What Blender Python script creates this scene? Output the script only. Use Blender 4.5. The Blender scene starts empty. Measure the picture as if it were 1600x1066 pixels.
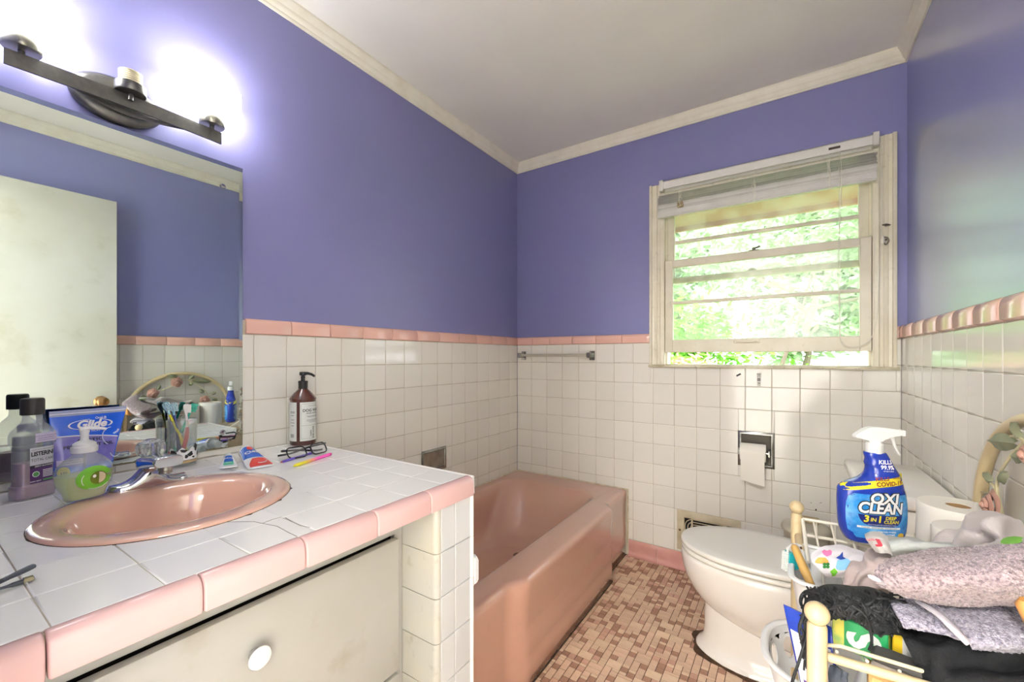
import bpy, bmesh, math, random
from mathutils import Vector, Matrix, noise
R = random.Random(7)
PI = math.pi
SC = bpy.context.scene
COL = SC.collection
# ------------------------------------------------------------------ camera, world, lights, exposure
CX, CY, CZ, YAW, FPX, VCY = 1.4869, -2.3049, 1.1053, 0.5856, 653.32, 557.79
cd = bpy.data.cameras.new('camera'); cam = bpy.data.objects.new('camera', cd); COL.objects.link(cam)
cam.location = (CX, CY, CZ); cam.rotation_euler = (PI/2, 0, YAW)
cd.sensor_width = 36.0; cd.lens = FPX/1600*36.0; cd.shift_y = (VCY-533.0)/1600.0
cd.clip_start = 0.01; cd.clip_end = 200
SC.camera = cam
SC.view_settings.view_transform = 'Standard'; SC.view_settings.look = 'None'
SC.view_settings.gamma = 1.0; SC.view_settings.use_curve_mapping = False
SC.view_settings.exposure = 0.24
SC.cycles.use_denoising = True
SC.cycles.max_bounces = 10; SC.cycles.diffuse_bounces = 6; SC.cycles.glossy_bounces = 6
SC.cycles.transmission_bounces = 8; SC.cycles.transparent_max_bounces = 16
SC.cycles.sample_clamp_indirect = 6.0
SC.cycles.caustics_reflective = False; SC.cycles.caustics_refractive = False
W = bpy.data.worlds.new('sky'); SC.world = W; W.use_nodes = True
wn = W.node_tree.nodes; wl = W.node_tree.links
SKY_STRENGTH = 5.2
wn['Background'].inputs['Color'].default_value = (0.93, 0.97, 1.0, 1); wn['Background'].inputs['Strength'].default_value = SKY_STRENGTH
sd = bpy.data.lights.new('sun', 'SUN'); sd.energy = 3.0; sd.angle = 0.05; sd.color = (1.0, 0.96, 0.88)
sun = bpy.data.objects.new('sun', sd); COL.objects.link(sun); sun.rotation_euler = (math.radians(38), 0, math.radians(150))
SHADE_EMIT = 24.0      # frosted glass shades of the vanity light
HALL_FILL_FAR, HALL_FILL_MID, HALL_FILL_NEAR = 3000.0, 260.0, 80.0     # three added, unseen fill lamps in the hallway behind the open door
# room dimensions (metres): left wall tile face x=0, back wall tile face y=0, floor z=0
WX = 1.8693           # right wall tile face
CEIL = 2.366
YF = -2.335           # door wall
P = 0.1091            # tile pitch
Z0 = 1.0707           # first horizontal tile joint
CT = 0.797            # counter top height
C_, S_ = math.cos(YAW), math.sin(YAW)
def ray(u, v):
    a = (u-800)/FPX; b = -(v-VCY)/FPX
    return (-S_+C_*a, C_+S_*a, b)
def atz(u, v, z):      # point of the plane z=const seen at pixel (u,v); used to measure real positions
    d = ray(u, v); t = (z-CZ)/d[2]
    return Vector((CX+d[0]*t, CY+d[1]*t, z))
def aty(u, v, y):
    d = ray(u, v); t = (y-CY)/d[1]
    return Vector((CX+d[0]*t, y, CZ+d[2]*t))
def atx(u, v, x):
    d = ray(u, v); t = (x-CX)/d[0]
    return Vector((x, CY+d[1]*t, CZ+d[2]*t))
def proj(p):
    dx, dy, dz = p[0]-CX, p[1]-CY, p[2]-CZ
    f = -S_*dx+C_*dy
    if f < 0.02: return None
    return (800+FPX*(C_*dx+S_*dy)/f, VCY-FPX*dz/f)

# ------------------------------------------------------------------ materials
def col(h):            # sRGB hex or 0-255 triple to linear
    if isinstance(h, str): h = [int(h[i:i+2], 16) for i in (0, 2, 4)]
    return tuple(((c/255+0.055)/1.055)**2.4 if c/255 > 0.04045 else c/255/12.92 for c in h)
MATS = {}
def M(name, c, rough=0.5, metal=0.0, spec=0.5, var=None, bump=None, coat=0.0, rnd=0.0, trans=0.0, ior=1.45,
      alpha=1.0, emit=None, coatr=0.05, sheen=0.0, sss=0.0, var2=None, two=None):
    """var=(scale, amount, darker colour) noise variation; bump=(scale, strength, kind); rnd = per object value change"""
    if name in MATS: return MATS[name]
    m = bpy.data.materials.new(name); MATS[name] = m; m.use_nodes = True
    nt = m.node_tree; N = nt.nodes; L = nt.links
    b = N['Principled BSDF']
    c = col(c) if (isinstance(c, str) or max(c) > 1.001) else c
    b.inputs['Base Color'].default_value = (*c, 1)
    b.inputs['Roughness'].default_value = rough; b.inputs['Metallic'].default_value = metal
    b.inputs['Specular IOR Level'].default_value = spec; b.inputs['IOR'].default_value = ior
    b.inputs['Coat Weight'].default_value = coat; b.inputs['Coat Roughness'].default_value = coatr
    b.inputs['Transmission Weight'].default_value = trans; b.inputs['Alpha'].default_value = alpha
    if sheen: b.inputs['Sheen Weight'].default_value = sheen
    if sss:
        b.inputs['Subsurface Weight'].default_value = sss; b.inputs['Subsurface Radius'].default_value = (.01, .01, .01)
    tc = N.new('ShaderNodeTexCoord')
    src = None
    def mixc(a, bcol, fac):
        mx = N.new('ShaderNodeMix'); mx.data_type = 'RGBA'
        if hasattr(a, 'links'): L.new(a, mx.inputs['A'])
        else: mx.inputs['A'].default_value = (*a, 1)
        mx.inputs['B'].default_value = (*bcol, 1)
        L.new(fac, mx.inputs['Factor']); return mx.outputs['Result']
    cur = c
    for v in (var, var2):
        if not v: continue
        n = N.new('ShaderNodeTexNoise'); n.inputs['Scale'].default_value = v[0]; n.inputs['Detail'].default_value = 5
        L.new(tc.outputs['Object'], n.inputs['Vector'])
        rp = N.new('ShaderNodeMapRange'); L.new(n.outputs['Fac'], rp.inputs['Value'])
        lo, hi = (v[3], v[4]) if len(v) > 3 else (0.4, 0.7)
        rp.inputs['From Min'].default_value = lo; rp.inputs['From Max'].default_value = hi; rp.inputs['To Max'].default_value = v[1]
        cc = col(v[2]) if (isinstance(v[2], str) or max(v[2]) > 1.001) else v[2]
        cur = mixc(cur, cc, rp.outputs['Result'])
    if rnd:
        oi = N.new('ShaderNodeObjectInfo'); mr = N.new('ShaderNodeMapRange'); L.new(oi.outputs['Random'], mr.inputs['Value'])
        mr.inputs['To Min'].default_value = 1-rnd; mr.inputs['To Max'].default_value = 1+rnd*0.6
        hv = N.new('ShaderNodeHueSaturation'); L.new(mr.outputs['Result'], hv.inputs['Value'])
        if hasattr(cur, 'links'): L.new(cur, hv.inputs['Color'])
        else: hv.inputs['Color'].default_value = (*cur, 1)
        cur = hv.outputs['Color']
    if hasattr(cur, 'links'): L.new(cur, b.inputs['Base Color'])
    if bump:
        kind = bump[2] if len(bump) > 2 else 'noise'
        if kind == 'voronoi':
            n = N.new('ShaderNodeTexVoronoi'); out = n.outputs['Distance']
        else:
            n = N.new('ShaderNodeTexNoise'); n.inputs['Detail'].default_value = 4; out = n.outputs['Fac']
        n.inputs['Scale'].default_value = bump[0]; L.new(tc.outputs['Object'], n.inputs['Vector'])
        bp = N.new('ShaderNodeBump'); bp.inputs['Strength'].default_value = bump[1]
        bp.inputs['Distance'].default_value = bump[3] if len(bump) > 3 else 0.004
        L.new(out, bp.inputs['Height']); L.new(bp.outputs['Normal'], b.inputs['Normal'])
    if emit:
        b.inputs['Emission Color'].default_value = (*emit[0], 1); b.inputs['Emission Strength'].default_value = emit[1]
    return m

# ------------------------------------------------------------------ mesh building
class MB:
    def __init__(s): s.bm = bmesh.new()
    def face(s, vs, mi=0):
        try:
            f = s.bm.faces.new(vs); f.material_index = mi; return f
        except ValueError: return None
    def v(s, p): return s.bm.verts.new(p)
    def box(s, a, b, bev=0.0, mi=0, seg=1, mat=None):
        x0, y0, z0 = a; x1, y1, z1 = b
        vs = [s.v(p) for p in ((x0,y0,z0),(x1,y0,z0),(x1,y1,z0),(x0,y1,z0),(x0,y0,z1),(x1,y0,z1),(x1,y1,z1),(x0,y1,z1))]
        fs = [s.face([vs[i] for i in q], mi) for q in ((0,3,2,1),(4,5,6,7),(0,1,5,4),(1,2,6,5),(2,3,7,6),(3,0,4,7))]
        if mat is not None: bmesh.ops.transform(s.bm, matrix=mat, verts=vs)
        if bev > 0:
            es = list({e for f in fs for e in f.edges})
            r = bmesh.ops.bevel(s.bm, geom=es, offset=bev, segments=seg, affect='EDGES', profile=0.5)
            for f in r['faces']: f.material_index = mi
        return s
    def grid(s, pts, cu=False, cv=False, mi=0, flip=False):
        vs = [[s.v(p) for p in row] for row in pts]
        nu, nv = len(vs), len(vs[0])
        for i in range(nu if cu else nu-1):
            for j in range(nv if cv else nv-1):
                q = [vs[i][j], vs[(i+1) % nu][j], vs[(i+1) % nu][(j+1) % nv], vs[i][(j+1) % nv]]
                if flip: q.reverse()
                s.face(q, mi)
        return vs
    def lathe(s, prof, c=(0,0,0), n=24, cap=True, mi=0, sx=1.0, sy=1.0, rot=None):
        """prof: (r,z) bottom to top"""
        rows = []
        for r, z in prof:
            row = []
            for k in range(n):
                a = 2*PI*k/n; p = Vector((r*math.cos(a)*sx, r*math.sin(a)*sy, z))
                if rot is not None: p = rot @ p
                row.append((p[0]+c[0], p[1]+c[1], p[2]+c[2]))
            rows.append(row)
        vs = s.grid(rows, cv=True, mi=mi, flip=True)
        if cap:
            if prof[0][0] > 1e-6: s.face(list(reversed(vs[0])), mi)
            if prof[-1][0] > 1e-6: s.face(vs[-1], mi)
        return vs
    def tube(s, pts, r, n=8, cap=True, mi=0, closed=False, flat=None):
        pts = [Vector(p) for p in pts]; m = len(pts); rows = []
        up = None
        for i, p in enumerate(pts):
            if closed: t = pts[(i+1) % m]-pts[i-1]
            else: t = pts[min(i+1, m-1)]-pts[max(i-1, 0)]
            if t.length < 1e-9: t = Vector((0,0,1))
            t.normalize()
            if up is None:
                up = Vector((0,0,1)) if abs(t.z) < 0.9 else Vector((1,0,0))
            a = up - t*up.dot(t)
            if a.length < 1e-6: a = t.orthogonal()
            a.normalize(); b = t.cross(a); up = a
            rr = r[i] if isinstance(r, (list, tuple)) else r
            fx, fy = flat if flat else (1, 1)
            rows.append([p + a*math.cos(2*PI*k/n)*rr*fx + b*math.sin(2*PI*k/n)*rr*fy for k in range(n)])
        vs = s.grid(rows, cu=closed, cv=True, mi=mi)
        if cap and not closed:
            s.face(list(reversed(vs[0])), mi); s.face(vs[-1], mi)
        return s
    def cyl(s, p0, p1, r0, r1=None, n=16, mi=0):
        return s.tube([p0, p1], [r0, r0 if r1 is None else r1], n=n, mi=mi)
    def prism(s, outline, fn, d0, d1, mi=0):
        a = [s.v(fn(x, y, d0)) for x, y in outline]; b = [s.v(fn(x, y, d1)) for x, y in outline]
        s.face(list(reversed(a)), mi); s.face(b, mi)
        n = len(a)
        for i in range(n): s.face([a[i], a[(i+1) % n], b[(i+1) % n], b[i]], mi)
        return s
    def ball(s, c, r, n=16, m=10, mi=0, sz=1.0):
        return s.lathe([(r*math.sin(PI*i/m), -r*sz*math.cos(PI*i/m)) for i in range(m+1)], c, n, cap=False, mi=mi)
    def mapped(s, verts, faces, fn, mi=0):
        vs = [s.v(fn(*p)) for p in verts]
        for f in faces: s.face([vs[i] for i in f], mi)
        return s
def MWorld(o):
    m = o.matrix_basis.copy()
    if o.parent: m = MWorld(o.parent) @ o.matrix_parent_inverse @ m
    return m
def finish(mb, smooth=40, weld=1e-6):
    bm = mb.bm
    bmesh.ops.remove_doubles(bm, verts=bm.verts, dist=weld)
    bmesh.ops.recalc_face_normals(bm, faces=bm.faces)
    ang = math.radians(smooth) if smooth else 0
    for f in bm.faces: f.smooth = bool(smooth)
    if smooth:
        for e in bm.edges:
            if len(e.link_faces) == 2: e.smooth = e.calc_face_angle(0) < ang
    me = bpy.data.meshes.new('m'); bm.to_mesh(me); bm.free()
    return me
def obj(name, mb, mats, parent=None, smooth=40, local=False, weld=1e-6):
    me = finish(mb, smooth, weld) if isinstance(mb, MB) else mb
    me.name = name
    o = bpy.data.objects.new(name, me); COL.objects.link(o)
    for m in (mats if isinstance(mats, (list, tuple)) else [mats]):
        if len(me.materials) < len(mats if isinstance(mats, (list, tuple)) else [mats]): me.materials.append(m)
    if parent:
        o.parent = parent
        if not local: o.matrix_parent_inverse = MWorld(parent).inverted()
    return o
def thing(name, label, cat, loc=(0,0,0), rot=(0,0,0), group=None):
    o = bpy.data.objects.new(name, None); COL.objects.link(o); o.empty_display_size = 0.05
    o.location = loc; o.rotation_euler = rot
    return tag(o, label, cat, group)
def tag(o, label, cat, group=None):
    o['label'] = label; o['category'] = cat
    if group: o['group'] = group
    return o
def struct(name, mb=None, mats=None, smooth=40):
    if mb is None:
        o = bpy.data.objects.new(name, None); COL.objects.link(o)
    else: o = obj(name, mb, mats, smooth=smooth)
    o['kind'] = 'structure'; return o
def kids(o): return [c for c in list(COL.objects) if c.parent == o]
def dup(root, loc, rot=None, label=None, group=None):
    r = root.copy(); COL.objects.link(r); r.location = loc
    if rot is not None: r.rotation_euler = rot
    if label: r['label'] = label
    if group: r['group'] = group
    for ch in kids(root):
        c = ch.copy(); COL.objects.link(c); c.parent = r
        for g in kids(ch):
            d = g.copy(); COL.objects.link(d); d.parent = c
    return r
_txt = {}
def text_geo(s, size=1.0, bold=0.0, shear=0.0, spacing=1.0, width=1.0, res=3):
    """flat letter outlines of a word as triangles, centred on the origin"""
    key = (s, bold, shear, spacing, width, res)
    if key not in _txt:
        cu = bpy.data.curves.new('t', 'FONT'); cu.body = s; cu.align_x = 'CENTER'; cu.align_y = 'CENTER'
        cu.offset = bold; cu.shear = shear; cu.space_character = spacing; cu.resolution_u = res
        o = bpy.data.objects.new('t', cu); COL.objects.link(o)
        dg = bpy.context.evaluated_depsgraph_get(); dg.update()
        me = bpy.data.meshes.new_from_object(o.evaluated_get(dg))
        _txt[key] = ([tuple(v.co) for v in me.vertices], [tuple(p.vertices) for p in me.polygons])
        bpy.data.objects.remove(o); bpy.data.curves.remove(cu); bpy.data.meshes.remove(me)
    vs, fs = _txt[key]
    return [(x*size*width, y*size) for x, y, z in vs], fs
def text_on(mb, s, fn, u, v, size, mi=0, **k):
    """print a word on a surface fn(u,v)->point at local place (u,v)"""
    rot = k.pop('rot', 0.0); c, sn = math.cos(rot), math.sin(rot)
    vs, fs = text_geo(s, size, **k)
    return mb.mapped([(u+x*c-y*sn, v+x*sn+y*c) for x, y in vs], fs, fn, mi)
def patch_on(mb, outline, fn, mi=0, nx=1):
    """a printed field: polygon of (u,v) on the surface fn"""
    vs = [mb.v(fn(*p)) for p in outline]
    mb.face(vs, mi); return mb
def rect_on(mb, u0, u1, v0, v1, fn, mi=0, nu=8, nv=6):
    mb.grid([[fn(u0+(u1-u0)*i/nu, v0+(v1-v0)*j/nv) for j in range(nv+1)] for i in range(nu+1)], mi=mi); return mb
def disc_on(mb, u, v, r, fn, mi=0, n=20, rings=3, sy=1.0, a0=0.0, a1=None):
    a1 = 2*PI if a1 is None else a1
    mb.grid([[fn(u+r*k/rings*math.cos(a0+(a1-a0)*i/n), v+sy*r*k/rings*math.sin(a0+(a1-a0)*i/n)) for k in range(rings+1)] for i in range(n+1)], mi=mi); return mb
def rrect(x0, x1, y0, y1, r, n=4):
    o = []
    for cx, cy, a in ((x1-r, y1-r, 0), (x0+r, y1-r, PI/2), (x0+r, y0+r, PI), (x1-r, y0+r, 3*PI/2)):
        for k in range(n+1):
            t = a+PI/2*k/n; o.append((cx+r*math.cos(t), cy+r*math.sin(t)))
    return o
def circ(cx, cy, r, n=16, sy=1.0): return [(cx+r*math.cos(2*PI*k/n), cy+sy*r*math.sin(2*PI*k/n)) for k in range(n)]
def lerp(a, b, t): return a+(b-a)*t
def interp(tab, v):
    """piecewise linear table [(v, a, b, ..)]"""
    if v <= tab[0][0]: return tab[0][1:]
    for i in range(len(tab)-1):
        if v <= tab[i+1][0]:
            t = (v-tab[i][0])/max(1e-9, tab[i+1][0]-tab[i][0])
            return tuple(lerp(a, b, t) for a, b in zip(tab[i][1:], tab[i+1][1:]))
    return tab[-1][1:]
def smoothtab(tab, n=4):
    """Catmull-Rom refinement of a table"""
    out = []
    for i in range(len(tab)-1):
        p0, p1, p2, p3 = tab[max(i-1,0)], tab[i], tab[i+1], tab[min(i+2,len(tab)-1)]
        for k in range(n):
            t = k/n
            out.append(tuple(0.5*((2*b)+(-a+c)*t+(2*a-5*b+4*c-d)*t*t+(-a+3*b-3*c+d)*t**3) for a, b, c, d in zip(p0, p1, p2, p3)))
    out.append(tab[-1]); return out
def curve_pts(pts, n=6): return [Vector(p) for p in smoothtab([tuple(p) for p in pts], n)]
class Sil:
    """bottle-like body: rows (v, left, right, half thickness); superellipse cross sections; o,r,u,f = frame"""
    def __init__(s, rows, o, ang, power=2.6, tilt=0.0):
        s.rows = rows; s.p = power; s.o = Vector(o)
        s.r = Vector((math.cos(ang), math.sin(ang), 0)); s.f = Vector((math.sin(ang), -math.cos(ang), 0)); s.u = Vector((0,0,1))
        if tilt:
            q = Matrix.Rotation(tilt, 3, s.r); s.u = q @ s.u; s.f = q @ s.f
    def pt(s, u, v, d): return s.o+s.r*u+s.u*v+s.f*d
    def front(s, off=0.0004):
        def fn(u, v):
            L, R_, T = interp(s.rows, v); c = (L+R_)/2; w = max(1e-6, (R_-L)/2); q = min(1.0, abs((u-c)/w))
            return s.pt(u, v, T*(1-q**s.p)**(1/s.p)+off)
        return fn
    def back(s, off=0.0004):
        def fn(u, v):
            L, R_, T = interp(s.rows, v); c = (L+R_)/2; w = max(1e-6, (R_-L)/2); q = min(1.0, abs((u-c)/w))
            return s.pt(u, v, -T*(1-q**s.p)**(1/s.p)-off)
        return fn
    def build(s, mb, n=28, mi=0, shrink=0.0, v0=None, v1=None):
        rows = []
        tab = [r for r in s.rows if (v0 is None or r[0] >= v0-1e-6) and (v1 is None or r[0] <= v1+1e-6)]
        if v1 is not None and tab[-1][0] < v1-1e-5: tab = tab+[(v1,)+interp(s.rows, v1)]
        for v, L, R_, T in tab:
            c = (L+R_)/2; w = (R_-L)/2-shrink; t = T-shrink; row = []
            for k in range(n):
                a = 2*PI*k/n; ca, sa = math.cos(a), math.sin(a)
                x = math.copysign(abs(ca)**(2/s.p), ca); y = math.copysign(abs(sa)**(2/s.p), sa)
                row.append(s.pt(c+w*x, v, t*y))
            rows.append(row)
        vs = mb.grid(rows, cv=True, mi=mi); mb.face(list(reversed(vs[0])), mi); mb.face(vs[-1], mi)
        return mb
# ------------------------------------------------------------------ cloth: surface through a net of points
def net(ctrl, nu, nv):
    """Catmull-Rom surface through a net of 3D points"""
    rows = [smoothtab([tuple(p) for p in row], nv) for row in ctrl]
    cols = list(zip(*rows))
    cols = [smoothtab(list(c), nu) for c in cols]
    return [[Vector(p) for p in r] for r in zip(*cols)]
def cloth(name, ctrl, mat, parent=None, nu=10, nv=10, thick=0.004, folds=(), seed=0, rough=0.0, rscale=30.0, smooth=60, nub=None):
    """a sheet with thickness; folds = list of (direction angle in net space, frequency, height)"""
    g = net(ctrl, nu, nv); a, b = len(g), len(g[0])
    out = []
    for i in range(a):
        row = []
        for j in range(b):
            p = g[i][j]
            du = g[min(i+1,a-1)][j]-g[max(i-1,0)][j]; dv = g[i][min(j+1,b-1)]-g[i][max(j-1,0)]
            nrm = du.cross(dv)
            nrm = nrm.normalized() if nrm.length > 1e-9 else Vector((0,0,1))
            s, t = i/(a-1), j/(b-1); h = 0.0
            for ang, fr, am in folds:
                ph = (s*math.cos(ang)+t*math.sin(ang))*fr
                ph += 0.6*noise.noise(Vector((s*3+seed, t*3, ang)))
                h += am*math.sin(ph*2*PI)
            if rough: h += rough*noise.noise(p*rscale+Vector((seed, 0, 0)))
            if nub:
                d = noise.voronoi(p*nub[0]+Vector((seed, seed*2, 0)))[0][0]; h += nub[1]*(.55-min(1.0, d))
            row.append((p, nrm, h))
        out.append(row)
    mb = MB()
    top = [[mb.v(p+n*(h+thick/2)) for p, n, h in r] for r in out]
    bot = [[mb.v(p+n*(h-thick/2)) for p, n, h in r] for r in out]
    for i in range(a-1):
        for j in range(b-1):
            mb.face([top[i][j], top[i+1][j], top[i+1][j+1], top[i][j+1]])
            mb.face([bot[i][j+1], bot[i+1][j+1], bot[i+1][j], bot[i][j]])
    for i in range(a-1):
        mb.face([top[i][0], bot[i][0], bot[i+1][0], top[i+1][0]]); mb.face([top[i+1][b-1], bot[i+1][b-1], bot[i][b-1], top[i][b-1]])
    for j in range(b-1):
        mb.face([top[0][j+1], bot[0][j+1], bot[0][j], top[0][j]]); mb.face([top[a-1][j], bot[a-1][j], bot[a-1][j+1], top[a-1][j+1]])
    return obj(name, mb, mat, parent, smooth)
# ================================================================== THE ROOM
paint = M('purple_paint', (120, 119, 164), rough=0.36, spec=0.5, var=(2.2, 0.45, (112, 120, 158)), var2=(9, 0.15, (130, 126, 168)), bump=(55, 0.10))
paint_r = M('purple_paint_glossy', (122, 124, 174), rough=0.36, spec=1.0, coat=1.0, coatr=.26, var=(3.0, 0.4, (124, 134, 172)), bump=(14, 0.12))
grout = M('grout', (184, 175, 158), rough=0.8, var=(20, 0.5, (168, 154, 130), .5, .7))
grout_d = M('grout_counter', (186, 178, 160), rough=0.85, var=(9, 0.9, (110, 92, 64), .5, .72))
tile_w = M('white_wall_tile', (221, 218, 209), rough=0.10, spec=0.7, rnd=0.03)
tile_pink = M('pink_cap_tile', (216, 172, 158), rough=0.14, rnd=0.05)
tile_pinkb = M('pink_base_tile', (190, 140, 132), rough=0.16, rnd=0.05, var=(14, 0.4, (170, 118, 104)))
tile_c = M('white_counter_tile', (243, 243, 240), rough=0.10, rnd=0.03)
tile_pinkc = M('pink_counter_edge_tile', (208, 172, 170), rough=0.12, rnd=0.04)
ceil_m = M('ceiling_paint', (226, 224, 216), rough=0.75, var=(3, 0.3, (208, 206, 196)), bump=(30, 0.06))
trim_m = M('cream_trim_paint', (222, 218, 202), rough=0.35, var=(16, 0.35, (196, 188, 164)))
wood_w = M('old_white_gloss_paint', (218, 212, 192), rough=0.35, var=(9, 0.4, (188, 178, 148)), var2=(40, 0.25, (150, 136, 104), 0.62, 0.75))

def mbasis(o, cols, loc):
    m = Matrix.Identity(4)
    for k, c in enumerate(cols):
        for r in range(3): m[r][k] = c[r]
    m.translation = loc; o.matrix_basis = m
_tiles = {}
def tile_mesh(w, h, t, mat, bev=0.0022):
    key = (round(w, 4), round(h, 4), t, mat.name)
    if key not in _tiles:
        mb = MB(); b = min(bev, w*0.3, h*0.3)
        rows = [[(-w/2, -h/2, -t), (w/2, -h/2, -t), (w/2, h/2, -t), (-w/2, h/2, -t)],
                [(-w/2, -h/2, -b*0.8), (w/2, -h/2, -b*0.8), (w/2, h/2, -b*0.8), (-w/2, h/2, -b*0.8)],
                [(-w/2+b*.35, -h/2+b*.35, -b*.25), (w/2-b*.35, -h/2+b*.35, -b*.25), (w/2-b*.35, h/2-b*.35, -b*.25), (-w/2+b*.35, h/2-b*.35, -b*.25)],
                [(-w/2+b, -h/2+b, 0), (w/2-b, -h/2+b, 0), (w/2-b, h/2-b, 0), (-w/2+b, h/2-b, 0)]]
        vs = mb.grid(rows, cv=True); mb.face(vs[-1])
        me = finish(mb, 50); me.name = 'tile'; me.materials.append(mat)
        for p in me.polygons:
            if len(p.vertices) == 4 and abs(p.normal.z) > 0.999: p.use_smooth = False
        _tiles[key] = me
    return _tiles[key]
AX = {'L': ((0,1,0),(0,0,1),(1,0,0)), 'B': ((1,0,0),(0,0,1),(0,-1,0)), 'R': ((0,-1,0),(0,0,1),(-1,0,0)), 'T': ((1,0,0),(0,1,0),(0,0,1)), 'F': ((0,1,0),(0,0,1),(1,0,0)), 'Y': ((1,0,0),(0,0,1),(0,-1,0))}
def put_tile(parent, axk, loc, w, h, mat, name='tile', t=0.006, jit=0.003):
    o = bpy.data.objects.new(name, tile_mesh(w, h, t, mat)); COL.objects.link(o); o.parent = parent; o.matrix_parent_inverse = MWorld(parent).inverted()
    a = [Vector(c) for c in AX[axk]]
    e = Matrix.Rotation(R.uniform(-jit, jit), 3, a[0]) @ Matrix.Rotation(R.uniform(-jit, jit), 3, a[1])
    mbasis(o, [e @ c for c in a], Vector(loc)+a[2]*R.uniform(-0.0002, 0.0002)); return o
def subtract(rects, ex):
    out = []
    for (a, b, c, d) in rects:
        (e, f, g, h) = ex
        if e >= b or f <= a or g >= d or h <= c: out.append((a, b, c, d)); continue
        if e > a: out.append((a, e, c, d))
        if f < b: out.append((f, b, c, d))
        m0, m1 = max(a, e), min(b, f)
        if g > c: out.append((m0, m1, c, g))
        if h < d: out.append((m0, m1, h, d))
    return out
JT = 0.0021
def tile_wall(parent, axk, us, vs, fix, excl, mat, t=0.006):
    """us, vs: joint positions; fix(u,v)->world"""
    for i in range(len(us)-1):
        for j in range(len(vs)-1):
            rects = [(us[i]+JT/2, us[i+1]-JT/2, vs[j]+JT/2, vs[j+1]-JT/2)]
            for ex in excl: rects = subtract(rects, ex)
            for (a, b, c, d) in rects:
                if b-a > 0.006 and d-c > 0.006:
                    put_tile(parent, axk, fix((a+b)/2, (c+d)/2), b-a, d-c, mat, t=t)
# wall bodies: painted plaster above, grout bed behind the tiles
def wall(name, boxes, mats=None):
    mb = MB()
    for b in boxes: mb.box(b[0], b[1], mi=b[2])
    return struct(name, mb, mats or [paint, grout], smooth=0)
WB = 1.888            # painted face of the right wall
TT = 1.226            # top of the grout bed
wall_left = wall('wall_left', [((-.14, YF-.12, 0), (-.006, .13, CEIL), 0), ((-.006, YF, 0), (-.0018, .0, TT), 1)])
WI = (0.931, 1.781, 1.062, 2.0)   # rough window opening
wall_back = wall('wall_back', [((-.006, .008, 0), (WI[0], .13, CEIL), 0), ((WI[1], .008, 0), (2.02, .13, CEIL), 0),
    ((WI[0], .008, 0), (WI[1], .13, WI[2]), 0), ((WI[0], .008, WI[3]), (WI[1], .13, CEIL), 0),
    ((0, .0018, 0), (.862, .008, TT), 1), ((.862, .0018, 0), (WX, .008, 1.06), 1), ((1.851, .0018, 1.06), (WX, .008, TT), 1)])
wall_right = wall('wall_right', [((WB, YF-.12, 0), (2.02, .008, CEIL), 0), ((WX+.0018, YF, 0), (WB, .0, TT), 1)], [paint_r, grout])
DX0, DX1, DZ = 1.02, 1.800, 2.05  # doorway the camera stands in
wall_front = wall('wall_front', [((-.006, YF-.12, 0), (DX0, YF, CEIL), 0), ((DX1, YF-.12, 0), (WB, YF, CEIL), 0), ((DX0, YF-.12, DZ), (DX1, YF, CEIL), 0)], [paint, grout])
mb = MB(); mb.box((-.14, YF-.12, CEIL), (2.02, .13, CEIL+.1)); ceiling = struct('ceiling', mb, ceil_m, 0)
# --- tiles
vz = sorted([Z0-k*P for k in range(-1, 10)])          # 0.0888 .. 1.1798
HOLE_SOAP = (-.855, -.685, .5315, .6425)
yl = [0.0]+[-(.0913+k*P) for k in range(0, 16)]
yl = sorted(yl)
tile_wall(wall_left, 'L', [y for y in yl if y > -1.46]+[0.0] if 0.0 not in yl else [y for y in yl if y > -1.47], [v for v in vz if v > .28],
          lambda u, v: (0, u, v), [HOLE_SOAP, (-3, 1, 0, .367)], tile_w)
tile_wall(wall_left, 'L', [y for y in yl if -1.75 < y < -1.38], [v for v in vz if v > .7], lambda u, v: (0, u, v), [(-3, 1, 0, CT), (-3, -1.66, .82, 3)], tile_w)
xb = [0.0]+[.1091+k*P for k in range(0, 16)]+[WX]
HOLE_TP = (1.280, 1.428, .582, .746); HOLE_VENT = (1.000, 1.288, .105, .304)
tile_wall(wall_back, 'B', xb, vz, lambda u, v: (u, 0, v), [(.858, 1.8535, 1.052, 3), HOLE_TP, HOLE_VENT, (-1, .737, 0, .367)], tile_w)
yr = sorted([0.0]+[-(.0998+k*P) for k in range(0, 15)])
tile_wall(wall_right, 'R', yr, vz, lambda u, v: (WX, u, v), [], tile_w)
# --- pink caps (rounded top) and base tiles
def cap_mesh(w, d, h, mat):
    key = ('cap', round(w, 4), d, h, mat.name)
    if key not in _tiles:
        prof = [(-.004, 0), (d*.15, 0), (d*.62, .003), (d*.66, h*.55)]
        for k in range(6):
            a = PI/2*k/5; prof.append((-.006+(d*.66+.006)*math.cos(a)**.8, h*.55+(h*.45)*math.sin(a)))
        prof.append((-.006, h))
        mb = MB(); n = 0.0016
        n *= .6; xs = [(-w/2, .80), (-w/2+n, .96), (-w/2+2*n, 1.0), (w/2-2*n, 1.0), (w/2-n, .96), (w/2, .80)]
        vs = mb.grid([[(x, lerp(h*.5, z, .94+.06*s), lerp(-.004, y, s)) for y, z in prof] for x, s in xs])
        mb.face([r for r in vs[0]]); mb.face(list(reversed(vs[-1])))
        me = finish(mb, 50); me.name = 'cap_tile'; me.materials.append(mat); _tiles[key] = me
    return _tiles[key]
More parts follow.
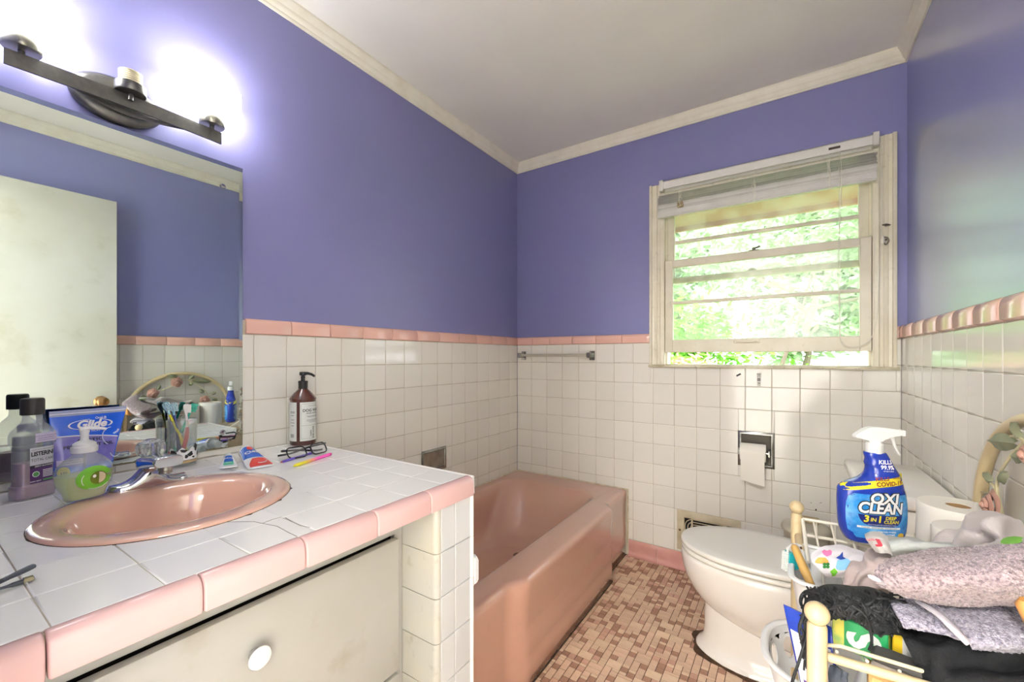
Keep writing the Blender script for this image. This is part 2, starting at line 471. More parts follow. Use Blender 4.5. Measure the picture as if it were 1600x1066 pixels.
def caps(parent, axk, joints, fix, d, h, mat, name='cap_tile', z=1.181):
    for a, b in zip(joints[:-1], joints[1:]):
        w = abs(b-a)-.0022
        if w < .004: continue
        o = bpy.data.objects.new(name, cap_mesh(w, d, h, mat)); COL.objects.link(o); o.parent = parent
        mbasis(o, [Vector(c) for c in AX[axk]], Vector(fix((a+b)/2, z)))
caps(wall_left, 'L', [0.0]+[-(.128+.1518*k) for k in range(0, 11)], lambda u, z: (.0, u, z), .010, .051, tile_pink)
caps(wall_back, 'B', [0.0, .1158, .2434, .3963, .5472, .7022, .858], lambda u, z: (u, 0, z), .010, .050, tile_pink)
caps(wall_back, 'B', [1.8535, WX], lambda u, z: (u, 0, z), .010, .050, tile_pink)
caps(wall_right, 'R', [0.0, -.065]+[-(.065+.1535*k) for k in range(1, 12)], lambda u, z: (WX, u, z), .016, .054, tile_pink)
def base_run(name, parent, axk, joints, fix):
    for a, b in zip(joints[:-1], joints[1:]):
        w = abs(b-a)-.002; key = ('base', round(w, 4))
        if key not in _tiles:
            mb = MB(); prof = [(-.006, .087), (.0005, .087), (.002, .084), (.003, .03), (.005, .014), (.010, .005), (.020, .001), (-.006, .001)]
            vs = mb.grid([[(x, z, y) for y, z in prof] for x in (-w/2, w/2)])
            mb.face(list(reversed(vs[0]))); mb.face(vs[1]); me = finish(mb, 40); me.materials.append(tile_pinkb); _tiles[key] = me
        o = bpy.data.objects.new('base_tile', _tiles[key]); COL.objects.link(o); o.parent = parent
        mbasis(o, [Vector(c) for c in AX[axk]], Vector(fix((a+b)/2)))
mb = MB(); mb.box((.738, .001, 0), (WX, .006, .087)); bb = struct('baseboard_back', mb, grout, 0)
base_run('base_tile', bb, 'B', [.738, .8935]+[.8935+.1525*k for k in range(1, 7)]+[WX-.004], lambda u: (u, 0, 0))
mb = MB(); mb.box((WX, YF, 0), (WX+.004, -.004, .087)); br = struct('baseboard_right', mb, grout, 0)
base_run('base_tile', br, 'R', [-.006-.1525*k for k in range(0, 16)], lambda u: (WX, u, 0))
# --- crown moulding
CP = [(-.003, 2.308), (.006, 2.308), (.009, 2.313), (.009, 2.318), (.015, 2.324), (.019, 2.332), (.0195, 2.337), (.024, 2.342), (.030, 2.352), (.0335, 2.358), (.0335, CEIL), (-.003, CEIL)]
def crown(name, a, b, nx, ny):
    mb = MB(); a = Vector(a); b = Vector(b); n = Vector((nx, ny, 0)); t = (b-a).normalized(); out = []
    vs = mb.grid([[a+t*d+n*d+Vector((0,0,z)) for d, z in CP], [b-t*d+n*d+Vector((0,0,z)) for d, z in CP]], cv=True)
    mb.face(vs[0]); mb.face(list(reversed(vs[1]))); return struct(name, mb, trim_m, 30)
crown('trim_1', (-.006, YF, 0), (-.006, .008, 0), 1, 0); crown('trim_2', (-.006, .008, 0), (WB, .008, 0), 0, -1)
crown('trim_3', (WB, .008, 0), (WB, YF, 0), -1, 0); crown('trim_4', (WB, YF, 0), (-.006, YF, 0), 0, 1)
# --- floor: unglazed mosaic
fl_g = M('floor_grout', (84, 60, 46), rough=0.9, var=(30, 0.5, (56, 40, 30)))
fl_m = [M('mosaic_'+n, c, rough=0.55, spec=0.3, rnd=0.10, var=(60, 0.35, d), var2=(3.5, 0.25, (150, 112, 84)))
        for n, c, d in (('sand', (222, 197, 170), (206, 178, 150)), ('tan', (214, 184, 160), (196, 164, 140)), ('brown', (168, 130, 110), (146, 108, 90)), ('blush', (202, 162, 142), (182, 140, 122)))]
mb = MB(); mb.box((-.006, YF-.12, -.08), (WB, .008, -.0018)); floor = struct('floor', mb, fl_g, 0)
cell = 0.0262; hx = cell/2
FX0, FX1, FY0, FY1 = .70, WX+.004, YF, .004
nx, ny = int((FX1-FX0)/hx), int((FY1-FY0)/hx)
occ = [[False]*(ny+4) for _ in range(nx+4)]; pieces = []
for j in range(ny):
    for i in range(nx):
        if occ[i][j]: continue
        r = R.random(); opts = []
        if r < .10: opts = [(4, 3, 0), (2, 2, 1), (2, 1, 1)]
        elif r < .22: opts = [(2, 4, 1), (2, 2, 2), (2, 1, 1)]
        elif r < .36: opts = [(4, 2, 1), (2, 2, 1), (2, 1, 1)]
        elif r < .62: opts = [(2, 2, 2), (2, 1, 3)]
        elif r < .72: opts = [(2, 2, 3), (2, 1, 3)]
        else: opts = [(2, 1, 0), (2, 1, 1)] if R.random() < .6 else [(4, 1, 1), (2, 1, 0)]
        for w, h, c in opts+[(1, 1, 1)]:
            if i+w <= nx and j+h <= ny and not any(occ[i+a][j+b] for a in range(w) for b in range(h)):
                for a in range(w):
                    for b in range(h): occ[i+a][j+b] = True
                pieces.append((FX0+i*hx, FY0+j*hx, w*hx, h*hx, c)); break
def vis(p):
    q = proj((p[0]+p[2]/2, p[1]+p[3]/2, 0))
    if q is None or not (740 < q[0] < 1290 and 850 < q[1] < 1090): return -1
    x, y = p[0], p[1]
    if x < .745 or (q[0] > 1085 and q[1] > 905 and q[0] > 1060+(q[1]-905)*.15 and q[1] < 1000): return -1
    return p[2]*p[3]/((p[0]-CX)**2+(p[1]-CY)**2+CZ**2)**1.5
ranked = sorted(range(len(pieces)), key=lambda k: -vis(pieces[k])); near = set(k for k in ranked[:295] if vis(pieces[k]) > 0)
stuff = MB(); _ft = {}
for k, (x, y, w, h, c) in enumerate(pieces):
    g = .0024
    if k in near:
        key = (round(w, 4), round(h, 4), c)
        if key not in _ft: _ft[key] = tile_mesh(w-g, h-g, .0022, fl_m[c], bev=.0008)
        o = bpy.data.objects.new('floor_tile', _ft[key]); COL.objects.link(o); o.parent = floor
        o.location = (x+w/2, y+h/2, R.uniform(-.0003, .0002))
    elif y > -1.75 or x > .95:
        stuff.box((x+g/2, y+g/2, -.0024), (x+w-g/2, y+h-g/2, -.0001+R.uniform(-.0003, .0001)), mi=c)
o = obj('mosaic_tiles', stuff, fl_m, floor, smooth=0); o['kind'] = 'stuff'
# ================================================================== WINDOW
win = struct('window_1')
def band(x0, x1, z0, z1, prof, which, mb):
    """moulding profile [(across 0..1, y)] swept along one side of a frame"""
    if which in 'lr':
        xs = [(lerp(x0, x1, t), y) for t, y in prof]
        vs = mb.grid([[(x, y, z) for x, y in xs] for z in (z0, z1)])
    else:
        xs = [(lerp(z0, z1, t), y) for t, y in prof]
        vs = mb.grid([[(x, y, z) for z, y in xs] for x in (x0, x1)])
    mb.face(vs[0]); mb.face(list(reversed(vs[1])))
PR = [(0, .01), (0, -.022), (.06, -.024), (.16, -.024), (.2, -.014), (.34, -.012), (.4, -.014), (.52, -.014), (.58, -.010), (.72, -.010), (.78, -.014), (.92, -.014), (1, -.011), (1, .01)]
mb = MB(); band(.859, .931, 1.062, 2.023, PR, 'l', mb); obj('casing', mb, wood_w, win, 30)
mb = MB(); band(1.853, 1.781, 1.062, 2.023, PR, 'r', mb); obj('casing', mb, wood_w, win, 30)
mb = MB(); band(.931, 1.781, 2.023, 1.955, PR, 't', mb); obj('casing', mb, wood_w, win, 30)
mb = MB(); mb.box((.853, -.020, 1.050), (1.862, .02, 1.064), .003, seg=2); mb.box((.931, .02, 1.045), (1.781, .13, 1.066), .002)
obj('sill', mb, M('worn_sill', (206, 200, 176), rough=.45, var=(12, .7, (138, 126, 92)), var2=(50, .5, (84, 74, 52), .6, .75)), win)
mb = MB(); mb.box((.926, -.008, 1.064), (.934, .13, 2.0)); mb.box((1.778, -.008, 1.064), (1.786, .13, 2.0)); mb.box((.931, .0, 1.965), (1.781, .13, 2.0))
mb.box((.934, .026, 1.066), (.942, .034, 1.97)); mb.box((1.770, .026, 1.066), (1.778, .034, 1.97)); obj('jamb', mb, wood_w, win, 0)
glass = bpy.data.materials.new('window_glass'); glass.use_nodes = True
nt = glass.node_tree; N = nt.nodes; N.remove(N['Principled BSDF']); out = N['Material Output']
tr = N.new('ShaderNodeBsdfTransparent'); tr.inputs['Color'].default_value = (.96, .98, .97, 1); gl = N.new('ShaderNodeBsdfGlossy'); gl.inputs['Roughness'].default_value = .02
fr = N.new('ShaderNodeMapRange'); lw_ = N.new('ShaderNodeLayerWeight'); lw_.inputs['Blend'].default_value = .12; nt.links.new(lw_.outputs['Facing'], fr.inputs['Value']); fr.inputs['From Min'].default_value = 0; fr.inputs['To Min'].default_value = .04; fr.inputs['To Max'].default_value = .5; mx = N.new('ShaderNodeMixShader')
nt.links.new(fr.outputs[0], mx.inputs[0]); nt.links.new(tr.outputs[0], mx.inputs[1]); nt.links.new(gl.outputs[0], mx.inputs[2])
df = N.new('ShaderNodeBsdfTranslucent'); df.inputs['Color'].default_value = (.85, .87, .84, 1); m2 = N.new('ShaderNodeMixShader')
tc = N.new('ShaderNodeTexCoord'); nz = N.new('ShaderNodeTexNoise'); nz.inputs['Scale'].default_value = 14; nz.inputs['Detail'].default_value = 8
mr = N.new('ShaderNodeMapRange'); mr.inputs['From Min'].default_value = .35; mr.inputs['From Max'].default_value = .75; mr.inputs['To Min'].default_value = .06; mr.inputs['To Max'].default_value = .26
nt.links.new(tc.outputs['Object'], nz.inputs['Vector']); nt.links.new(nz.outputs['Fac'], mr.inputs['Value']); nt.links.new(mr.outputs['Result'], m2.inputs[0])
nt.links.new(mx.outputs[0], m2.inputs[1]); nt.links.new(df.outputs[0], m2.inputs[2]); nt.links.new(m2.outputs[0], out.inputs['Surface'])
def sash(name, y0, y1, z0, z1, st, rb, rt, mz, mh):
    mb = MB()
    mb.box((.936, y0, z0), (.936+st-.005, y1, z1), .0025); mb.box((1.776-st+.005, y0, z0), (1.776, y1, z1), .0025)
    mb.box((.936+st-.006, y0+.001, z0), (1.776-st+.006, y1-.001, z0+rb), .0025); mb.box((.936+st-.006, y0+.001, z1-rt), (1.776-st+.006, y1-.001, z1), .0025)
    s = obj(name, mb, wood_w, win, 30)
    mb = MB(); mb.box((.936+st-.006, y0+.004, mz-mh/2), (1.776-st+.006, y1-.004, mz+mh/2), .004, seg=2); obj('muntin', mb, wood_w, s, 30)
    for a, b in ((z0+rb, mz-mh/2), (mz+mh/2, z1-rt)):
        mb = MB(); ym = (y0+y1)/2; mb.box((.936+st-.008, ym-.0015, a-.003), (1.776-st+.008, ym+.0015, b+.003)); obj('pane', mb, glass, s, 0)
    return s
up = sash('upper_sash', .036, .062, 1.497, 1.985, .044, .030, .05, 1.716, .018)
lo = sash('lower_sash', -.002, .024, 1.129, 1.614, .044, .066, .038, 1.389, .017)
metal_old = M('tarnished_metal', (150, 146, 128), rough=.35, metal=.8, var=(60, .5, (90, 84, 66)))
mb = MB(); x0 = 1.315; mb.box((x0-.055, -.006, 1.172), (x0+.055, -.002, 1.190), .002)
mb.prism([(x0-.045, 0), (x0-.035, .012), (x0+.035, .012), (x0+.045, 0)], lambda x, y, d: (x, -.006-y, d), 1.176, 1.180); obj('sash_lift', mb, wood_w, lo)
mb = MB(); p = (1.345, .012, 1.614); mb.box((p[0]-.022, 0, 1.614), (p[0]+.022, .022, 1.618), .002); mb.lathe([(.008, 1.618), (.008, 1.628), (.004, 1.632)], (p[0], .012, 0), 12)
mb.tube([(p[0], .010, 1.627), (p[0]+.014, .004, 1.628), (p[0]+.026, .002, 1.632)], [.004, .0045, .006], n=8); obj('sash_lock', mb, metal_old, lo)
mb = MB(); mb.lathe([(.022, 0), (.021, .004), (.012, .013), (.004, .016)], (1.335, .048, 1.526), 16, sy=.5); obj('sash_catch', mb, metal_old, up)
mb = MB(); mb.tube([(1.818, -.011, 1.648), (1.818, -.022, 1.648)], .004, n=8); mb.tube([(1.806, -.022, 1.650), (1.818, -.026, 1.648), (1.832, -.022, 1.646)], [.002, .005, .002], n=8)
mb.tube([(1.820, -.011, 1.588), (1.821, -.026, 1.590)], .004, n=8); mb.tube(curve_pts([(1.812, -.024, 1.598), (1.822, -.027, 1.594), (1.826, -.026, 1.58), (1.818, -.026, 1.566), (1.812, -.025, 1.574)]), .0025, n=6)
obj('cord_cleat', mb, M('dark_hook_metal', (92, 86, 74), rough=.4, metal=.7), win)
# ================================================================== BLIND
blind = thing('window_blind', 'white slatted blind drawn up at the top of the window', 'blind', (1.35, -.03, 1.98))
bl_m = M('blind_vinyl', (212, 210, 203), rough=.4, rnd=.16, var=(20, .25, (180, 178, 166)))  # random slat tones stand in for shading between the stacked slats
bl_in = M('blind_rail_inside', (226, 224, 178), rough=.5)
mb = MB(); mb.box((.927, -.048, 1.981), (1.785, -.045, 2.022), .0008); mb.box((.927, -.048, 2.019), (1.785, -.016, 2.022)); mb.box((.927, -.019, 1.975), (1.785, -.016, 2.022), .0005)
obj('headrail', mb, bl_m, blind, 20)
for x in (.917, 1.773):
    mb = MB(); mb.box((x, -.052, 1.974), (x+.022, -.012, 2.030), .002); obj('end_bracket', mb, bl_m, blind, 20)
zs = 1.955
for k in range(18):
    zs -= (.0050 if k < 5 else .0040 if k < 12 else .0085)
    t = math.radians(R.uniform(-14, 4) if k < 12 else -48-R.uniform(0, 10)); w = .0125; mb = MB(); dx = R.uniform(-.003, .003)
    rows = []
    for x in (.908+dx, 1.35, 1.787+dx):
        sag = -.0015*math.sin(R.uniform(0, 3)); rows.append([(x, -.034+w*c*math.cos(t), zs+sag+w*c*math.sin(-t)*-1+.0016*(1-c*c)) for c in (-1, -.5, 0, .5, 1)])
    mb.grid(rows); mb.grid([[(p[0], p[1], p[2]-.0009) for p in r] for r in rows], flip=True); mb.grid([[r[0], (r[0][0], r[0][1], r[0][2]-.0009)] for r in rows])
    obj('slat', mb, bl_m, blind, 60)
mb = MB()
mb.box((.908, -.047, 1.834), (1.787, -.022, 1.842), .002); mb.box((.908, -.0475, 1.8415), (1.787, -.0445, 1.868), .001); obj('bottom_rail', mb, bl_m, blind, 30)
cord_m = M('white_cord', (224, 220, 206), rough=.7)
for x in (1.02, 1.35, 1.63):
    mb = MB()
    for q in range(5):
        s = R.uniform(-.02, .02); mb.tube(curve_pts([(x+R.uniform(-.004, .004), -.048, 1.978-q*.012), (x+s, -.056, 1.95-q*.016), (x-s*.6, -.052, 1.925-q*.014), (x+R.uniform(-.006, .006), -.05, 1.90-q*.014)], 4), .0009, n=5)
    mb.tube([(x, -.05, 1.98), (x+.003, -.05, 1.84)], .0008, n=5); mb.lathe([(.004, 0), (.007, .003), (.004, .006)], (x+.002, -.048, 1.829), 10)
    obj('ladder_cord', mb, cord_m, blind)
mb = MB(); mb.box((1.008, -.052, 1.868), (1.038, -.0485, 1.900), .001); obj('tape_patch', mb, M('brown_old_tape', (150, 132, 96), rough=.7, var=(90, .8, (92, 80, 56))), blind, 0)
pc = thing('pull_cord', 'looped white blind cord hanging down the right side of the window', 'cord', (1.66, -.05, 1.98))
for dx, dz in ((0, 0), (.006, .004)):
    mb = MB(); mb.tube(curve_pts([(1.664+dx, -.050, 1.985), (1.664+dx, -.045, 1.75), (1.667-dx, -.030, 1.5), (1.668, -.022, 1.3), (1.669+dx*.5, -.012, 1.19), (1.685+dx, -.012, 1.150+dz), (1.72, -.013, 1.142+dz), (1.765, -.014, 1.170+dz), (1.788, -.016, 1.24), (1.795, -.020, 1.38), (1.800, -.026, 1.56), (1.806, -.030, 1.75), (1.80, -.04, 1.985)], 6), .0012, n=6); obj('cord', mb, cord_m, pc)
mb = MB(); mb.lathe([(.004, 0), (.007, .006), (.006, .024), (.003, .032)], (1.806, -.034, 1.570), 10); obj('cord_tassel', mb, cord_m, pc)
mb = MB(); mb.box((1.628, -.0495, 1.996), (1.668, -.048, 2.006)); obj('cord_lock', mb, M('dark_slot', (70, 62, 48), rough=.7), blind, 0)
# ================================================================== DOOR AND HALL
door = struct('door_1')
door_m = M('grubby_white_door', (198, 197, 188), rough=.4, var=(3.5, .45, (178, 174, 152)), var2=(7, .35, (150, 138, 100), .6, .8))
mb = MB(); mb.box((1.8, YF+.03, .012), (1.835, -1.545, 2.010), .002); obj('door_slab', mb, door_m, door, 30)
brass = M('tarnished_brass', (168, 128, 84), rough=.28, metal=.9)
mb = MB(); rx = Matrix.Rotation(-PI/2, 3, 'Y')
mb.lathe([(.030, 0), (.030, .003), (.022, .008), (.012, .012), (.011, .03), (.022, .036), (.027, .045), (.026, .055), (.016, .062), (0, .063)], (1.80, -1.615, .852), 24, rot=rx); obj('door_knob', mb, brass, door)
mb = MB()
for a, b in (((DX0-.06, YF, 0), (DX0, YF+.014, DZ+.06)), ((DX0-.06, YF, DZ), (DX1, YF+.014, DZ+.06))): mb.box(a, b, .003)
struct('trim_5', mb, trim_m, 30)
hall_m = M('hall_paint', (238, 238, 234), rough=.6)
mb = MB(); mb.box((-1.2, -5.0, -.08), (3.2, YF-.12, 0)); struct('floor_hall', mb, M('hall_carpet', (196, 190, 178), rough=.95, bump=(300, .4)), 0)
mb = MB(); mb.box((-1.2, -5.0, 2.4), (3.2, YF-.12, 2.5)); struct('ceiling_hall', mb, ceil_m, 0)
mb = MB(); mb.box((-1.3, -5.1, 0), (3.3, -5.0, 2.5)); struct('wall_hall_back', mb, hall_m, 0)
mb = MB(); mb.box((-1.3, -5.0, 0), (-1.2, YF-.12, 2.5)); struct('wall_hall_left', mb, hall_m, 0)
mb = MB(); mb.box((3.2, -5.0, 0), (3.3, YF-.12, 2.5)); struct('wall_hall_right', mb, hall_m, 0)
mb = MB(); mb.box((-1.2, YF-.125, 0), (-.0, YF-.12, 2.4)); mb.box((2.02, YF-.125, 0), (3.2, YF-.12, 2.4)); struct('wall_hall_front', mb, hall_m, 0)
for lx, ly, pw, lab in ((-.55, -3.25, HALL_FILL_FAR, 'added unseen fill lamp on the ceiling at the left end of the hallway'), (1.30, -3.75, HALL_FILL_MID, 'added unseen fill lamp on the ceiling straight behind the open doorway'), (2.65, -3.25, HALL_FILL_NEAR, 'added unseen fill lamp on the ceiling at the right end of the hallway')):
    hl = thing('hall_fill_lamp', lab, 'lamp', (lx, ly, 2.4), group='added hallway fill lamps')  # invented lamp, put in out of view to brighten the bathroom
    mb = MB(); mb.lathe([(.17, 2.4), (.17, 2.385), (.16, 2.38)], (lx, ly, 0), 32); obj('fill_lamp_base', mb, M('white_enamel', (235, 235, 230), rough=.3), hl)
    mb = MB(); mb.lathe([(.155, 2.382), (.150, 2.35), (.12, 2.32), (.06, 2.305), (0, 2.302)], (lx, ly, 0), 32, cap=False)
    obj('fill_lamp_globe', mb, M('fill_lamp_glow_%d' % pw, (1, 1, 1), rough=.4, emit=((1, .985, .965), pw)), hl)
# ================================================================== OUTSIDE
mb = MB(); mb.box((-8, .14, -.7), (14, 40, -.6)); struct('ground', mb, M('lawn', (120, 160, 70), rough=.9, var=(1.5, .6, (150, 150, 90))), 0)
mb = MB(); mb.box((-1.5, .13, 2.02), (3.5, .80, 2.06)); mb.box((-1.5, .80, 1.99), (3.5, .83, 2.16)); struct('trim_6', mb, M('tan_soffit', (158, 112, 84), rough=.7, var=(6, .4, (136, 94, 68))), 0)
bark = M('bark', (128, 116, 102), rough=.9, bump=(40, .6))
def foliage(n, c, rad, size, seed, flat=1.0):
    """leaf blades as folded quads on clustered twigs"""
    rr = random.Random(seed); mb = MB(); cl = []
    for _ in range(max(6, n//60)):
        d = Vector((rr.gauss(0, 1), rr.gauss(0, 1), rr.gauss(0, 1)*flat)).normalized()*rr.uniform(.35, 1)
        cl.append(Vector((d.x*rad[0], d.y*rad[1], d.z*rad[2])))
    for _ in range(n):
        k = rr.choice(cl); q = Vector(c)+k+Vector((rr.gauss(0, 1), rr.gauss(0, 1), rr.gauss(0, .7)))*min(rad)*.22
        a = Vector((rr.gauss(0, 1), rr.gauss(0, 1), rr.gauss(0, .5))).normalized(); b = a.orthogonal().normalized(); s = size*rr.uniform(.6, 1.3)
        b = (b+a.cross(b)*rr.uniform(-1, 1)).normalized(); nrm = a.cross(b)
        mb.face([mb.v(p) for p in (q-a*s, q+b*s*.42+nrm*s*.1, q+a*s, q-b*s*.42+nrm*s*.1)])
    return mb
def leafm(n, c, c2): 
    m = M(n, c, rough=.55, var=(1.2, .7, c2)); return m
lf = {'lime': leafm('lime_leaf', (120, 190, 60), (170, 214, 100)), 'pale': leafm('pale_leaf', (176, 204, 160), (206, 218, 200)), 'pink': leafm('pink_blossom', (222, 150, 140), (238, 190, 170)), 'orange': leafm('orange_blossom', (232, 140, 84), (240, 200, 170))}
def bush(name, label, cat, loc, rad, n, size, m, seed, group=None):
    t = thing(name, label, cat, (loc[0], loc[1], -.6), group=group)
    mb = MB(); rr = random.Random(seed)
    for k in range(5): mb.tube([(loc[0], loc[1], -.6), (loc[0]+rr.uniform(-.5, .5)*rad[0], loc[1]+rr.uniform(-.5, .5)*rad[1], loc[2])], [.03, .01], n=6)
    obj('stem', mb, bark, t)
    o = obj('foliage', foliage(n, loc, rad, size, seed), m, t, smooth=0); o['kind'] = 'stuff'
def tree(label, loc, top, rad, n, size, m, seed, lean=0.0, tr=.09, group='trees in the garden'):
    t = thing('tree', label, 'tree', (loc[0], loc[1], -.6), group=group); mb = MB(); rr = random.Random(seed)
    mb.tube(curve_pts([(loc[0]-lean*.3, loc[1], -.6), (loc[0], loc[1], .6), (loc[0]+lean*.5, loc[1], 1.7), (loc[0]+lean, loc[1]+.1, top)], 4), [tr*1.1-.0028*k*tr/.09*3 for k in range(13)], n=8)
    for k in range(4):
        z = lerp(1.2, top, k/7); x = loc[0]+lean*(z+.6)/(top+.6); mb.tube(curve_pts([(x, loc[1], z), (x+rr.uniform(-.7, .7), loc[1]+rr.uniform(-.4, .4), z+.5), (x+rr.uniform(-1.6, 1.6), loc[1]+rr.uniform(-.8, .8), z+rr.uniform(.3, 1.2))], 3), [.05, .045, .04, .03, .025, .018, .012][:7], n=6)
    obj('trunk', mb, bark, t)
    o = obj('foliage', foliage(n, (loc[0]+lean, loc[1], top), rad, size, seed), m, t, smooth=0); o['kind'] = 'stuff'
bush('azalea_bush', 'pink flowering azalea bush outside the left half of the window', 'bush', (.30, 3.7, .35), (.8, .6, .8), 4200, .045, lf['pink'], 3)
bush('blossom_bush', 'orange flowering bush just outside the lower left corner of the window', 'bush', (.74, 1.9, .55), (.24, .25, .3), 900, .032, lf['orange'], 4)
bush('shrub', 'bright lime green shrub below the window gap', 'bush', (1.55, 2.4, .50), (.52, .4, .45), 4500, .04, lf['lime'], 5)
bush('shrub', 'tall loose green shrub behind the pink azalea', 'bush', (-.6, 6.0, 1.1), (1.5, .9, 1.2), 6500, .075, lf['lime'], 6)
bush('shrub', 'pale green shrub at the right behind the window', 'bush', (2.75, 3.5, .4), (.6, .5, .5), 2200, .05, lf['pale'], 8)
tree('slender leaning grey tree in the middle of the window view', (1.30, 4.6), 2.9, (1.7, 1.0, .9), 3600, .07, lf['pale'], 11, lean=.62, tr=.045)
for k, (x, y, tp, c, lb) in enumerate([(-1.9, 9.0, 3.4, 'pale', 'pale leafed tree at the left of the garden, nearest of the big trees'), (1.9, 14.0, 4.4, 'pale', 'pale tall tree behind the slender grey tree'), (4.6, 19.5, 5.6, 'pale', 'pale tree at the right end of the garden, farthest from the window')]):
    q = 1+.22*k; tree(lb, (x, y), tp, (2.5*q, 1.2, 3.0*q), 10000, .17*q, lf[c], 20+k, lean=R.uniform(-.4, .4), tr=.16)
# ================================================================== VANITY
chrome = M('chrome', (205, 207, 210), rough=.08, metal=1.0)
chrome_o = M('dull_chrome', (150, 150, 146), rough=.24, metal=1.0, var=(40, .5, (104, 104, 98)))
dark = M('dark_gap', (24, 20, 16), rough=.9)
stain = M('dark_caulk_stain', (78, 60, 42), rough=.9, var=(60, .7, (30, 24, 18)))
SKC, SKA = (.405, -1.957), (.207, .212)
top = thing('countertop', 'white tiled vanity countertop with a pink tiled front edge and a cracked tile', 'countertop', (.4, -1.9, CT-.05))
mb = MB(); ring = []
def ell(k, n, a=1.0): t = 2*PI*k/n; return (SKC[0]+SKA[0]*a*math.cos(t), SKC[1]+SKA[1]*a*math.sin(t))
# slab with a round cut-out for the basin
n = 64; xa, xb_, ya, yb = .0, .795, YF+.001, -1.4585
outer = []
for k in range(n):
    t = 2*PI*(k+.0)/n; c, s = math.cos(t), math.sin(t)
    sc = min(((xb_ if c > 0 else xa)-SKC[0])/c if abs(c) > 1e-9 else 9, ((yb if s > 0 else ya)-SKC[1])/s if abs(s) > 1e-9 else 9)
    outer.append((SKC[0]+c*sc, SKC[1]+s*sc))
for crn in ((xa, ya), (xb_, ya), (xb_, yb), (xa, yb)):
    k = min(range(n), key=lambda q: (outer[q][0]-crn[0])**2+(outer[q][1]-crn[1])**2); outer[k] = crn
rows = [[(*ell(k, n, .93), CT-.0018) for k in range(n)], [(*outer[k], CT-.0018) for k in range(n)], [(*outer[k], .752) for k in range(n)], [(*ell(k, n, .93), .752) for k in range(n)]]
mb.grid(rows, cu=True, cv=True); obj('slab', mb, grout_d, top, 0)
def clip_round(x0, x1, y0, y1, a=.945):
    """outline of a tile cut to the basin"""
    m = 24; b = []
    for k in range(m): b.append((lerp(x0, x1, k/m), y0))
    for k in range(m): b.append((x1, lerp(y0, y1, k/m)))
    for k in range(m): b.append((lerp(x1, x0, k/m), y1))
    for k in range(m): b.append((x0, lerp(y1, y0, k/m)))
    q = [((p[0]-SKC[0])/SKA[0]/a, (p[1]-SKC[1])/SKA[1]/a) for p in b]; ins = [u*u+v*v < 1 for u, v in q]
    if not any(ins): return [(x0, y0), (x1, y0), (x1, y1), (x0, y1)]
    if all(ins): return None
    N_ = len(b); st = next(i for i in range(N_) if not ins[i] and ins[i-1]); out = []; i = st; run = []
    seq = [(st+k) % N_ for k in range(N_)]; k = 0
    while k < N_:
        i = seq[k]
        if not ins[i]: out.append(b[i]); k += 1; continue
        j = k
        while j < N_ and ins[seq[j]]: j += 1
        a0 = math.atan2(q[i][1], q[i][0]); e = seq[(j-1)]; a1 = math.atan2(q[e][1], q[e][0]); d = a1-a0
        while d > PI: d -= 2*PI
        while d < -PI: d += 2*PI
        for s in range(13): t = a0+d*s/12; out.append((SKC[0]+SKA[0]*a*math.cos(t), SKC[1]+SKA[1]*a*math.sin(t)))
        k = j
    return out
xs = [.0, .023, .132, .241, .349, .4535, .5635, .676, .7845]; ys = [YF+.003, -2.306, -2.1975, -2.0924, -1.986, -1.8785, -1.770, -1.6615, -1.5525, -1.4655]
for i in range(len(xs)-1):
    for j in range(len(ys)-1):
        g = .0006
        x0, x1, y0, y1 = xs[i]+g, xs[i+1]-g, ys[j]+g*.9, ys[j+1]-g*.9
        o = clip_round(x0, x1, y0, y1)
        if o is None: continue
        if len(o) == 4: put_tile(top, 'T', ((x0+x1)/2, (y0+y1)/2, CT), x1-x0, y1-y0, tile_c, jit=.0015)
        else:
            mb = MB(); mb.prism(o, lambda x, y, d: (x, y, d), CT-.006, CT-.0001); obj('tile', mb, tile_c, top, 0)
EP = [(.7855, .7925), (.7855, .7968), (.789, .7985), (.796, .7990), (.803, .7970), (.8085, .7925), (.8115, .786), (.8125, .778), (.8125, .7535), (.8115, .7505), (.807, .7495), (.7965, .7495), (.7965, .7925)]
ye = [-1.4625, -1.617, -1.764, -1.911, -2.058, -2.205, YF+.002]
for a, b in zip(ye[:-1], ye[1:]):
    mb = MB(); a -= .0011; b += .0011; yy = [(a, .94), (a-.0012, .985), (a-.0028, 1.0), (b+.0028, 1.0), (b+.0012, .985), (b, .94)]
    dz = R.uniform(-.0006, .0006)
    vs = mb.grid([[(lerp(.79, x, s), y, lerp(.775, z, s)+dz) for x, z in EP] for y, s in yy], cv=True); mb.face(vs[0]); mb.face(list(reversed(vs[-1])))
    obj('edge_tile', mb, tile_pinkc, top, 50)
# crack lines run across two of the tiles by the basin
crk = MB()
for pts in ([(348, 816), (372, 815.5), (396, 815.2), (410, 818), (433, 822.5), (452, 833), (464, 838.5)], [(410, 818), (425, 812), (440, 808)], [(446, 809.5), (456, 815), (468, 821), (484, 824.5)]):
    crk.tube([atz(u, v, CT+.0001) for u, v in pts], .0006, n=5, flat=(.35, 1))
obj('crack', crk, stain, top)
lab = 'white bullnose strip'
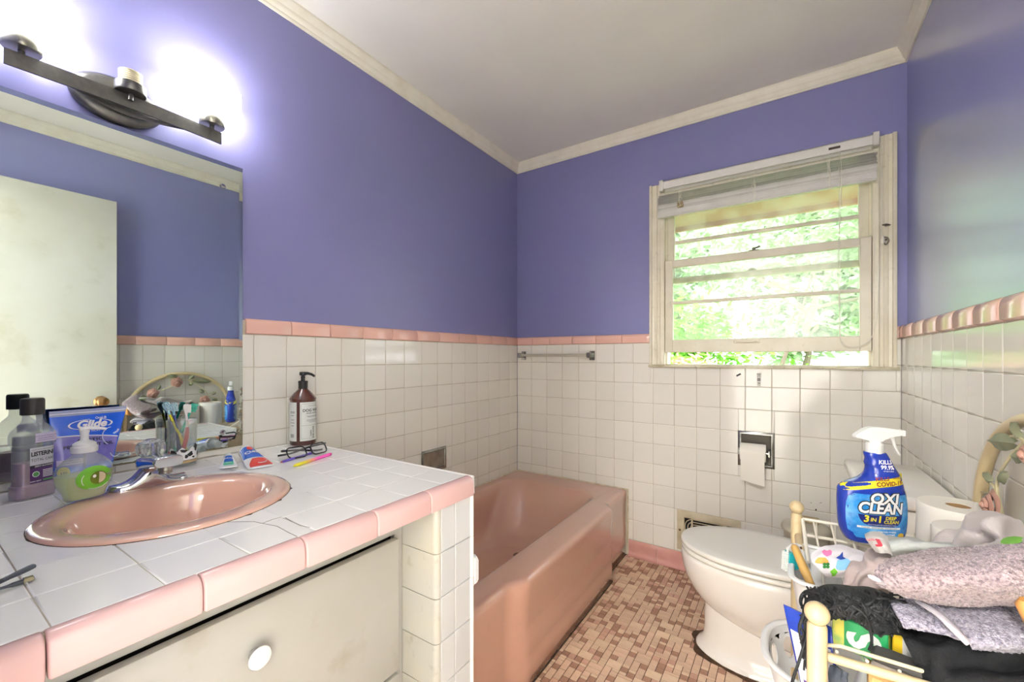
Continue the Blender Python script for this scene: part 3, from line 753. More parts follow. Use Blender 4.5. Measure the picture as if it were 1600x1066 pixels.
# ---- cabinet below
cab_m = M('grubby_cabinet_paint', (178, 177, 171), rough=.42, var=(4, .4, (164, 160, 146)), var2=(11, .5, (146, 130, 94), .6, .82), bump=(24, .05))
cab = thing('vanity_cabinet', 'off-white painted vanity cabinet with a wide drawer and a tiled end leg', 'cabinet', (.4, -1.9, 0))
mb = MB()
mb.box((.668, -1.612, 0), (.683, -1.5885, .7495)); mb.box((.668, YF+.001, .672), (.683, -1.612, .7495)); mb.box((.668, YF+.001, .0), (.683, -1.612, .10)); mb.box((.668, YF+.001, 0), (.683, YF+.035, .75))
mb.box((.668, YF+.001, .335), (.683, -1.612, .36)); obj('face_frame', mb, cab_m, cab, 0)
mb = MB(); mb.box((.64, YF+.002, .1), (.645, -1.60, .74)); mb.box((.003, YF+.002, 0), (.645, YF+.02, .74)); mb.box((.003, -1.60, 0), (.66, -1.585, .7495)); mb.box((.003, YF+.002, .06), (.66, -1.60, .08)); obj('carcass', mb, dark, cab, 0)
kn_m = M('glossy_white_knob', (235, 235, 232), rough=.06, coat=1)
for z0, z1 in ((.35, .6675), (.085, .342)):
    mb = MB(); mb.box((.6835, -2.285, z0), (.703, -1.614, z1), .004, seg=2); d = obj('drawer', mb, cab_m, cab, 30)
    zk = .583 if z0 > .2 else .22; ry = Matrix.Rotation(PI/2, 3, 'Y')
    mb = MB(); mb.lathe([(.011, 0), (.009, .004), (.008, .012), (.0185, .016), (.0195, .019)], (.703, -1.942, zk), 28, rot=ry, cap=False); obj('knob_rim', mb, chrome, d)
    mb = MB(); mb.lathe([(.0193, .0188), (.0185, .0205), (.012, .0225), (0, .0232)], (.703, -1.942, zk), 28, rot=ry, cap=False); obj('knob', mb, kn_m, d)
# tiled leg at the tub end
LG = [.7465-.1062*k for k in range(8)]
mb = MB(); mb.box((.684, -1.583, 0), (.7955, -1.4645, .7495)); mb.box((.003, -1.585, 0), (.7, -1.4645, .7495)); leg = obj('tiled_leg', mb, M('leg_grout', (176, 166, 140), rough=.85, var=(20, .5, (120, 106, 76))), cab, 0)
for k in range(7):
    zc, h = (LG[k]+LG[k+1])/2, .1062-.0018
    for y0, y1 in ((-1.5715, -1.5230), (-1.5214, -1.4642)):
        put_tile(leg, 'F', (.8, (y0+y1)/2, zc), y1-y0, h, M('leg_tile', (204, 206, 207), rough=.1, rnd=.03), jit=.002)
    # bullnose return wrapping the corner of the leg
    mb = MB(); pr = [(.684, -1.5885)]+[(.786+.0135*math.sin(a), -1.5750-.0135*math.cos(a)) for a in [PI/2*q/6 for q in range(7)]]+[(.7995, -1.5735), (.794, -1.5735), (.794, -1.5825), (.684, -1.5825)]
    vs = mb.grid([[(x, y, zc+s*h/2) for x, y in pr] for s in (-1, 1)], cv=True); mb.face(vs[0]); mb.face(list(reversed(vs[1])))
    obj('bullnose_tile', mb, M('old_bullnose', (188, 187, 180), rough=.16, rnd=.03, var=(9, .4, (200, 192, 166)), var2=(30, .4, (140, 124, 86), .62, .8)), leg, 40)
    mb = MB(); pr = [(.003, -1.4630), (.800, -1.4630), (.8040, -1.4618), (.8055, -1.4590), (.8045, -1.4560), (.800, -1.4545), (.003, -1.4545)]
    vs = mb.grid([[(x, y, zc+s*h/2) for x, y in pr] for s in (-1, 1)], cv=True); mb.face(vs[0]); mb.face(list(reversed(vs[1]))); obj('end_tile', mb, tile_c, leg, 40)
mb = MB(); pr = [(-1.4632, .7515), (-1.4632, .7962), (-1.4605, .7982), (-1.4570, .7975), (-1.4545, .794), (-1.4545, .7515)]
vs = mb.grid([[(x, y, z) for y, z in pr] for x in (.003, .806)], cv=True); mb.face(vs[0]); mb.face(list(reversed(vs[1]))); obj('end_edge_tile', mb, tile_c, top, 40)
sh = thing('wall_holder', 'small white plastic holder stuck on the tub side of the vanity leg', 'holder', (.77, -1.4544, .503))
mb = MB(); mb.prism(rrect(.742, .802, .503, .588, .010, 5), lambda x, y, d: (x, d, y), -1.4543, -1.450); obj('back_plate', mb, M('white_plastic', (228, 230, 230), rough=.3), sh, 40)
mb = MB(); mb.prism(rrect(.752, .806, .508, .583, .012, 5), lambda x, y, d: (x, d, y), -1.4499, -1.437); bmesh.ops.bevel(mb.bm, geom=list(mb.bm.edges), offset=.002, segments=2, affect='EDGES'); obj('cover', mb, M('white_plastic', (228, 230, 230)), sh, 40)
# ---- strip of tile between counter and mirror
for y0, y1 in [(-1.6595-.1518*k, -1.6595-.1518*(k+1)) for k in range(4)]:
    y1 = max(y1, YF+.003)
    put_tile(wall_left, 'L', (.0002, (y0+y1)/2, .8085), abs(y1-y0)-.002, .0185, tile_w, name='backsplash_tile')
# ---- basin
pinkp = M('pink_porcelain', (222, 178, 158), rough=.08, coat=1.0, var=(5, .2, (212, 164, 142)))
sink = thing('sink', 'round pink porcelain sink set into the white tiled countertop', 'sink', (.405, -1.957, CT))
prof = [(.405, -1.957, .207, .212, .7975), (.405, -1.957, .2062, .2112, .8002), (.405, -1.957, .203, .208, .8024), (.405, -1.957, .195, .200, .8036), (.408, -1.957, .17, .19, .8034), (.4115, -1.956, .1465, .178, .8016), (.4125, -1.9555, .138, .170, .7970),
        (.4125, -1.9555, .131, .163, .789), (.4125, -1.9555, .123, .154, .768), (.4125, -1.9555, .112, .14, .742), (.4125, -1.9555, .095, .118, .716), (.412, -1.955, .07, .085, .694), (.41, -1.955, .045, .052, .682), (.405, -1.955, .021, .021, .677),
        (.405, -1.955, .026, .026, .668), (.41, -1.955, .06, .07, .676), (.4125, -1.9555, .105, .13, .712), (.4125, -1.9555, .137, .169, .782), (.405, -1.957, .186, .19, .7965)]
mb = MB(); vs = mb.grid([[(cx+a*math.cos(2*PI*k/72), cy+b*math.sin(2*PI*k/72), z) for k in range(72)] for cx, cy, a, b, z in prof], cu=True, cv=True)
obj('basin', mb, pinkp, sink, 60)
mb = MB(); rr = random.Random(5); ro, ri = [], []
for k in range(160):
    t = 2*PI*k/160; w = .0012+.0022*max(0, noise.noise(Vector((math.cos(t)*6, math.sin(t)*6, 3))))+(.004 if rr.random() < .03 else 0)
    ro.append((SKC[0]+(SKA[0]+w)*math.cos(t), SKC[1]+(SKA[1]+w)*math.sin(t), CT+.0004)); ri.append((SKC[0]+(SKA[0]-.004)*math.cos(t), SKC[1]+(SKA[1]-.004)*math.sin(t), CT+.0012))
mb.grid([ri, ro, [(x, y, CT-.001) for x, y, z in ro]], cv=True); obj('caulk_line', mb, stain, sink, 0)
mb = MB(); mb.lathe([(.023, .676), (.023, .680), (.019, .681), (.016, .678), (0, .6775)], (.405, -1.955, 0), 24, cap=False); obj('drain', mb, chrome_o, sink)
# ---- tap
fau = thing('faucet', 'chrome basin faucet with a round clear knob behind the pink sink', 'faucet', (.225, -1.954, .806))
FYC, FXC = -1.954, .222
mb = MB(); rows = []
for t in [k/20 for k in range(21)]:
    s = -1+2*t; y = FYC+.076*s; e = max(0.0, 1-abs(s)**6)**.5
    w = .026*e*(.86+.14*(1-s*s)); h = .012*min(1, e*1.6)+.040*math.exp(-(s/.34)**2)
    row = []
    for k in range(17):
        a = PI*k/16; row.append((FXC+w*math.cos(a), y, .8045+h*math.sin(a)**.6))
    row.append((FXC-w, y, .803)); row.append((FXC+w, y, .803)); rows.append(row)
vs = mb.grid(rows, cv=True); mb.face(vs[0]); mb.face(list(reversed(vs[-1]))); obj('body', mb, chrome, fau, 50)
mb = MB(); rows = []
for x, zc, hw, hh in smoothtab([(FXC-.026, .848, .016, .010), (FXC-.01, .855, .023, .014), (FXC+.03, .862, .026, .016), (FXC+.07, .868, .026, .0145), (FXC+.105, .8725, .0265, .013), (FXC+.121, .874, .0265, .0125), (FXC+.126, .874, .025, .011)], 3):
    row = []
    for k in range(20):
        a = 2*PI*k/20; c, s = math.cos(a), math.sin(a); row.append((x, FYC+hw*math.copysign(abs(c)**.5, c), zc+hh*math.copysign(abs(s)**.6, s)))
    rows.append(row)
vs = mb.grid(rows, cv=True); mb.face(list(reversed(vs[0]))); mb.face(vs[-1]); obj('spout', mb, chrome, fau, 50)
mb = MB(); mb.lathe([(.0125, .846), (.0125, .852), (.0135, .853), (.0135, .864)], (FXC+.103, FYC, 0), 20); obj('aerator', mb, chrome_o, fau)
acr = M('clear_acrylic', (232, 236, 238), rough=.04, trans=.75, ior=1.49, spec=.8)
mb = MB(); rows = []
for r, z in [(.012, .868), (.013, .871), (.024, .876), (.0285, .884), (.0285, .896), (.024, .905), (.014, .910)]:
    rows.append([(FXC+.012+r*math.cos(2*PI*k/28)*(1.0 if k % 2 else .87), FYC+r*math.sin(2*PI*k/28)*(1.0 if k % 2 else .87), z) for k in range(28)])
vs = mb.grid(rows, cv=True, flip=True); mb.face(list(reversed(vs[0]))); mb.face(vs[-1]); obj('knob', mb, acr, fau, 0)
mb = MB(); mb.lathe([(.013, .852), (.013, .869)], (FXC+.012, FYC, 0), 20); obj('knob_stem', mb, chrome, fau)
mb = MB(); mb.lathe([(.012, .9095), (.010, .912), (0, .9125)], (FXC+.012, FYC, 0), 20, cap=False); obj('knob_cap', mb, chrome, fau)
# ================================================================== MIRROR
mir = thing('mirror', 'large frameless wall mirror with a desilvered lower right corner', 'mirror', (.005, -2.0, .818))
mm = bpy.data.materials.new('mirror_glass'); mm.use_nodes = True; nt = mm.node_tree; N = nt.nodes; L = nt.links; b = N['Principled BSDF']
b.inputs['Metallic'].default_value = 1; b.inputs['Roughness'].default_value = .012; b.inputs['Base Color'].default_value = (.74, .83, .81, 1)
tc = N.new('ShaderNodeTexCoord'); sx = N.new('ShaderNodeSeparateXYZ'); L.new(tc.outputs['Object'], sx.inputs[0])
def mth(op, a, b2=None, cl=False):
    n = N.new('ShaderNodeMath'); n.operation = op; n.use_clamp = cl
    for i, x in enumerate((a, b2)):
        if x is None: continue
        if hasattr(x, 'links'): L.new(x, n.inputs[i])
        else: n.inputs[i].default_value = x
    return n.outputs[0]
nz = N.new('ShaderNodeTexNoise'); nz.inputs['Scale'].default_value = 60; nz.inputs['Detail'].default_value = 8; L.new(tc.outputs['Object'], nz.inputs['Vector'])
nz2 = N.new('ShaderNodeTexNoise'); nz2.inputs['Scale'].default_value = 14; nz2.inputs['Detail'].default_value = 3; L.new(tc.outputs['Object'], nz2.inputs['Vector'])
def edge(d, w):   # 1 at the edge, 0 at distance w
    return mth('SUBTRACT', 1.0, mth('DIVIDE', d, w), True)
dr = mth('SUBTRACT', -1.657, sx.outputs['Y']); db = mth('SUBTRACT', sx.outputs['Z'], .818)
right = mth('MULTIPLY', edge(dr, .022), mth('MULTIPLY', edge(db, .36), 1.25)); bottom = mth('MULTIPLY', edge(db, .010), .95)
crn = mth('MULTIPLY', edge(dr, .075), edge(db, .10)); crn = mth('MULTIPLY', crn, 1.7)
tot = mth('MAXIMUM', mth('MAXIMUM', right, bottom), crn)
wob = mth('ADD', tot, mth('MULTIPLY', mth('SUBTRACT', mth('ADD', nz.outputs['Fac'], nz2.outputs['Fac']), 1.0), 1.5))
mr = N.new('ShaderNodeMapRange'); mr.inputs['From Min'].default_value = .56; mr.inputs['From Max'].default_value = .72; L.new(wob, mr.inputs['Value'])
mk = mth('MULTIPLY', mr.outputs['Result'], mth('GREATER_THAN', tot, .05))
rust = N.new('ShaderNodeBsdfPrincipled'); rust.inputs['Roughness'].default_value = .3
cr = N.new('ShaderNodeMix'); cr.data_type = 'RGBA'; cr.inputs['A'].default_value = (*col((150, 140, 110)), 1); cr.inputs['B'].default_value = (*col((58, 42, 28)), 1); L.new(nz2.outputs['Fac'], cr.inputs['Factor']); L.new(cr.outputs['Result'], rust.inputs['Base Color'])
ms = N.new('ShaderNodeMixShader'); L.new(mk, ms.inputs[0]); L.new(b.outputs[0], ms.inputs[1]); L.new(rust.outputs[0], ms.inputs[2]); L.new(ms.outputs[0], N['Material Output'].inputs['Surface'])
mb = MB(); my0, my1, mz0, mz1 = YF+.012, -1.657, .818, 1.7155
mb.face([mb.v(p) for p in ((.008, my0, mz0), (.008, my1-.010, mz0), (.008, my1-.010, mz1-.012), (.008, my0, mz1-.012))])
mb.face([mb.v(p) for p in ((.008, my0, mz1-.012), (.008, my1-.010, mz1-.012), (.0092, my1, mz1), (.0092, my0, mz1))])
mb.face([mb.v(p) for p in ((.008, my1-.010, mz0), (.0072, my1, mz0), (.0072, my1, mz1-.012), (.008, my1-.010, mz1-.012))]); mb.face([mb.v(p) for p in ((.008, my1-.010, mz1-.012), (.0072, my1, mz1-.012), (.0092, my1, mz1))])
mb.face([mb.v(p) for p in ((.0092, my0, mz1), (.0092, my1, mz1), (.0064, my1, mz1), (.0064, my0, mz1))]); mb.face([mb.v(p) for p in ((.0072, my1, mz0), (.0064, my1, mz0), (.0064, my1, mz1), (.0092, my1, mz1), (.0072, my1, mz1-.012))])
obj('silvered_glass', mb, mm, mir, 0)
mb = MB(); mb.box((.0028, YF+.012, .8182), (.0064, -1.6572, 1.7153)); obj('mirror_backing', mb, M('mirror_edge', (70, 84, 78), rough=.3), mir, 0)
for y, z in ((-1.714, 1.640), (-1.714, .868), (-2.25, 1.640), (-2.25, .868)):
    ry = Matrix.Rotation(PI/2, 3, 'Y'); mb = MB(); mb.lathe([(.0085, 0), (.008, .0025), (.006, .003), (.005, .0026), (0, .004)], (.008, y, z), 20, rot=ry, cap=False); obj('mirror_screw', mb, chrome, mir)
# ================================================================== VANITY LIGHT
vl = thing('vanity_light', 'dark bronze three lamp wall light above the mirror with one shade missing', 'lamp', (.0, -1.962, 1.76))
bronze = M('brushed_dark_bronze', (104, 104, 102), rough=.36, metal=.85, var=(80, .4, (128, 126, 120)))
steel = M('brushed_nickel_cup', (150, 148, 136), rough=.3, metal=.9)
mb = MB(); rows = []
for d, s in ((-.006, .96), (.006, 1.0), (.012, .97), (.017, .88), (.020, .80), (.021, .5), (.0212, 0.02)): rows.append([(d, -1.960+.094*s*math.cos(2*PI*k/48), 1.781+.060*s*math.sin(2*PI*k/48)) for k in range(48)])
vs = mb.grid(rows, cv=True); mb.face(vs[-1]); obj('wall_plate', mb, bronze, vl, 40)
mb = MB(); ry = Matrix.Rotation(PI/2, 3, 'Y'); mb.lathe([(.005, 0), (.0045, .003), (0, .004)], (.0205, -1.962, 1.748), 12, rot=ry, cap=False); obj('screw', mb, chrome, vl)
def strap(pts, w, t, mb):
    """flat bar standing on edge along a path of (x,y,z)"""
    P_ = curve_pts(pts, 5); rows = []
    for p in P_: rows.append([p+Vector((-t/2, 0, -w/2)), p+Vector((t/2, 0, -w/2)), p+Vector((t/2, 0, w/2)), p+Vector((-t/2, 0, w/2))])
    vs = mb.grid(rows, cv=True); mb.face(vs[0]); mb.face(list(reversed(vs[-1])))
mb = MB(); strap([(.060, -2.158, 1.763), (.058, -2.069, 1.766), (.050, -1.946, 1.772), (.056, -1.839, 1.768), (.060, -1.7394, 1.763)], .034, .006, mb); obj('bar', mb, bronze, vl, 40)
mb = MB(); strap([(.057, -2.075, 1.760), (.044, -2.017, 1.752), (.034, -1.946, 1.746), (.042, -1.870, 1.753), (.055, -1.8075, 1.760)], .010, .004, mb); obj('lower_arc', mb, bronze, vl, 40)
mb = MB(); strap([(.053, -2.059, 1.775), (.034, -1.946, 1.796), (.050, -1.834, 1.775)], .008, .004, mb); obj('upper_arc', mb, bronze, vl, 40)
mb = MB(); mb.cyl((.018, -1.946, 1.782), (.048, -1.946, 1.774), .009, n=12); obj('arm', mb, bronze, vl)
shade_m = M('lit_frosted_glass', (1, 1, 1), rough=.5, emit=((1.0, .985, .955), SHADE_EMIT))
DZL = .0335
for y in (-2.132, -1.946, -1.762):
    xc = .056; mb = MB(); mb.cyl((xc, y, 1.774), (xc, y, 1.797), .006, n=10); obj('stem', mb, bronze, vl)
    mb = MB(); mb.lathe([(.005, 1.7895), (.031, 1.7905), (.0325, 1.7935), (.0325, 1.8115), (.028, 1.8138)], (xc, y, 0), 28); obj('cup', mb, steel if y != -1.946 else bronze, vl)
    if y == -1.946:
        mb = MB(); pr = [(.0225, 1.8135)]
        for k in range(6): pr += [(.0225, 1.8155+.0052*k), (.0245, 1.817+.0052*k), (.0245, 1.8183+.0052*k), (.0225, 1.82+.0052*k)]
        mb.lathe(pr+[(.018, 1.8465), (.016, 1.8235)], (xc, y, 0), 28); obj('lamp_socket', mb, M('ivory_socket', (214, 206, 176), rough=.45), vl, 30)
    else:
        mb = MB(); rows = []
        for s, z in ((.30, 1.7815), (.80, 1.7815), (.93, 1.7835), (.985, 1.788), (1.0, 1.796), (1.0, 1.871), (.985, 1.879), (.95, 1.882), (.93, 1.879), (.93, 1.80)):
            z += DZL; rows.append([(xc+.046*s*math.copysign(abs(math.cos(2*PI*k/48))**.85, math.cos(2*PI*k/48)), y+.0755*s*math.copysign(abs(math.sin(2*PI*k/48))**.85, math.sin(2*PI*k/48)), z) for k in range(48)])
        vs = mb.grid(rows, cv=True, flip=True); mb.face(list(reversed(vs[0]))); obj('glass_shade', mb, shade_m, vl, 50)
# ================================================================== BATHTUB
tubm = M('pink_bathtub_enamel', (192, 148, 130), rough=.10, coat=1.0, spec=.8, var=(3, .3, (182, 138, 118)), var2=(30, .12, (156, 112, 92), .6, .8))
tub = thing('bathtub', 'salmon pink built-in bathtub between the vanity and the window wall', 'bathtub', (.37, -.73, 0))
TL = -1.452
def apron_x(y):
    """front edge of the rim: set back at both ends, swelling in the middle"""
    def sst(a, b, t): t = min(1, max(0, (t-a)/(b-a))); return t*t*(3-2*t)
    k = sst(-.265, -.325, y)*sst(-1.20, -1.105, y)
    return .727+.038*k
ysamp = sorted(set([0-.004, -.03, -.08, -.15, -.2, -.24]+[-.26-.008*k for k in range(10)]+[-.35-.06*k for k in range(12)]+[-1.03, -1.06]+[-1.09-.012*k for k in range(11)]+[-1.26, -1.32, -1.38, -1.43, TL]), reverse=True)
# apron: profile from rim edge down to floor
mb = MB(); rows = []
for y in ysamp:
    ex = apron_x(y); k = (ex-.727)/.038
    rows.append([(.655, y, .3622), (.6595, y, .3634), (.664, y, .3635), (ex-.030, y, .3635), (ex-.018, y, .3625), (ex-.009, y, .3585), (ex-.0025, y, .351), (ex-.0002, y, .340), (ex-.001, y, .322), (ex-.003-.004*k, y, .27), (ex-.004-.007*k, y, .20), (ex-.004-.008*k, y, .178), (ex-.003-.002*k, y, .165), (ex-.003-.001*k, y, .11), (ex-.003-.004*k, y, .092), (ex-.003, y, .080), (ex-.002, y, .010), (ex-.012, y, .001), (.66, y, .001)])
vs = mb.grid(rows, flip=True); mb.face(vs[0]); mb.face(list(reversed(vs[-1]))); obj('apron', mb, tubm, tub, 70)
# rim and well
def well(z):  # (x0,x1,y0,y1,r) of the inside at depth
    t = (.3635-z)/.285
    return (.060+.055*t, .618-.075*t, -1.330+.07*t, -.165-.20*t**1.0, .125+.075*t)
def rr_loop(x0, x1, y0, y1, r, z, n=10):
    return [(x, y, z) for x, y in rrect(x0, x1, y0, y1, r, n)]
mb = MB(); nn = 44
lo = [(.002, .6620, TL, -.0025, .002, .3635), (.045, .636, -1.350, -.148, .115, .3635), (.053, .629, -1.341, -.156, .120, .3605), (.060, .621, -1.333, -.165, .124, .352)]
for z in (.32, .27, .21, .16): x0, x1, y0, y1, r = well(z); lo.append((x0, x1, y0, y1, r, z))
x0, x1, y0, y1, r = well(.12); lo += [(x0+.008, x1-.008, y0+.01, y1-.012, r, .118), (x0+.03, x1-.03, y0+.035, y1-.045, r-.02, .096), (x0+.07, x1-.07, y0+.09, y1-.10, .12, .088), (x0+.15, x1-.15, y0+.25, y1-.25, .05, .086)]
vs = mb.grid([rr_loop(*l) for l in lo], cv=True); mb.face(vs[-1]); obj('tub_well', mb, tubm, tub, 60)
mb = MB(); pr = [(.0, .0), (.006, .0), (.004, .006), (.0, .008)]
for a, b in (((.002, TL+.01, .364), (.002, -.003, .364)), ((.002, -.0025, .364), (.735, -.0025, .364)), ((.737, -.003, .364), (.737, -.003, .003))): mb.tube([a, b], .0035, n=6)
obj('caulk', mb, M('old_caulk', (206, 194, 168), rough=.7, var=(30, .6, (150, 130, 96))), tub)
mb = MB(); mb.lathe([(.028, .0865), (.028, .0895), (.02, .091), (0, .0905)], (.33, -.5, 0), 20, cap=False); obj('drain', mb, chrome_o, tub)
mb = MB(); mb.tube([(apron_x(y)-.002, y, .001) for y in ysamp], .003, n=6, flat=(.7, 1)); obj('floor_seam', mb, stain, tub)
# ---- recessed soap dish, towel bar
sd_ = thing('soap_dish', 'tarnished chrome recessed soap dish in the tiled tub wall', 'soap dish', (0, -.77, .587))
def frame(mb, u0, u1, v0, v1, b, fn, d0, d1, r=.003):
    """picture-frame ring with bevelled face"""
    o = [(u0, v0), (u1, v0), (u1, v1), (u0, v1)]
    def off(k): return [(u0+k, v0+k), (u1-k, v0+k), (u1-k, v1-k), (u0+k, v1-k)]
    mb.grid([[fn(x, y, d) for x, y in off(k)] for k, d in ((0, d0), (0, d1-.002), (.0025, d1), (b-.003, d1), (b, d1-.003), (b, d0))], cv=True)
fl = lambda u, v, d: (d, u, v)
mb = MB(); frame(mb, -.857, -.683, .530, .644, .015, fl, -.012, .004); obj('frame', mb, chrome_o, sd_, 40)
mb = MB(); x0, x1 = -.843, -.697; mb.grid([[fl(x, y, d) for x, y in ((x0+k, .544+k), (x1-k, .544+k), (x1-k, .630-k), (x0+k, .630-k))] for k, d in ((0, .0004), (.004, -.0006), (.01, -.0008))], cv=True)
mb.face([mb.v(fl(x, y, -.0008)) for x, y in ((x0+.01, .554), (x1-.01, .554), (x1-.01, .62), (x0+.01, .62))]); 
for q in range(4): mb.box((-.0012, x0+.025+.03*q, .556), (.0008, x0+.037+.03*q, .618), .001)
obj('recess', mb, M('worn_steel', (150, 140, 128), rough=.35, metal=.7, var=(18, .6, (96, 84, 72))), sd_, 30)
tbm = M('clear_aged_acrylic', (196, 192, 176), rough=.2, spec=.6, trans=.35)
tb = thing('towel_bar', 'empty acrylic towel bar with chrome brackets on the window wall', 'towel bar', (.29, -.005, 1.115))
for x in (.052, .524):
    mb = MB(); mb.box((x-.016, -.007, 1.086), (x+.016, -.0005, 1.140), .002); mb.box((x-.010, -.062, 1.100), (x+.010, -.006, 1.130), .003); mb.box((x-.014, -.060, 1.103), (x+.014, -.048, 1.127), .002); obj('bracket', mb, chrome_o, tb, 30)
mb = MB(); mb.box((.062, -.0615, 1.107), (.514, -.0465, 1.1235), .002); obj('bar', mb, tbm, tb, 30)
# ---- paper holder with roll, wall register
th = thing('paper_holder', 'tarnished chrome recessed toilet paper holder in the window wall', 'holder', (1.354, 0, .664))
fb = lambda u, v, d: (u, -d, v)
mb = MB(); frame(mb, 1.278, 1.430, .580, .748, .016, fb, -.012, .005); obj('frame', mb, chrome_o, th, 40)
mb = MB(); a = (1.292, 1.416, .594, .734)
mb.box((a[0], .0012, a[2]), (a[1], .0017, a[3])); obj('recess', mb, M('dark_recess', (74, 70, 62), rough=.5, metal=.4), th, 0)
mb = MB(); mb.box((1.404, -.050, .640), (1.414, -.001, .672), .003); mb.box((1.282, -.050, .640), (1.290, -.001, .672), .003); mb.cyl((1.286, -.042, .657), (1.410, -.042, .657), .008, n=14); obj('roller', mb, chrome_o, th, 40)
tpm = M('toilet_paper', (226, 222, 212), rough=.95, bump=(160, .15))
tp = thing('toilet_paper', 'nearly used toilet paper roll hanging in the wall holder', 'toilet paper', (1.343, -.05, .657))
mb = MB(); ry = Matrix.Rotation(PI/2, 3, 'Y'); mb.lathe([(.021, -.052), (.040, -.052), (.0405, -.050), (.0405, .050), (.040, .052), (.021, .052), (.021, -.052)], (1.345, -.042, .657), 36, rot=ry, cap=False); obj('roll', mb, tpm, tp, 50)
ctl = [[(1.297+.096*s, -.042-.041*math.sin(a) if k < 4 else -.086+.004*(k-4)+.003*math.sin(s*6+k), .657+.041*math.cos(a) if k < 4 else .652-.031*(k-3)-(.004*s*(k-3))) for s in (0, .33, .66, 1)] for k, a in enumerate((.1, .6, 1.1, 1.5, 1.6, 1.6, 1.6, 1.6))]
cloth('hanging_sheet', ctl, tpm, tp, nu=3, nv=5, thick=.0012, rough=.0012, rscale=45, seed=4)
rg = thing('wall_register', 'cream metal heating register low in the window wall behind the toilet', 'vent', (1.144, -.003, .204))
rgm = M('cream_register', (196, 186, 160), rough=.4, var=(14, .5, (150, 136, 106)))
mb = MB(); frame(mb, .997, 1.291, .102, .307, .036, fb, -.012, .006); obj('frame', mb, rgm, rg, 40)
mb = MB(); mb.box((1.03, .0008, .135), (1.26, .0015, .275)); obj('duct', mb, dark, rg, 0)
for q in range(5):
    k = .0135*q; mb = MB(); o = rrect(1.036+k, 1.252-k, .141+k*.95, .269-k*.95, max(.008, .04-k*.7), 6); mb.tube([(x, -.002, y) for x, y in o], .0022, n=5, closed=True, flat=(1, 1.6)); obj('louver', mb, rgm, rg)
mb = MB(); mb.box((1.070-.004, -.0055, .137), (1.070+.004, .0, .273)); mb.box((1.225-.004, -.0055, .137), (1.225+.004, .0, .273)); mb.box((1.03, -.0055, .201), (1.26, 0, .209)); obj('crossbar', mb, rgm, rg, 0)
for x in (1.011, 1.277): 
    mb = MB(); mb.lathe([(.006, 0), (.005, .002), (0, .0025)], (x, -.006, .204), 10, rot=Matrix.Rotation(PI/2, 3, 'X'), cap=False); obj('screw', mb, M('rusty_screw', (110, 84, 62), rough=.6, metal=.5), rg)
st = M('paper_sticker', (226, 224, 216), rough=.6); ink = M('black_print', (34, 34, 36), rough=.6)
s1 = thing('barcode_sticker', 'small white printed sticker left on the tile below the window', 'sticker', (1.36, -.0005, .99))
s = aty(1186, 593, -.001); fs = lambda u, v: (s.x+u, -.0012, s.z+v)
mb = MB(); rect_on(mb, -.011, .011, -.032, .032, lambda u, v: (s.x+u, -.0006, s.z+v), nu=1, nv=1); obj('paper', mb, st, s1, 0)
mb = MB()
for v, w in ((.026, .018), (.020, .012), (-.016, .012), (-.020, .010), (-.027, .014)): rect_on(mb, -w/2, w/2, v-.0012, v+.0012, fs, nu=1, nv=1)
for q in range(5): rect_on(mb, -.007, .006, -.008+.003*q, -.0062+.003*q+(.0006 if q % 2 else 0), fs, nu=1, nv=1)
text_on(mb, 'SIZE', fs, 0, .013, .008, bold=.01); obj('print', mb, ink, s1, 0)
s2 = MB(); q = aty(1154, 586, -.001); s2.box((-.011, -.0008, -.004), (.011, .0, .004), mat=Matrix.Translation((q.x, -.0006, q.z)) @ Matrix.Rotation(-.55, 4, 'Y')); o = obj('label_scrap', s2, ink, smooth=0); tag(o, 'tiny black label scrap stuck to the tile left of the white sticker', 'sticker')
mb = MB(); q = aty(1275, 797, -.002)
for du, dv, r_ in ((0, 0, .003), (-.018, .028, .0022), (.016, .034, .0022), (-.01, .012, .0012), (.02, .036, .0016)): mb.lathe([(r_, 0), (0, .0006)], (q.x+du, -.0004, q.z+dv), 8, rot=Matrix.Rotation(PI/2, 3, 'X'), sy=1.6 if du == 0 else .7, cap=False)
obj('adhesive_spots', mb, ink, wall_back, 0)
# ================================================================== THINGS ON THE COUNTER
def clear(name, c, body=.12, rough=.03, gl_=.9):
    """thin clear plastic or glass: mostly lets light through, mirrors at grazing angles, faint body tint"""
    if name in MATS: return MATS[name]
    m = bpy.data.materials.new(name); MATS[name] = m; m.use_nodes = True; nt = m.node_tree; N = nt.nodes; N.remove(N['Principled BSDF']); L = nt.links
    c = col(c); t = N.new('ShaderNodeBsdfTransparent'); t.inputs['Color'].default_value = (*[1-(1-x)*.28 for x in c], 1)
    g = N.new('ShaderNodeBsdfGlossy'); g.inputs['Roughness'].default_value = rough; fa = N.new('ShaderNodeLayerWeight'); fa.inputs['Blend'].default_value = .2; lw = N.new('ShaderNodeMapRange'); L.new(fa.outputs['Facing'], lw.inputs['Value']); lw.inputs['To Min'].default_value = .035; lw.inputs['To Max'].default_value = .55
    d = N.new('ShaderNodeBsdfDiffuse'); d.inputs['Color'].default_value = (*c, 1)
    a = N.new('ShaderNodeMixShader'); a.inputs[0].default_value = body; L.new(t.outputs[0], a.inputs[1]); L.new(d.outputs[0], a.inputs[2])
    b = N.new('ShaderNodeMixShader'); L.new(lw.outputs[0], b.inputs[0]); L.new(a.outputs[0], b.inputs[1]); L.new(g.outputs[0], b.inputs[2]); L.new(b.outputs[0], N['Material Output'].inputs['Surface']); return m
pl = clear('clear_plastic', (232, 240, 238), .20); glass_c = clear('clear_tumbler', (226, 232, 228), .10)
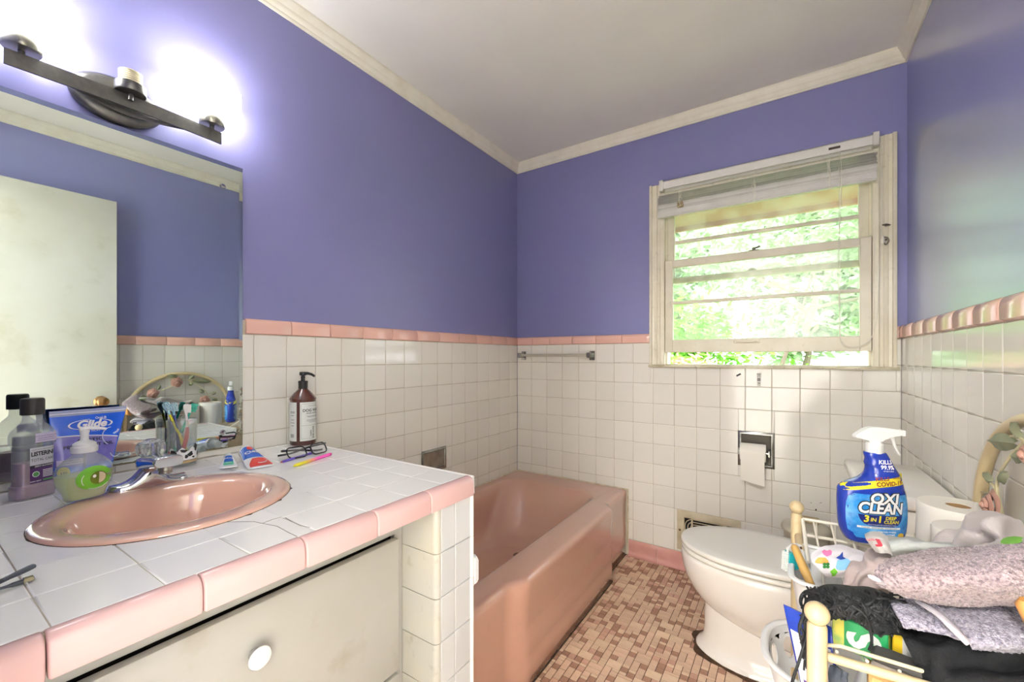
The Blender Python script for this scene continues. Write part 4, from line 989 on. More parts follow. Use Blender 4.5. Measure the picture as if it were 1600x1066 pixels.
white_p = M('white_plastic', (228, 230, 230), rough=.3); black_p = M('black_plastic', (38, 38, 38), rough=.35)
ink_w = M('white_print', (238, 238, 238), rough=.5); ink_b = M('black_print', (34, 34, 36), rough=.6); ink_bl = M('blue_print', (24, 78, 190), rough=.35)
def sym(rows): return [(v, -w, w, t) for v, w, t in rows]
# --- mouthwash
mo = thing('mouthwash_bottle', 'clear mouthwash bottle with purple liquid and a black cap left of the blue pouch', 'bottle', (.098, -2.121, CT))
S = Sil(smoothtab(sym([(0, .030, .018), (.003, .0330, .021), (.027, .0338, .0218), (.034, .0300, .0190), (.070, .0298, .0188), (.111, .0300, .0190), (.118, .0335, .0218), (.141, .0333, .0214), (.156, .0225, .0178), (.164, .0155, .0150), (.170, .0135, .0132), (.181, .0132, .0130)]), 3), (.098, -2.121, CT), math.radians(112), 4.2)
mb = S.build(MB(), 36); obj('bottle', mb, pl, mo, 50)
mb = S.build(MB(), 36, shrink=.0012, v0=.003, v1=.078); obj('liquid', mb, clear('purple_mouthwash', (186, 132, 170), .66, .05), mo, 50)
mb = MB(); pr = [(.0185, .9785), (.0188, .982), (.0188, 1.010), (.0175, 1.0135), (.016, 1.0145), (0, 1.0145)]
mb.lathe(pr, (.098, -2.121, 0), 40, cap=False); mb.lathe([(.0185, .9785), (.012, .9785)], (.098, -2.121, 0), 40, cap=False); obj('cap', mb, M('black_ribbed_cap', (46, 44, 42), rough=.5), mo, 30)
f = S.front(.0005); f2 = S.front(.0009)
mb = MB(); rect_on(mb, -.015, .028, .072, .110, f); obj('label_top', mb, M('silver_label', (206, 208, 214), rough=.35), mo)
mb = MB(); rect_on(mb, -.015, .028, .033, .0655, f); obj('label_purple', mb, M('purple_label', (84, 50, 106), rough=.4), mo)
mb = MB(); rect_on(mb, -.015, .028, .0655, .072, f); obj('label_band', mb, M('dark_label_band', (52, 46, 58), rough=.4), mo)
mb = MB(); rect_on(mb, -.008, .030, .121, .141, f); obj('shoulder_label', mb, M('lilac_label', (206, 198, 224), rough=.4), mo)
mb = MB(); text_on(mb, 'LISTERINE', f2, .0075, .096, .0125, bold=.03, width=.82, spacing=.92); text_on(mb, 'TOTAL CARE', f2, .0065, .083, .0082, width=.82); text_on(mb, 'ANTICAVITY MOUTHWASH', f2, .006, .1055, .0030)
obj('brand_print', mb, ink_b, mo, 0)
mb = MB(); text_on(mb, 'ZERO ALCOHOL', f2, .008, .0688, .0042, bold=.02, shear=.2)
for q in range(5): rect_on(mb, .006, .024, .058-.0035*q, .0595-.0035*q, f2, nu=6, nv=1)
text_on(mb, 'FRESH MINT', f2, -.006, .037, .0034, bold=.02); disc_on(mb, -.0055, .0525, .0062, f2); obj('white_print', mb, ink_w, mo, 0)
mb = MB(); f3 = S.front(.0013); disc_on(mb, -.0055, .0525, .0050, f3); rect_on(mb, .006, .024, .036, .039, f2, nu=6, nv=1); obj('green_print', mb, M('green_print', (92, 160, 92), rough=.5), mo, 0)
mb = MB(); text_on(mb, '24 HR CAVITY PROTECTION', f2, .011, .1345, .0036, width=.85); text_on(mb, '& KILLS BAD BREATH', f2, .011, .130, .0036, width=.85); text_on(mb, 'WITH A LASTING CLEAN', f2, .011, .1255, .0033, width=.85); obj('shoulder_print', mb, M('purple_print', (90, 66, 120), rough=.5), mo, 0)
# --- floss pick pouch
po = thing('floss_pick_pouch', 'glossy blue and purple zip pouch of floss picks standing against the mirror', 'pouch', (.05, -2.03, CT))
rows = smoothtab([(0, .004, .092, .012), (.006, .001, .098, .019), (.035, -.001, .106, .021), (.075, -.001, .114, .015), (.12, -.002, .124, .008), (.150, -.002, .131, .0035), (.163, -.002, .134, .0016), (.180, -.002, .137, .0011)], 3)
S = Sil(rows, (.052, -2.086, CT), math.radians(92), 3.0, tilt=math.radians(-3)); mb = S.build(MB(), 40)
pblue = M('pouch_blue', (28, 96, 222), rough=.16, coat=.5, bump=(28, .25)); obj('pouch', mb, pblue, po, 60)
f = S.front(.0006); f2 = S.front(.0012); f3 = S.front(.0017)
def rowrect(mb, v0, v1, fn, m0=.003, wave=0.0, nu=14, nv=6):
    g = []
    for i in range(nu+1):
        s = i/nu; r_ = []
        for j in range(nv+1):
            v = lerp(v0, v1-wave*math.sin(PI*s)*0-wave*s*s, j/nv); L, R_, T = interp(S.rows, v); r_.append(fn(lerp(L+m0, R_-m0, s), v))
        g.append(r_)
    mb.grid(g); return mb
mb = rowrect(MB(), .166, .180, f, .0); obj('zip_strip', mb, clear('zip_plastic', (226, 232, 240), .55), po)
mb = rowrect(MB(), .171, .1732, f2, .0); obj('zip_line', mb, ink_w, po)
purp = M('pouch_purple', (112, 104, 190), rough=.2, coat=.4, var=(18, .7, (168, 164, 222)))
mb = rowrect(MB(), .046, .119, f, .004, .014); obj('purple_panel', mb, purp, po)
mb = MB(); g = []
for i in range(13): s = i/12; v = .119-.014*s*s; L, R_, T = interp(S.rows, v); g.append([f2(lerp(L+.004, R_-.004, s), v+d) for d in (-.0012, .0012)])
mb.grid(g); text_on(mb, 'Glide', f2, .068, .142, .025, bold=.045, shear=.3); text_on(mb, 'Oral-B', f2, .086, .156, .0075, bold=.03); text_on(mb, 'FLOSS PICKS', f2, .066, .1255, .0055, bold=.02, spacing=1.15)
for a0, a1, rx, ry in ((.5*PI, 1.5*PI, .038, .0125), (-.2*PI, .35*PI, .041, .0125)):
    g = []
    for k in range(15): a = lerp(a0, a1, k/14); g.append([f2(.066+rx*q*math.cos(a), .142+ry*q*math.sin(a)) for q in (.93, 1.02)])
    mb.grid(g)
obj('white_print', mb, ink_w, po, 0)
mb = MB(); text_on(mb, 'ARCTIC', f2, .064, .1045, .0098, bold=.04, width=1.25, spacing=1.1); text_on(mb, 'PEPPERMINT OIL', f2, .062, .0915, .0100, bold=.04, width=1.15, spacing=1.05); obj('flavour_print', mb, M('navy_print', (18, 14, 56), rough=.5), po, 0)
mb = MB(); rect_on(mb, .006, .055, .051, .064, f2); obj('white_band', mb, M('lilac_label', (206, 198, 224)), po)
mb = MB(); text_on(mb, 'PEPPERMINT OIL', f3, .03, .061, .004, bold=.01); text_on(mb, 'CLEANS & REFRESHES', f3, .03, .056, .0036); obj('band_print', mb, ink_b, po, 0)
mb = MB(); disc_on(mb, .0165, .036, .0105, f2, sy=1.15); obj('yellow_dot', mb, M('yellow_print', (222, 206, 48), rough=.4), po)
mb = MB(); text_on(mb, '150', f3, .0165, .034, .0075, bold=.03); text_on(mb, '150 CT', f3, .0165, .0415, .0034); obj('count_print', mb, ink_b, po, 0)
mb = MB()
for c0, r_, a0, a1, m_ in (((.104, .108), .022, 1.6, 4.2, 0), ((.112, .07), .016, 3.4, 5.6, 1)):
    mb.tube([f2(c0[0]+r_*.8*math.cos(lerp(a0, a1, k/10)), c0[1]+r_*math.sin(lerp(a0, a1, k/10))) for k in range(11)], .0011, n=5)
mb.tube([f2(.108, .113), f2(.116, .118), f2(.118, .123)], .0022, n=6); obj('floss_pick_print', mb, M('pale_blue_print', (206, 214, 240), rough=.4), po)
# --- hand soap
so = thing('hand_soap_bottle', 'clear pump bottle of pale green hand soap standing on the rim of the sink', 'bottle', (.236, -2.066, .804))
SZ = .8042
S = Sil(smoothtab(sym([(0, .029, .016), (.003, .0320, .0195), (.013, .0345, .0215), (.031, .0425, .0265), (.052, .0465, .0290), (.067, .0445, .0275), (.082, .0335, .0225), (.092, .0215, .0170), (.097, .0175, .0155), (.101, .0172, .0155)]), 4), (.236, -2.066, SZ), math.radians(97), 2.3)
mb = S.build(MB(), 40); obj('bottle', mb, pl, so, 60)
mb = S.build(MB(), 40, shrink=.0014, v0=.003, v1=.054); obj('liquid', mb, clear('green_soap', (212, 232, 130), .55, .05), so, 60)
f = S.front(.0006); f2 = S.front(.0011); f3 = S.front(.0016)
gl1 = M('leaf_green_label', (122, 196, 62), rough=.4, var=(40, .6, (90, 172, 48)))
mb = MB(); disc_on(mb, .007, .046, .029, f, n=28, rings=6, sy=.85, a0=.2); obj('label', mb, gl1, so)
mb = MB(); disc_on(mb, .013, .045, .0138, f2); obj('fruit_print', mb, M('olive_print', (112, 128, 40), rough=.4, var=(70, .7, (86, 104, 24))), so)
mb = MB(); disc_on(mb, .0135, .045, .0118, f3, a0=-PI/2, a1=PI/2); obj('cream_print', mb, M('cream_print', (230, 220, 190), rough=.5, var=(60, .5, (200, 178, 136))), so)
mb = MB()
for r_, a0, a1 in ((.0235, 2.6, 3.7), (.0255, 4.2, 5.6)): mb.tube([f2(.010+r_*math.cos(lerp(a0, a1, k/10)), .044+r_*.85*math.sin(lerp(a0, a1, k/10))) for k in range(11)], .0007, n=4)
obj('white_print', mb, ink_w, so); mb = MB(); disc_on(mb, .006, .0495, .0028, f3, sy=1.2); obj('fruit_highlight', mb, ink_w, so)
c = (.236, -2.066)
mb = MB(); mb.lathe([(.0205, SZ+.0990), (.0212, SZ+.1020), (.0212, SZ+.1105), (.0185, SZ+.1125), (.0185, SZ+.1170), (.014, SZ+.1205), (.0075, SZ+.1235), (.0065, SZ+.1280)], (*c, 0), 36); obj('collar', mb, white_p, so, 35)
mb = MB(); mb.lathe([(.0062, SZ+.1235), (.0070, SZ+.1375), (.0085, SZ+.1465), (.0085, SZ+.1505)], (*c, 0), 20)
mb.tube([(c[0], c[1]-.006, SZ+.1480), (c[0]+.004, c[1]+.008, SZ+.1490), (c[0]+.010, c[1]+.024, SZ+.1465), (c[0]+.012, c[1]+.032, SZ+.1440)], [.0075, .0065, .0052, .0045], n=12, flat=(.62, 1)); obj('pump_head', mb, white_p, so, 50)
mb = MB(); mb.cyl((*c, SZ+.01), (*c, SZ+.0990), .0022, n=8); obj('dip_tube', mb, pl, so)
# --- tumbler with toothbrushes
TC = (.050, -1.833); cu = thing('tumbler', 'clear tumbler with a black and white cow pattern holding toothbrushes behind the faucet', 'tumbler', (*TC, CT))
mb = MB(); mb.lathe([(.030, CT), (.0320, CT+.002), (.0355, CT+.128), (.0352, CT+.131), (.0340, CT+.131), (.0335, CT+.128), (.0302, CT+.007), (.001, CT+.006)], (*TC, 0), 44); obj('glass', mb, glass_c, cu, 50)
def cyl_fn(c, r, a0, off=0.0): return lambda u, v: (c[0]+(r+off)*math.cos(a0+u/r), c[1]+(r+off)*math.sin(a0+u/r), v)
fc = cyl_fn(TC, .0333, math.radians(-20), .0008)
mb = MB(); rr = random.Random(3)
rect_on(mb, -.055, .055, CT+.012, CT+.018, fc, nu=24, nv=1); obj('tan_print', mb, M('tan_print', (196, 166, 120), rough=.5), cu)
mb = MB(); patch = [(-.05, .05), (.05, .045)]
g = [[fc(lerp(-.03, .052, i/16), CT+.02+j*(.030+.006*math.sin(i*1.3))/4) for j in range(5)] for i in range(17)]; mb.grid(g); obj('white_print', mb, ink_w, cu)
mb = MB(); fc2 = cyl_fn(TC, .0333, math.radians(-20), .0014)
for u, v, r_, sy in ((-.020, .042, .008, 1.2), (.004, .046, .0075, .6), (.020, .036, .007, .9), (.036, .052, .006, 1.5), (.047, .034, .005, 1.3), (.028, .026, .004, .7), (.010, .030, .004, 1.1)):
    ol = [(u+r_*(1+.3*math.sin(3*a+u*200))*math.cos(a), CT+v+r_*sy*(1+.25*math.cos(2*a+v*300))*math.sin(a)) for a in [2*PI*k/14 for k in range(14)]]
    patch_on(mb, ol, fc2)
obj('cow_spots', mb, ink_b, cu, 0)
mb = MB(); patch_on(mb, [(-.036, CT+.028), (-.024, CT+.024), (-.022, CT+.040), (-.030, CT+.046), (-.038, CT+.040)], fc2); obj('red_print', mb, M('red_print', (188, 54, 40), rough=.5), cu, 0)
def brush(label, p0, p1, hcol, gcol, headcol, bcol, bend=.008, grip=(.12, .5), face=(1, .3), r=.0042):
    p0, p1 = Vector(p0), Vector(p1); d = (p1-p0).normalized(); s = Vector((face[0], face[1], 0)); s = (s-d*s.dot(d)).normalized(); sd_ = d.cross(s); Lh = (p1-p0).length
    t = thing('toothbrush', label, 'toothbrush', p0, group=None)
    def at(q): return p0+d*Lh*q+s*bend*math.sin(q*PI*1.3)
    mb = MB(); mb.tube([at(q/20*.80) for q in range(21)], [r*(.75+.35*math.sin(min(1, q/15)*PI)) for q in range(21)], n=10); obj('handle', mb, M('brush_'+hcol[0], hcol[1], rough=.25), t, 60)
    mb = MB(); mb.tube([at(lerp(grip[0], grip[1], q/10))+s*.0007 for q in range(11)], [r*(.9+.45*math.sin(q/10*PI)) for q in range(11)], n=10); obj('grip', mb, M('brush_'+gcol[0], gcol[1], rough=.5), t, 60)
    mb = MB(); mb.tube([at(.80), at(.86), at(.93), at(.985), at(1.0)], [r*.6, r*.9, r*1.8, r*1.7, r*.8], n=10, flat=(.45, 1)); obj('head', mb, M('brush_'+headcol[0], headcol[1], rough=.25), t, 60)
    mb = MB(); rr = random.Random(int(p0.x*1e5))
    for i in range(7):
        for j in range(3):
            b0 = at(lerp(.87, .99, i/6))+sd_*(j-1)*.0043; mb.tube([b0, b0+s*(.0105+rr.uniform(-.0012, .0012))+sd_*rr.uniform(-.001, .001)], .0017, n=5)
    b = obj('bristles', mb, M('brush_'+bcol[0], bcol[1], rough=.7), t); b['kind'] = 'stuff'
    return t
zb = CT+.0075
brush('yellow handled toothbrush with a pale blue head, leftmost in the tumbler', (.060, -1.820, zb), (.030, -1.866, zb+.172), ('yellow', (222, 212, 40)), ('yellow2', (206, 190, 34)), ('clearblue', (170, 214, 226)), ('paleblue', (196, 228, 240)), .004, (.05, .5))
brush('dark blue toothbrush with a pale blue head beside the yellow one', (.054, -1.838, zb), (.036, -1.850, zb+.170), ('navy', (60, 64, 132)), ('navy2', (44, 48, 104)), ('clearblue2', (150, 204, 222)), ('paleblue2', (206, 234, 242)), .003, (.05, .5))
brush('red and white toothbrush leaning at the front of the tumbler', (.058, -1.852, zb), (.060, -1.818, zb+.165), ('white', (236, 230, 226)), ('red', (208, 56, 62)), ('white2', (236, 236, 234)), ('white3', (238, 238, 236)), .010, (.08, .62), (.3, 1))
brush('teal green toothbrush, rightmost in the tumbler', (.046, -1.856, zb), (.044, -1.806, zb+.166), ('teal', (40, 176, 150)), ('white4', (226, 236, 232)), ('teal2', (52, 196, 168)), ('mint', (90, 206, 180)), -.006, (.25, .5), (.9, .5))
# --- toothpaste
def tube_body(mb, c0, c1, r0, w1, t1, n=24, m=12, lift=0.0, mi=0):
    """squeezed tube: round at the cap end c0, flat crimp at c1; returns surface fn(u along 0..1, v across -1..1) of its top"""
    c0, c1 = Vector(c0), Vector(c1); d = (c1-c0); L_ = d.length; d.normalize(); sd_ = Vector((-d.y, d.x, 0)).normalized(); up = sd_.cross(d)*-1
    if up.z < 0: up = -up
    def sec(q): e = q*q*(3-2*q); return lerp(r0, w1, e**.8), lerp(r0, t1, e**.9)
    def pt(q, a): w, t = sec(q); return c0+d*L_*q+sd_*w*math.cos(a)+up*t*math.sin(a)
    vs = mb.grid([[pt(q/m, 2*PI*k/n) for k in range(n)] for q in range(m+1)], cv=True, mi=mi); mb.face(vs[0]); mb.face(list(reversed(vs[-1])))
    def top(u, v, off=.0005): w, t = sec(u); v = max(-.99, min(.99, v)); return c0+d*L_*u+sd_*w*v+up*(t*(1-v*v)**.5+off)
    return top
tpw = M('white_tube_plastic', (232, 234, 236), rough=.25, bump=(30, .2))
tt = thing('toothpaste_tube', 'squeezed toothpaste tube with blue and red print lying right of the sink', 'tube', (.20, -1.70, CT))
mb = MB(); fT = tube_body(mb, (.122, -1.697, CT+.0205), (.270, -1.724, CT+.0040), .0200, .0320, .0022); obj('tube', mb, tpw, tt, 60)
T2 = lambda u, v: fT(u, v, .0006); T3 = lambda u, v: fT(u, v, .0012)
mb = MB(); rect_on(mb, .06, .56, -.96, .96, T2, nu=10, nv=12); obj('blue_field', mb, M('toothpaste_blue', (28, 92, 196), rough=.2), tt)
mb = MB(); g = [[T2(lerp(.60, .97, i/8), lerp(-.8+.9*(1-i/8)**2*.6, .97, j/8)) for j in range(9)] for i in range(9)]; mb.grid(g); obj('red_field', mb, M('toothpaste_red', (206, 40, 40), rough=.2), tt)
mb = MB(); Tw = lambda u, v: T3(.34+v*4.2, u*22)
text_on(mb, 'Crest', Tw, .005, .0, .034, bold=.03, shear=.15); obj('brand_print', mb, ink_w, tt, 0); mb = MB()
for k in range(10): a = -.6+1.7*k/9; mb.tube([T3(.72+.12*math.cos(a), .25+.5*math.sin(a)), T3(.72+.13*math.cos(a+.15), .25+.52*math.sin(a+.15))], .0012, n=4)
obj('swoosh_print', mb, ink_w, tt, 0)
mb = MB(); g = [[T3(.16+.09*q*math.cos(2*PI*k/16), .1+.35*q*math.sin(2*PI*k/16)) for q in (.01, .5, 1)] for k in range(17)]; mb.grid(g); obj('red_dot', mb, M('toothpaste_red', (206, 40, 40)), tt)
mb = MB(); mb.tube([(.1215, -1.6969, CT+.0205), (.094, -1.692, CT+.020)], [.0135, .0115], n=20); obj('cap', mb, white_p, tt, 40)
st_ = thing('sample_tube', 'tiny white toothpaste sample tube with a blue and green label by the sink edge', 'tube', (.19, -1.76, CT))
mb = MB(); fT = tube_body(mb, (.120, -1.744, CT+.0135), (.226, -1.788, CT+.0105), .0125, .0215, .0018); obj('tube', mb, tpw, st_, 60)
T2 = lambda u, v: fT(u, v, .0005)
mb = MB(); rect_on(mb, .2, .62, -.55, .6, T2, nu=6, nv=6); obj('blue_field', mb, M('toothpaste_blue', (28, 92, 196)), st_)
mb = MB(); rect_on(mb, .62, .86, -.55, .6, T2, nu=4, nv=6); obj('green_field', mb, M('mint_field', (66, 190, 150), rough=.3), st_)
mb = MB(); Tw = lambda u, v: fT(.4+v*6, -u*30, .001); text_on(mb, 'Crest', Tw, 0, 0, .022, bold=.02); obj('brand_print', mb, ink_w, st_, 0); mb = MB(); rect_on(mb, .69, .72, -.3, .4, lambda u, v: fT(u, v, .001), nu=2, nv=4); obj('white_stripe', mb, ink_w, st_, 0)
mb = MB(); mb.tube([(.1195, -1.7438, CT+.0135), (.098, -1.735, CT+.0125)], [.0090, .0100], n=18); obj('cap', mb, white_p, st_, 40)
# --- dog shampoo
DC = (.052, -1.480); dg_ = thing('shampoo_bottle', 'brown pump bottle of dog wash with a white label at the end of the counter', 'bottle', (*DC, CT))
amber = M('amber_plastic', (78, 38, 30), rough=.12, coat=.6)
pr = [(.036, CT), (.0405, CT+.0025), (.042, CT+.006), (.042, CT+.155), (.0435, CT+.159), (.0435, CT+.163), (.041, CT+.166), (.030, CT+.180), (.018, CT+.192), (.0145, CT+.196), (.0145, CT+.2)]
mb = MB(); mb.lathe(pr, (*DC, 0), 44); obj('bottle', mb, amber, dg_, 35)
va = math.atan2(CY-DC[1], CX-DC[0])      # direction towards the room
fl_ = cyl_fn(DC, .042, va, .0006); fl2 = cyl_fn(DC, .042, va, .0011); r_ = .042
mb = MB(); rect_on(mb, math.radians(-13)*r_, math.radians(155)*r_, CT+.017, CT+.151, fl_, nu=40, nv=2); obj('label', mb, M('off_white_label', (214, 218, 212), rough=.5), dg_, 60)
mb = MB(); rect_on(mb, math.radians(-175)*r_, math.radians(-28)*r_, CT+.017, CT+.151, fl_, nu=40, nv=2); obj('rear_label', mb, M('off_white_label', (214, 218, 212)), dg_, 60)
mb = MB(); uc = math.radians(46)*r_
text_on(mb, 'DOG WASH', fl2, uc, CT+.122, .0135, bold=.025, width=.95); text_on(mb, 'ODOR CONTROL', fl2, uc, CT+.112, .0060, bold=.02); text_on(mb, 'THE SCENTED BATH', fl2, uc, CT+.138, .0038)
for v, w in ((.102, .046), (.099, .040), (.089, .046), (.085, .046), (.081, .030)): rect_on(mb, uc-w/2, uc+w/2, CT+v, CT+v+.0009, fl2, nu=10, nv=1)
text_on(mb, 'FOR DOGS', fl2, uc+.002, CT+.045, .0085, rot=PI/2, bold=.03); text_on(mb, 'CLEAN', fl2, uc-.008, CT+.042, .007, rot=PI/2, bold=.03)
for u in (-.0055, .026*2): rect_on(mb, u, u+.0006, CT+.025, CT+.145, fl2, nu=1, nv=2)
rect_on(mb, -.0055, .052, CT+.145, CT+.1456, fl2, nu=20, nv=1); rect_on(mb, -.0055, .052, CT+.025, CT+.0256, fl2, nu=20, nv=1); rect_on(mb, -.0055, .052, CT+.070, CT+.0706, fl2, nu=20, nv=1)
ub = math.radians(-50)*r_
for v, w in ((.118, .02), (.114, .02), (.105, .012), (.09, .016), (.08, .018), (.070, .012)): rect_on(mb, ub-w/2, ub+w/2, CT+v, CT+v+.0014, fl2, nu=5, nv=1)
for q in range(6): rect_on(mb, ub-.008+.0026*q, ub-.0068+.0026*q, CT+.03, CT+.042, fl2, nu=1, nv=1)
obj('label_print', mb, ink_b, dg_, 0)
mb = MB(); mb.lathe([(.0150, CT+.196), (.0155, CT+.198), (.0155, CT+.216), (.0160, CT+.217), (.0160, CT+.2225), (.014, CT+.2235), (.0065, CT+.2245), (.0062, CT+.234), (.0072, CT+.235), (.0072, CT+.2385), (.0055, CT+.239), (.0055, CT+.244)], (*DC, 0), 30); obj('pump_collar', mb, black_p, dg_, 35)
mb = MB(); dr_ = Vector((.8334, .5526, 0)); c0 = Vector((*DC, CT+.2485)); mb.lathe([(.0105, CT+.243), (.0115, CT+.2445), (.0115, CT+.253), (.0100, CT+.255), (0, CT+.2555)], (*DC, 0), 24, cap=False)
mb.tube([c0+dr_*.002, c0+dr_*.016+Vector((0,0,.0015)), c0+dr_*.030+Vector((0,0,-.002)), c0+dr_*.041+Vector((0,0,-.009))], [.0058, .0052, .0046, .0042], n=12); obj('pump_spout', mb, black_p, dg_, 45)
# --- eyeglasses, pens
gp = thing('eyeglasses', 'black rectangular eyeglasses lying folded on the counter over a purple pen', 'glasses', (.24, -1.587, CT))
blk = M('black_acetate', (22, 22, 24), rough=.2, coat=.5)
g0 = Vector((.246, -1.571, CT+.0035)); tilt = math.radians(52)
def gpt(y, h): return g0+Vector((-math.cos(tilt)*h*1.0, y, math.sin(tilt)*h))+Vector((.006-abs(y)**2*2.0, 0, 0))
mb = MB()
for sgn in (-1, 1):
    o = rrect(-.0265, .0265, .000, .036, .012, 5); mb.tube([gpt(sgn*.0355+x, y) for x, y in o], .0021, n=8, closed=True, flat=(1.35, .9))
mb.tube([gpt(-.010, .025), gpt(0, .029), gpt(.010, .025)], .0022, n=8); 
for sgn in (-1, 1): mb.tube([gpt(sgn*.060, .028), gpt(sgn*.068, .029)+Vector((-.003, 0, 0)), gpt(sgn*.0695, .028)+Vector((-.010, 0, -.001))], .003, n=8)
obj('frame', mb, blk, gp, 60)
for sgn in (-1, 1):
    a = gpt(sgn*.0685, .028)+Vector((-.011, 0, -.002)); e = Vector((.210-.006*sgn, -1.571-sgn*.055, CT+.004+(.004 if sgn > 0 else 0)))
    mb = MB(); mb.tube(curve_pts([a, lerp(a, e, .4)+Vector((-.004, 0, .002)), lerp(a, e, .8), e+Vector((-.008, 0, 0)), e+Vector((-.012, -sgn*.014, -.0008))], 5), .0022, n=8, flat=(1.4, .8)); obj('temple', mb, blk, gp, 60)
    mb = MB(); o = rrect(-.0255, .0255, .001, .035, .0115, 5); mb.prism(o, lambda x, y, d: gpt(sgn*.0355+x, y)+Vector((d, 0, d)), -.0004, .0004); obj('lens', mb, clear('lens_glass', (240, 244, 246), .03), gp, 40)
def penmat(name, stops, axis_len):
    m = bpy.data.materials.new(name); m.use_nodes = True; nt = m.node_tree; N = nt.nodes; tc = N.new('ShaderNodeTexCoord'); sx = N.new('ShaderNodeSeparateXYZ'); nt.links.new(tc.outputs['Generated'], sx.inputs[0])
    rp = N.new('ShaderNodeValToRGB'); nt.links.new(sx.outputs['Y'], rp.inputs[0]); e = rp.color_ramp.elements
    while len(e) < len(stops): e.new(.5)
    for q, (p_, c) in zip(e, stops): q.position = p_; q.color = (*col(c), 1)
    nt.links.new(rp.outputs[0], N['Principled BSDF'].inputs['Base Color']); N['Principled BSDF'].inputs['Roughness'].default_value = .3; return m
def pen(name, label, a, b, mats, r):
    a, b = Vector(a), Vector(b); t = thing(name, label, 'pen', a); d = (b-a).normalized()
    mb = MB(); mb.tube([a+d*.006, a+d*.012, a+d*.03, b-d*.018, b-d*.012], [r*.7, r, r*1.04, r*1.04, r], n=14); obj('barrel', mb, mats[0], t, 40)
    mb = MB(); mb.tube([a, a+d*.006], [r*.35, r*.7], n=12); obj('tip', mb, mats[1], t, 40)
    mb = MB(); mb.tube([b-d*.012, b-d*.003, b], [r*1.12, r*.95, r*.6], n=14); obj('end_cap', mb, mats[2], t, 40); return t
yp = penmat('pink_yellow_pen', [(0, (226, 222, 40)), (.28, (230, 214, 60)), (.48, (240, 150, 130)), (.62, (238, 96, 176)), (1, (236, 84, 178))], .15)
pen('ballpoint_pen', 'yellow to pink two colour pen lying in front of the eyeglasses', (.338, -1.672, CT+.0048), (.2925, -1.527, CT+.0048), [yp, M('pen_yellow', (220, 212, 50), rough=.4), M('pen_pink', (224, 70, 160), rough=.4)], .0046)
pen('ballpoint_pen', 'purple pen with a dark red end lying under the eyeglasses', (.262, -1.668, CT+.0036), (.222, -1.545, CT+.0036), [M('pen_purple', (104, 84, 190), rough=.3), M('pen_darkred', (150, 60, 62), rough=.4), M('pen_purple2', (90, 70, 160), rough=.4)], .0034)
# --- charging cable at the left edge
cc = thing('charging_cable', 'short dark grey charging cable with a metal plug at the left counter edge', 'cable', (.60, -2.21, CT))
rub = M('dark_grey_rubber', (70, 76, 84), rough=.4)
a, b = atz(-6, 912, CT+.014), atz(54, 884, CT+.017); d = (b-a)
mb = MB(); mb.tube([a, a+d*.15, a+d*.3, a+d*.5, a+d*.85, b-d*.03, b], [.0022, .0026, .0034, .0042, .0044, .0040, .0028], n=14, flat=(.8, 1.1))
for k in range(5): q = a+d*(.04+.055*k); mb.tube([q, q+d*.025], .0036, n=12, flat=(.8, 1.1))
obj('plug_grip', mb, rub, cc, 45)
a2, b2 = atz(-6, 922, CT+.0035), atz(36, 909, CT+.004); d2 = b2-a2
mb = MB(); mb.tube([a2, a2+d2*.4, a2+d2*.6, b2], [.0018, .0020, .0030, .0032], n=12); obj('lower_grip', mb, rub, cc, 45)
dn = d2.normalized(); sdv = Vector((-dn.y, dn.x, 0)); m_ = Matrix.Translation(b2+Vector((0, 0, .0015))) @ Matrix((( dn.x, sdv.x, 0, 0), (dn.y, sdv.y, 0, 0), (0, 0, 1, 0), (0, 0, 0, 1)))
mb = MB(); mb.box((0, -.0042, -.0026), (.0095, .0042, .0026), .0006, mat=m_); obj('metal_plug', mb, M('plug_metal', (176, 168, 140), rough=.25, metal=.9), cc, 30)
mb = MB(); mb.box((.0092, -.0031, -.0015), (.0098, .0031, .0015), mat=m_); obj('plug_opening', mb, M('plug_dark', (54, 48, 30), rough=.5), cc, 0)
mb = MB(); mb.tube(curve_pts([a, a-d*.5+Vector((0, 0, -.004)), a-d*1.1+Vector((.02, 0, -.010)), a2-d2*1.6+Vector((.03, -.01, -.001)), a2-d2*.9, a2], 5), .0017, n=8); obj('cord', mb, rub, cc, 60)
# ================================================================== TOILET
por = M('white_porcelain', (226, 223, 216), rough=.10, coat=.4, var=(3, .25, (208, 200, 188)))
seatm = M('white_toilet_lid', (224, 222, 214), rough=.18)
TY = -.545
toi = thing('toilet', 'white toilet with closed lid between the window wall and the cluttered stand', 'toilet', (1.45, TY, 0))
def egg(x0, x1, hw, z, n=56, p=2.0):
    """elongated bowl outline: x0 front tip, x1 back"""
    o = []; xm = lerp(x0, x1, .52)
    for k in range(n):
        t = 2*PI*k/n; c, s = math.cos(t), math.sin(t)
        if c < 0: x = xm+(xm-x0)*c*1.0
        else: x = xm+(x1-xm)*(c**.62)
        w = hw*(abs(s)**(.96 if c < 0 else .72))*math.copysign(1, s); o.append((x, TY+w, z))
    return o
mb = MB()
rows = [(1.150, 1.62, .150, .366, 0), (1.138, 1.635, .168, .366, 0), (1.132, 1.640, .174, .360, 0), (1.131, 1.642, .175, .345, 0), (1.135, 1.640, .173, .315, 0), (1.146, 1.63, .164, .275, .03), (1.164, 1.615, .149, .240, .08), (1.182, 1.60, .131, .213, .14), (1.200, 1.59, .112, .193, .19), (1.215, 1.58, .094, .180, .22), (1.235, 1.56, .070, .174, .22)]
def tl(r): return [(x, y, z-r[4]*max(0, x-r[0])) for x, y, z in egg(*r[:4])]
vs = mb.grid([tl(r) for r in rows], cv=True); mb.face(vs[0]); mb.face(list(reversed(vs[-1]))); obj('bowl', mb, por, toi, 60)
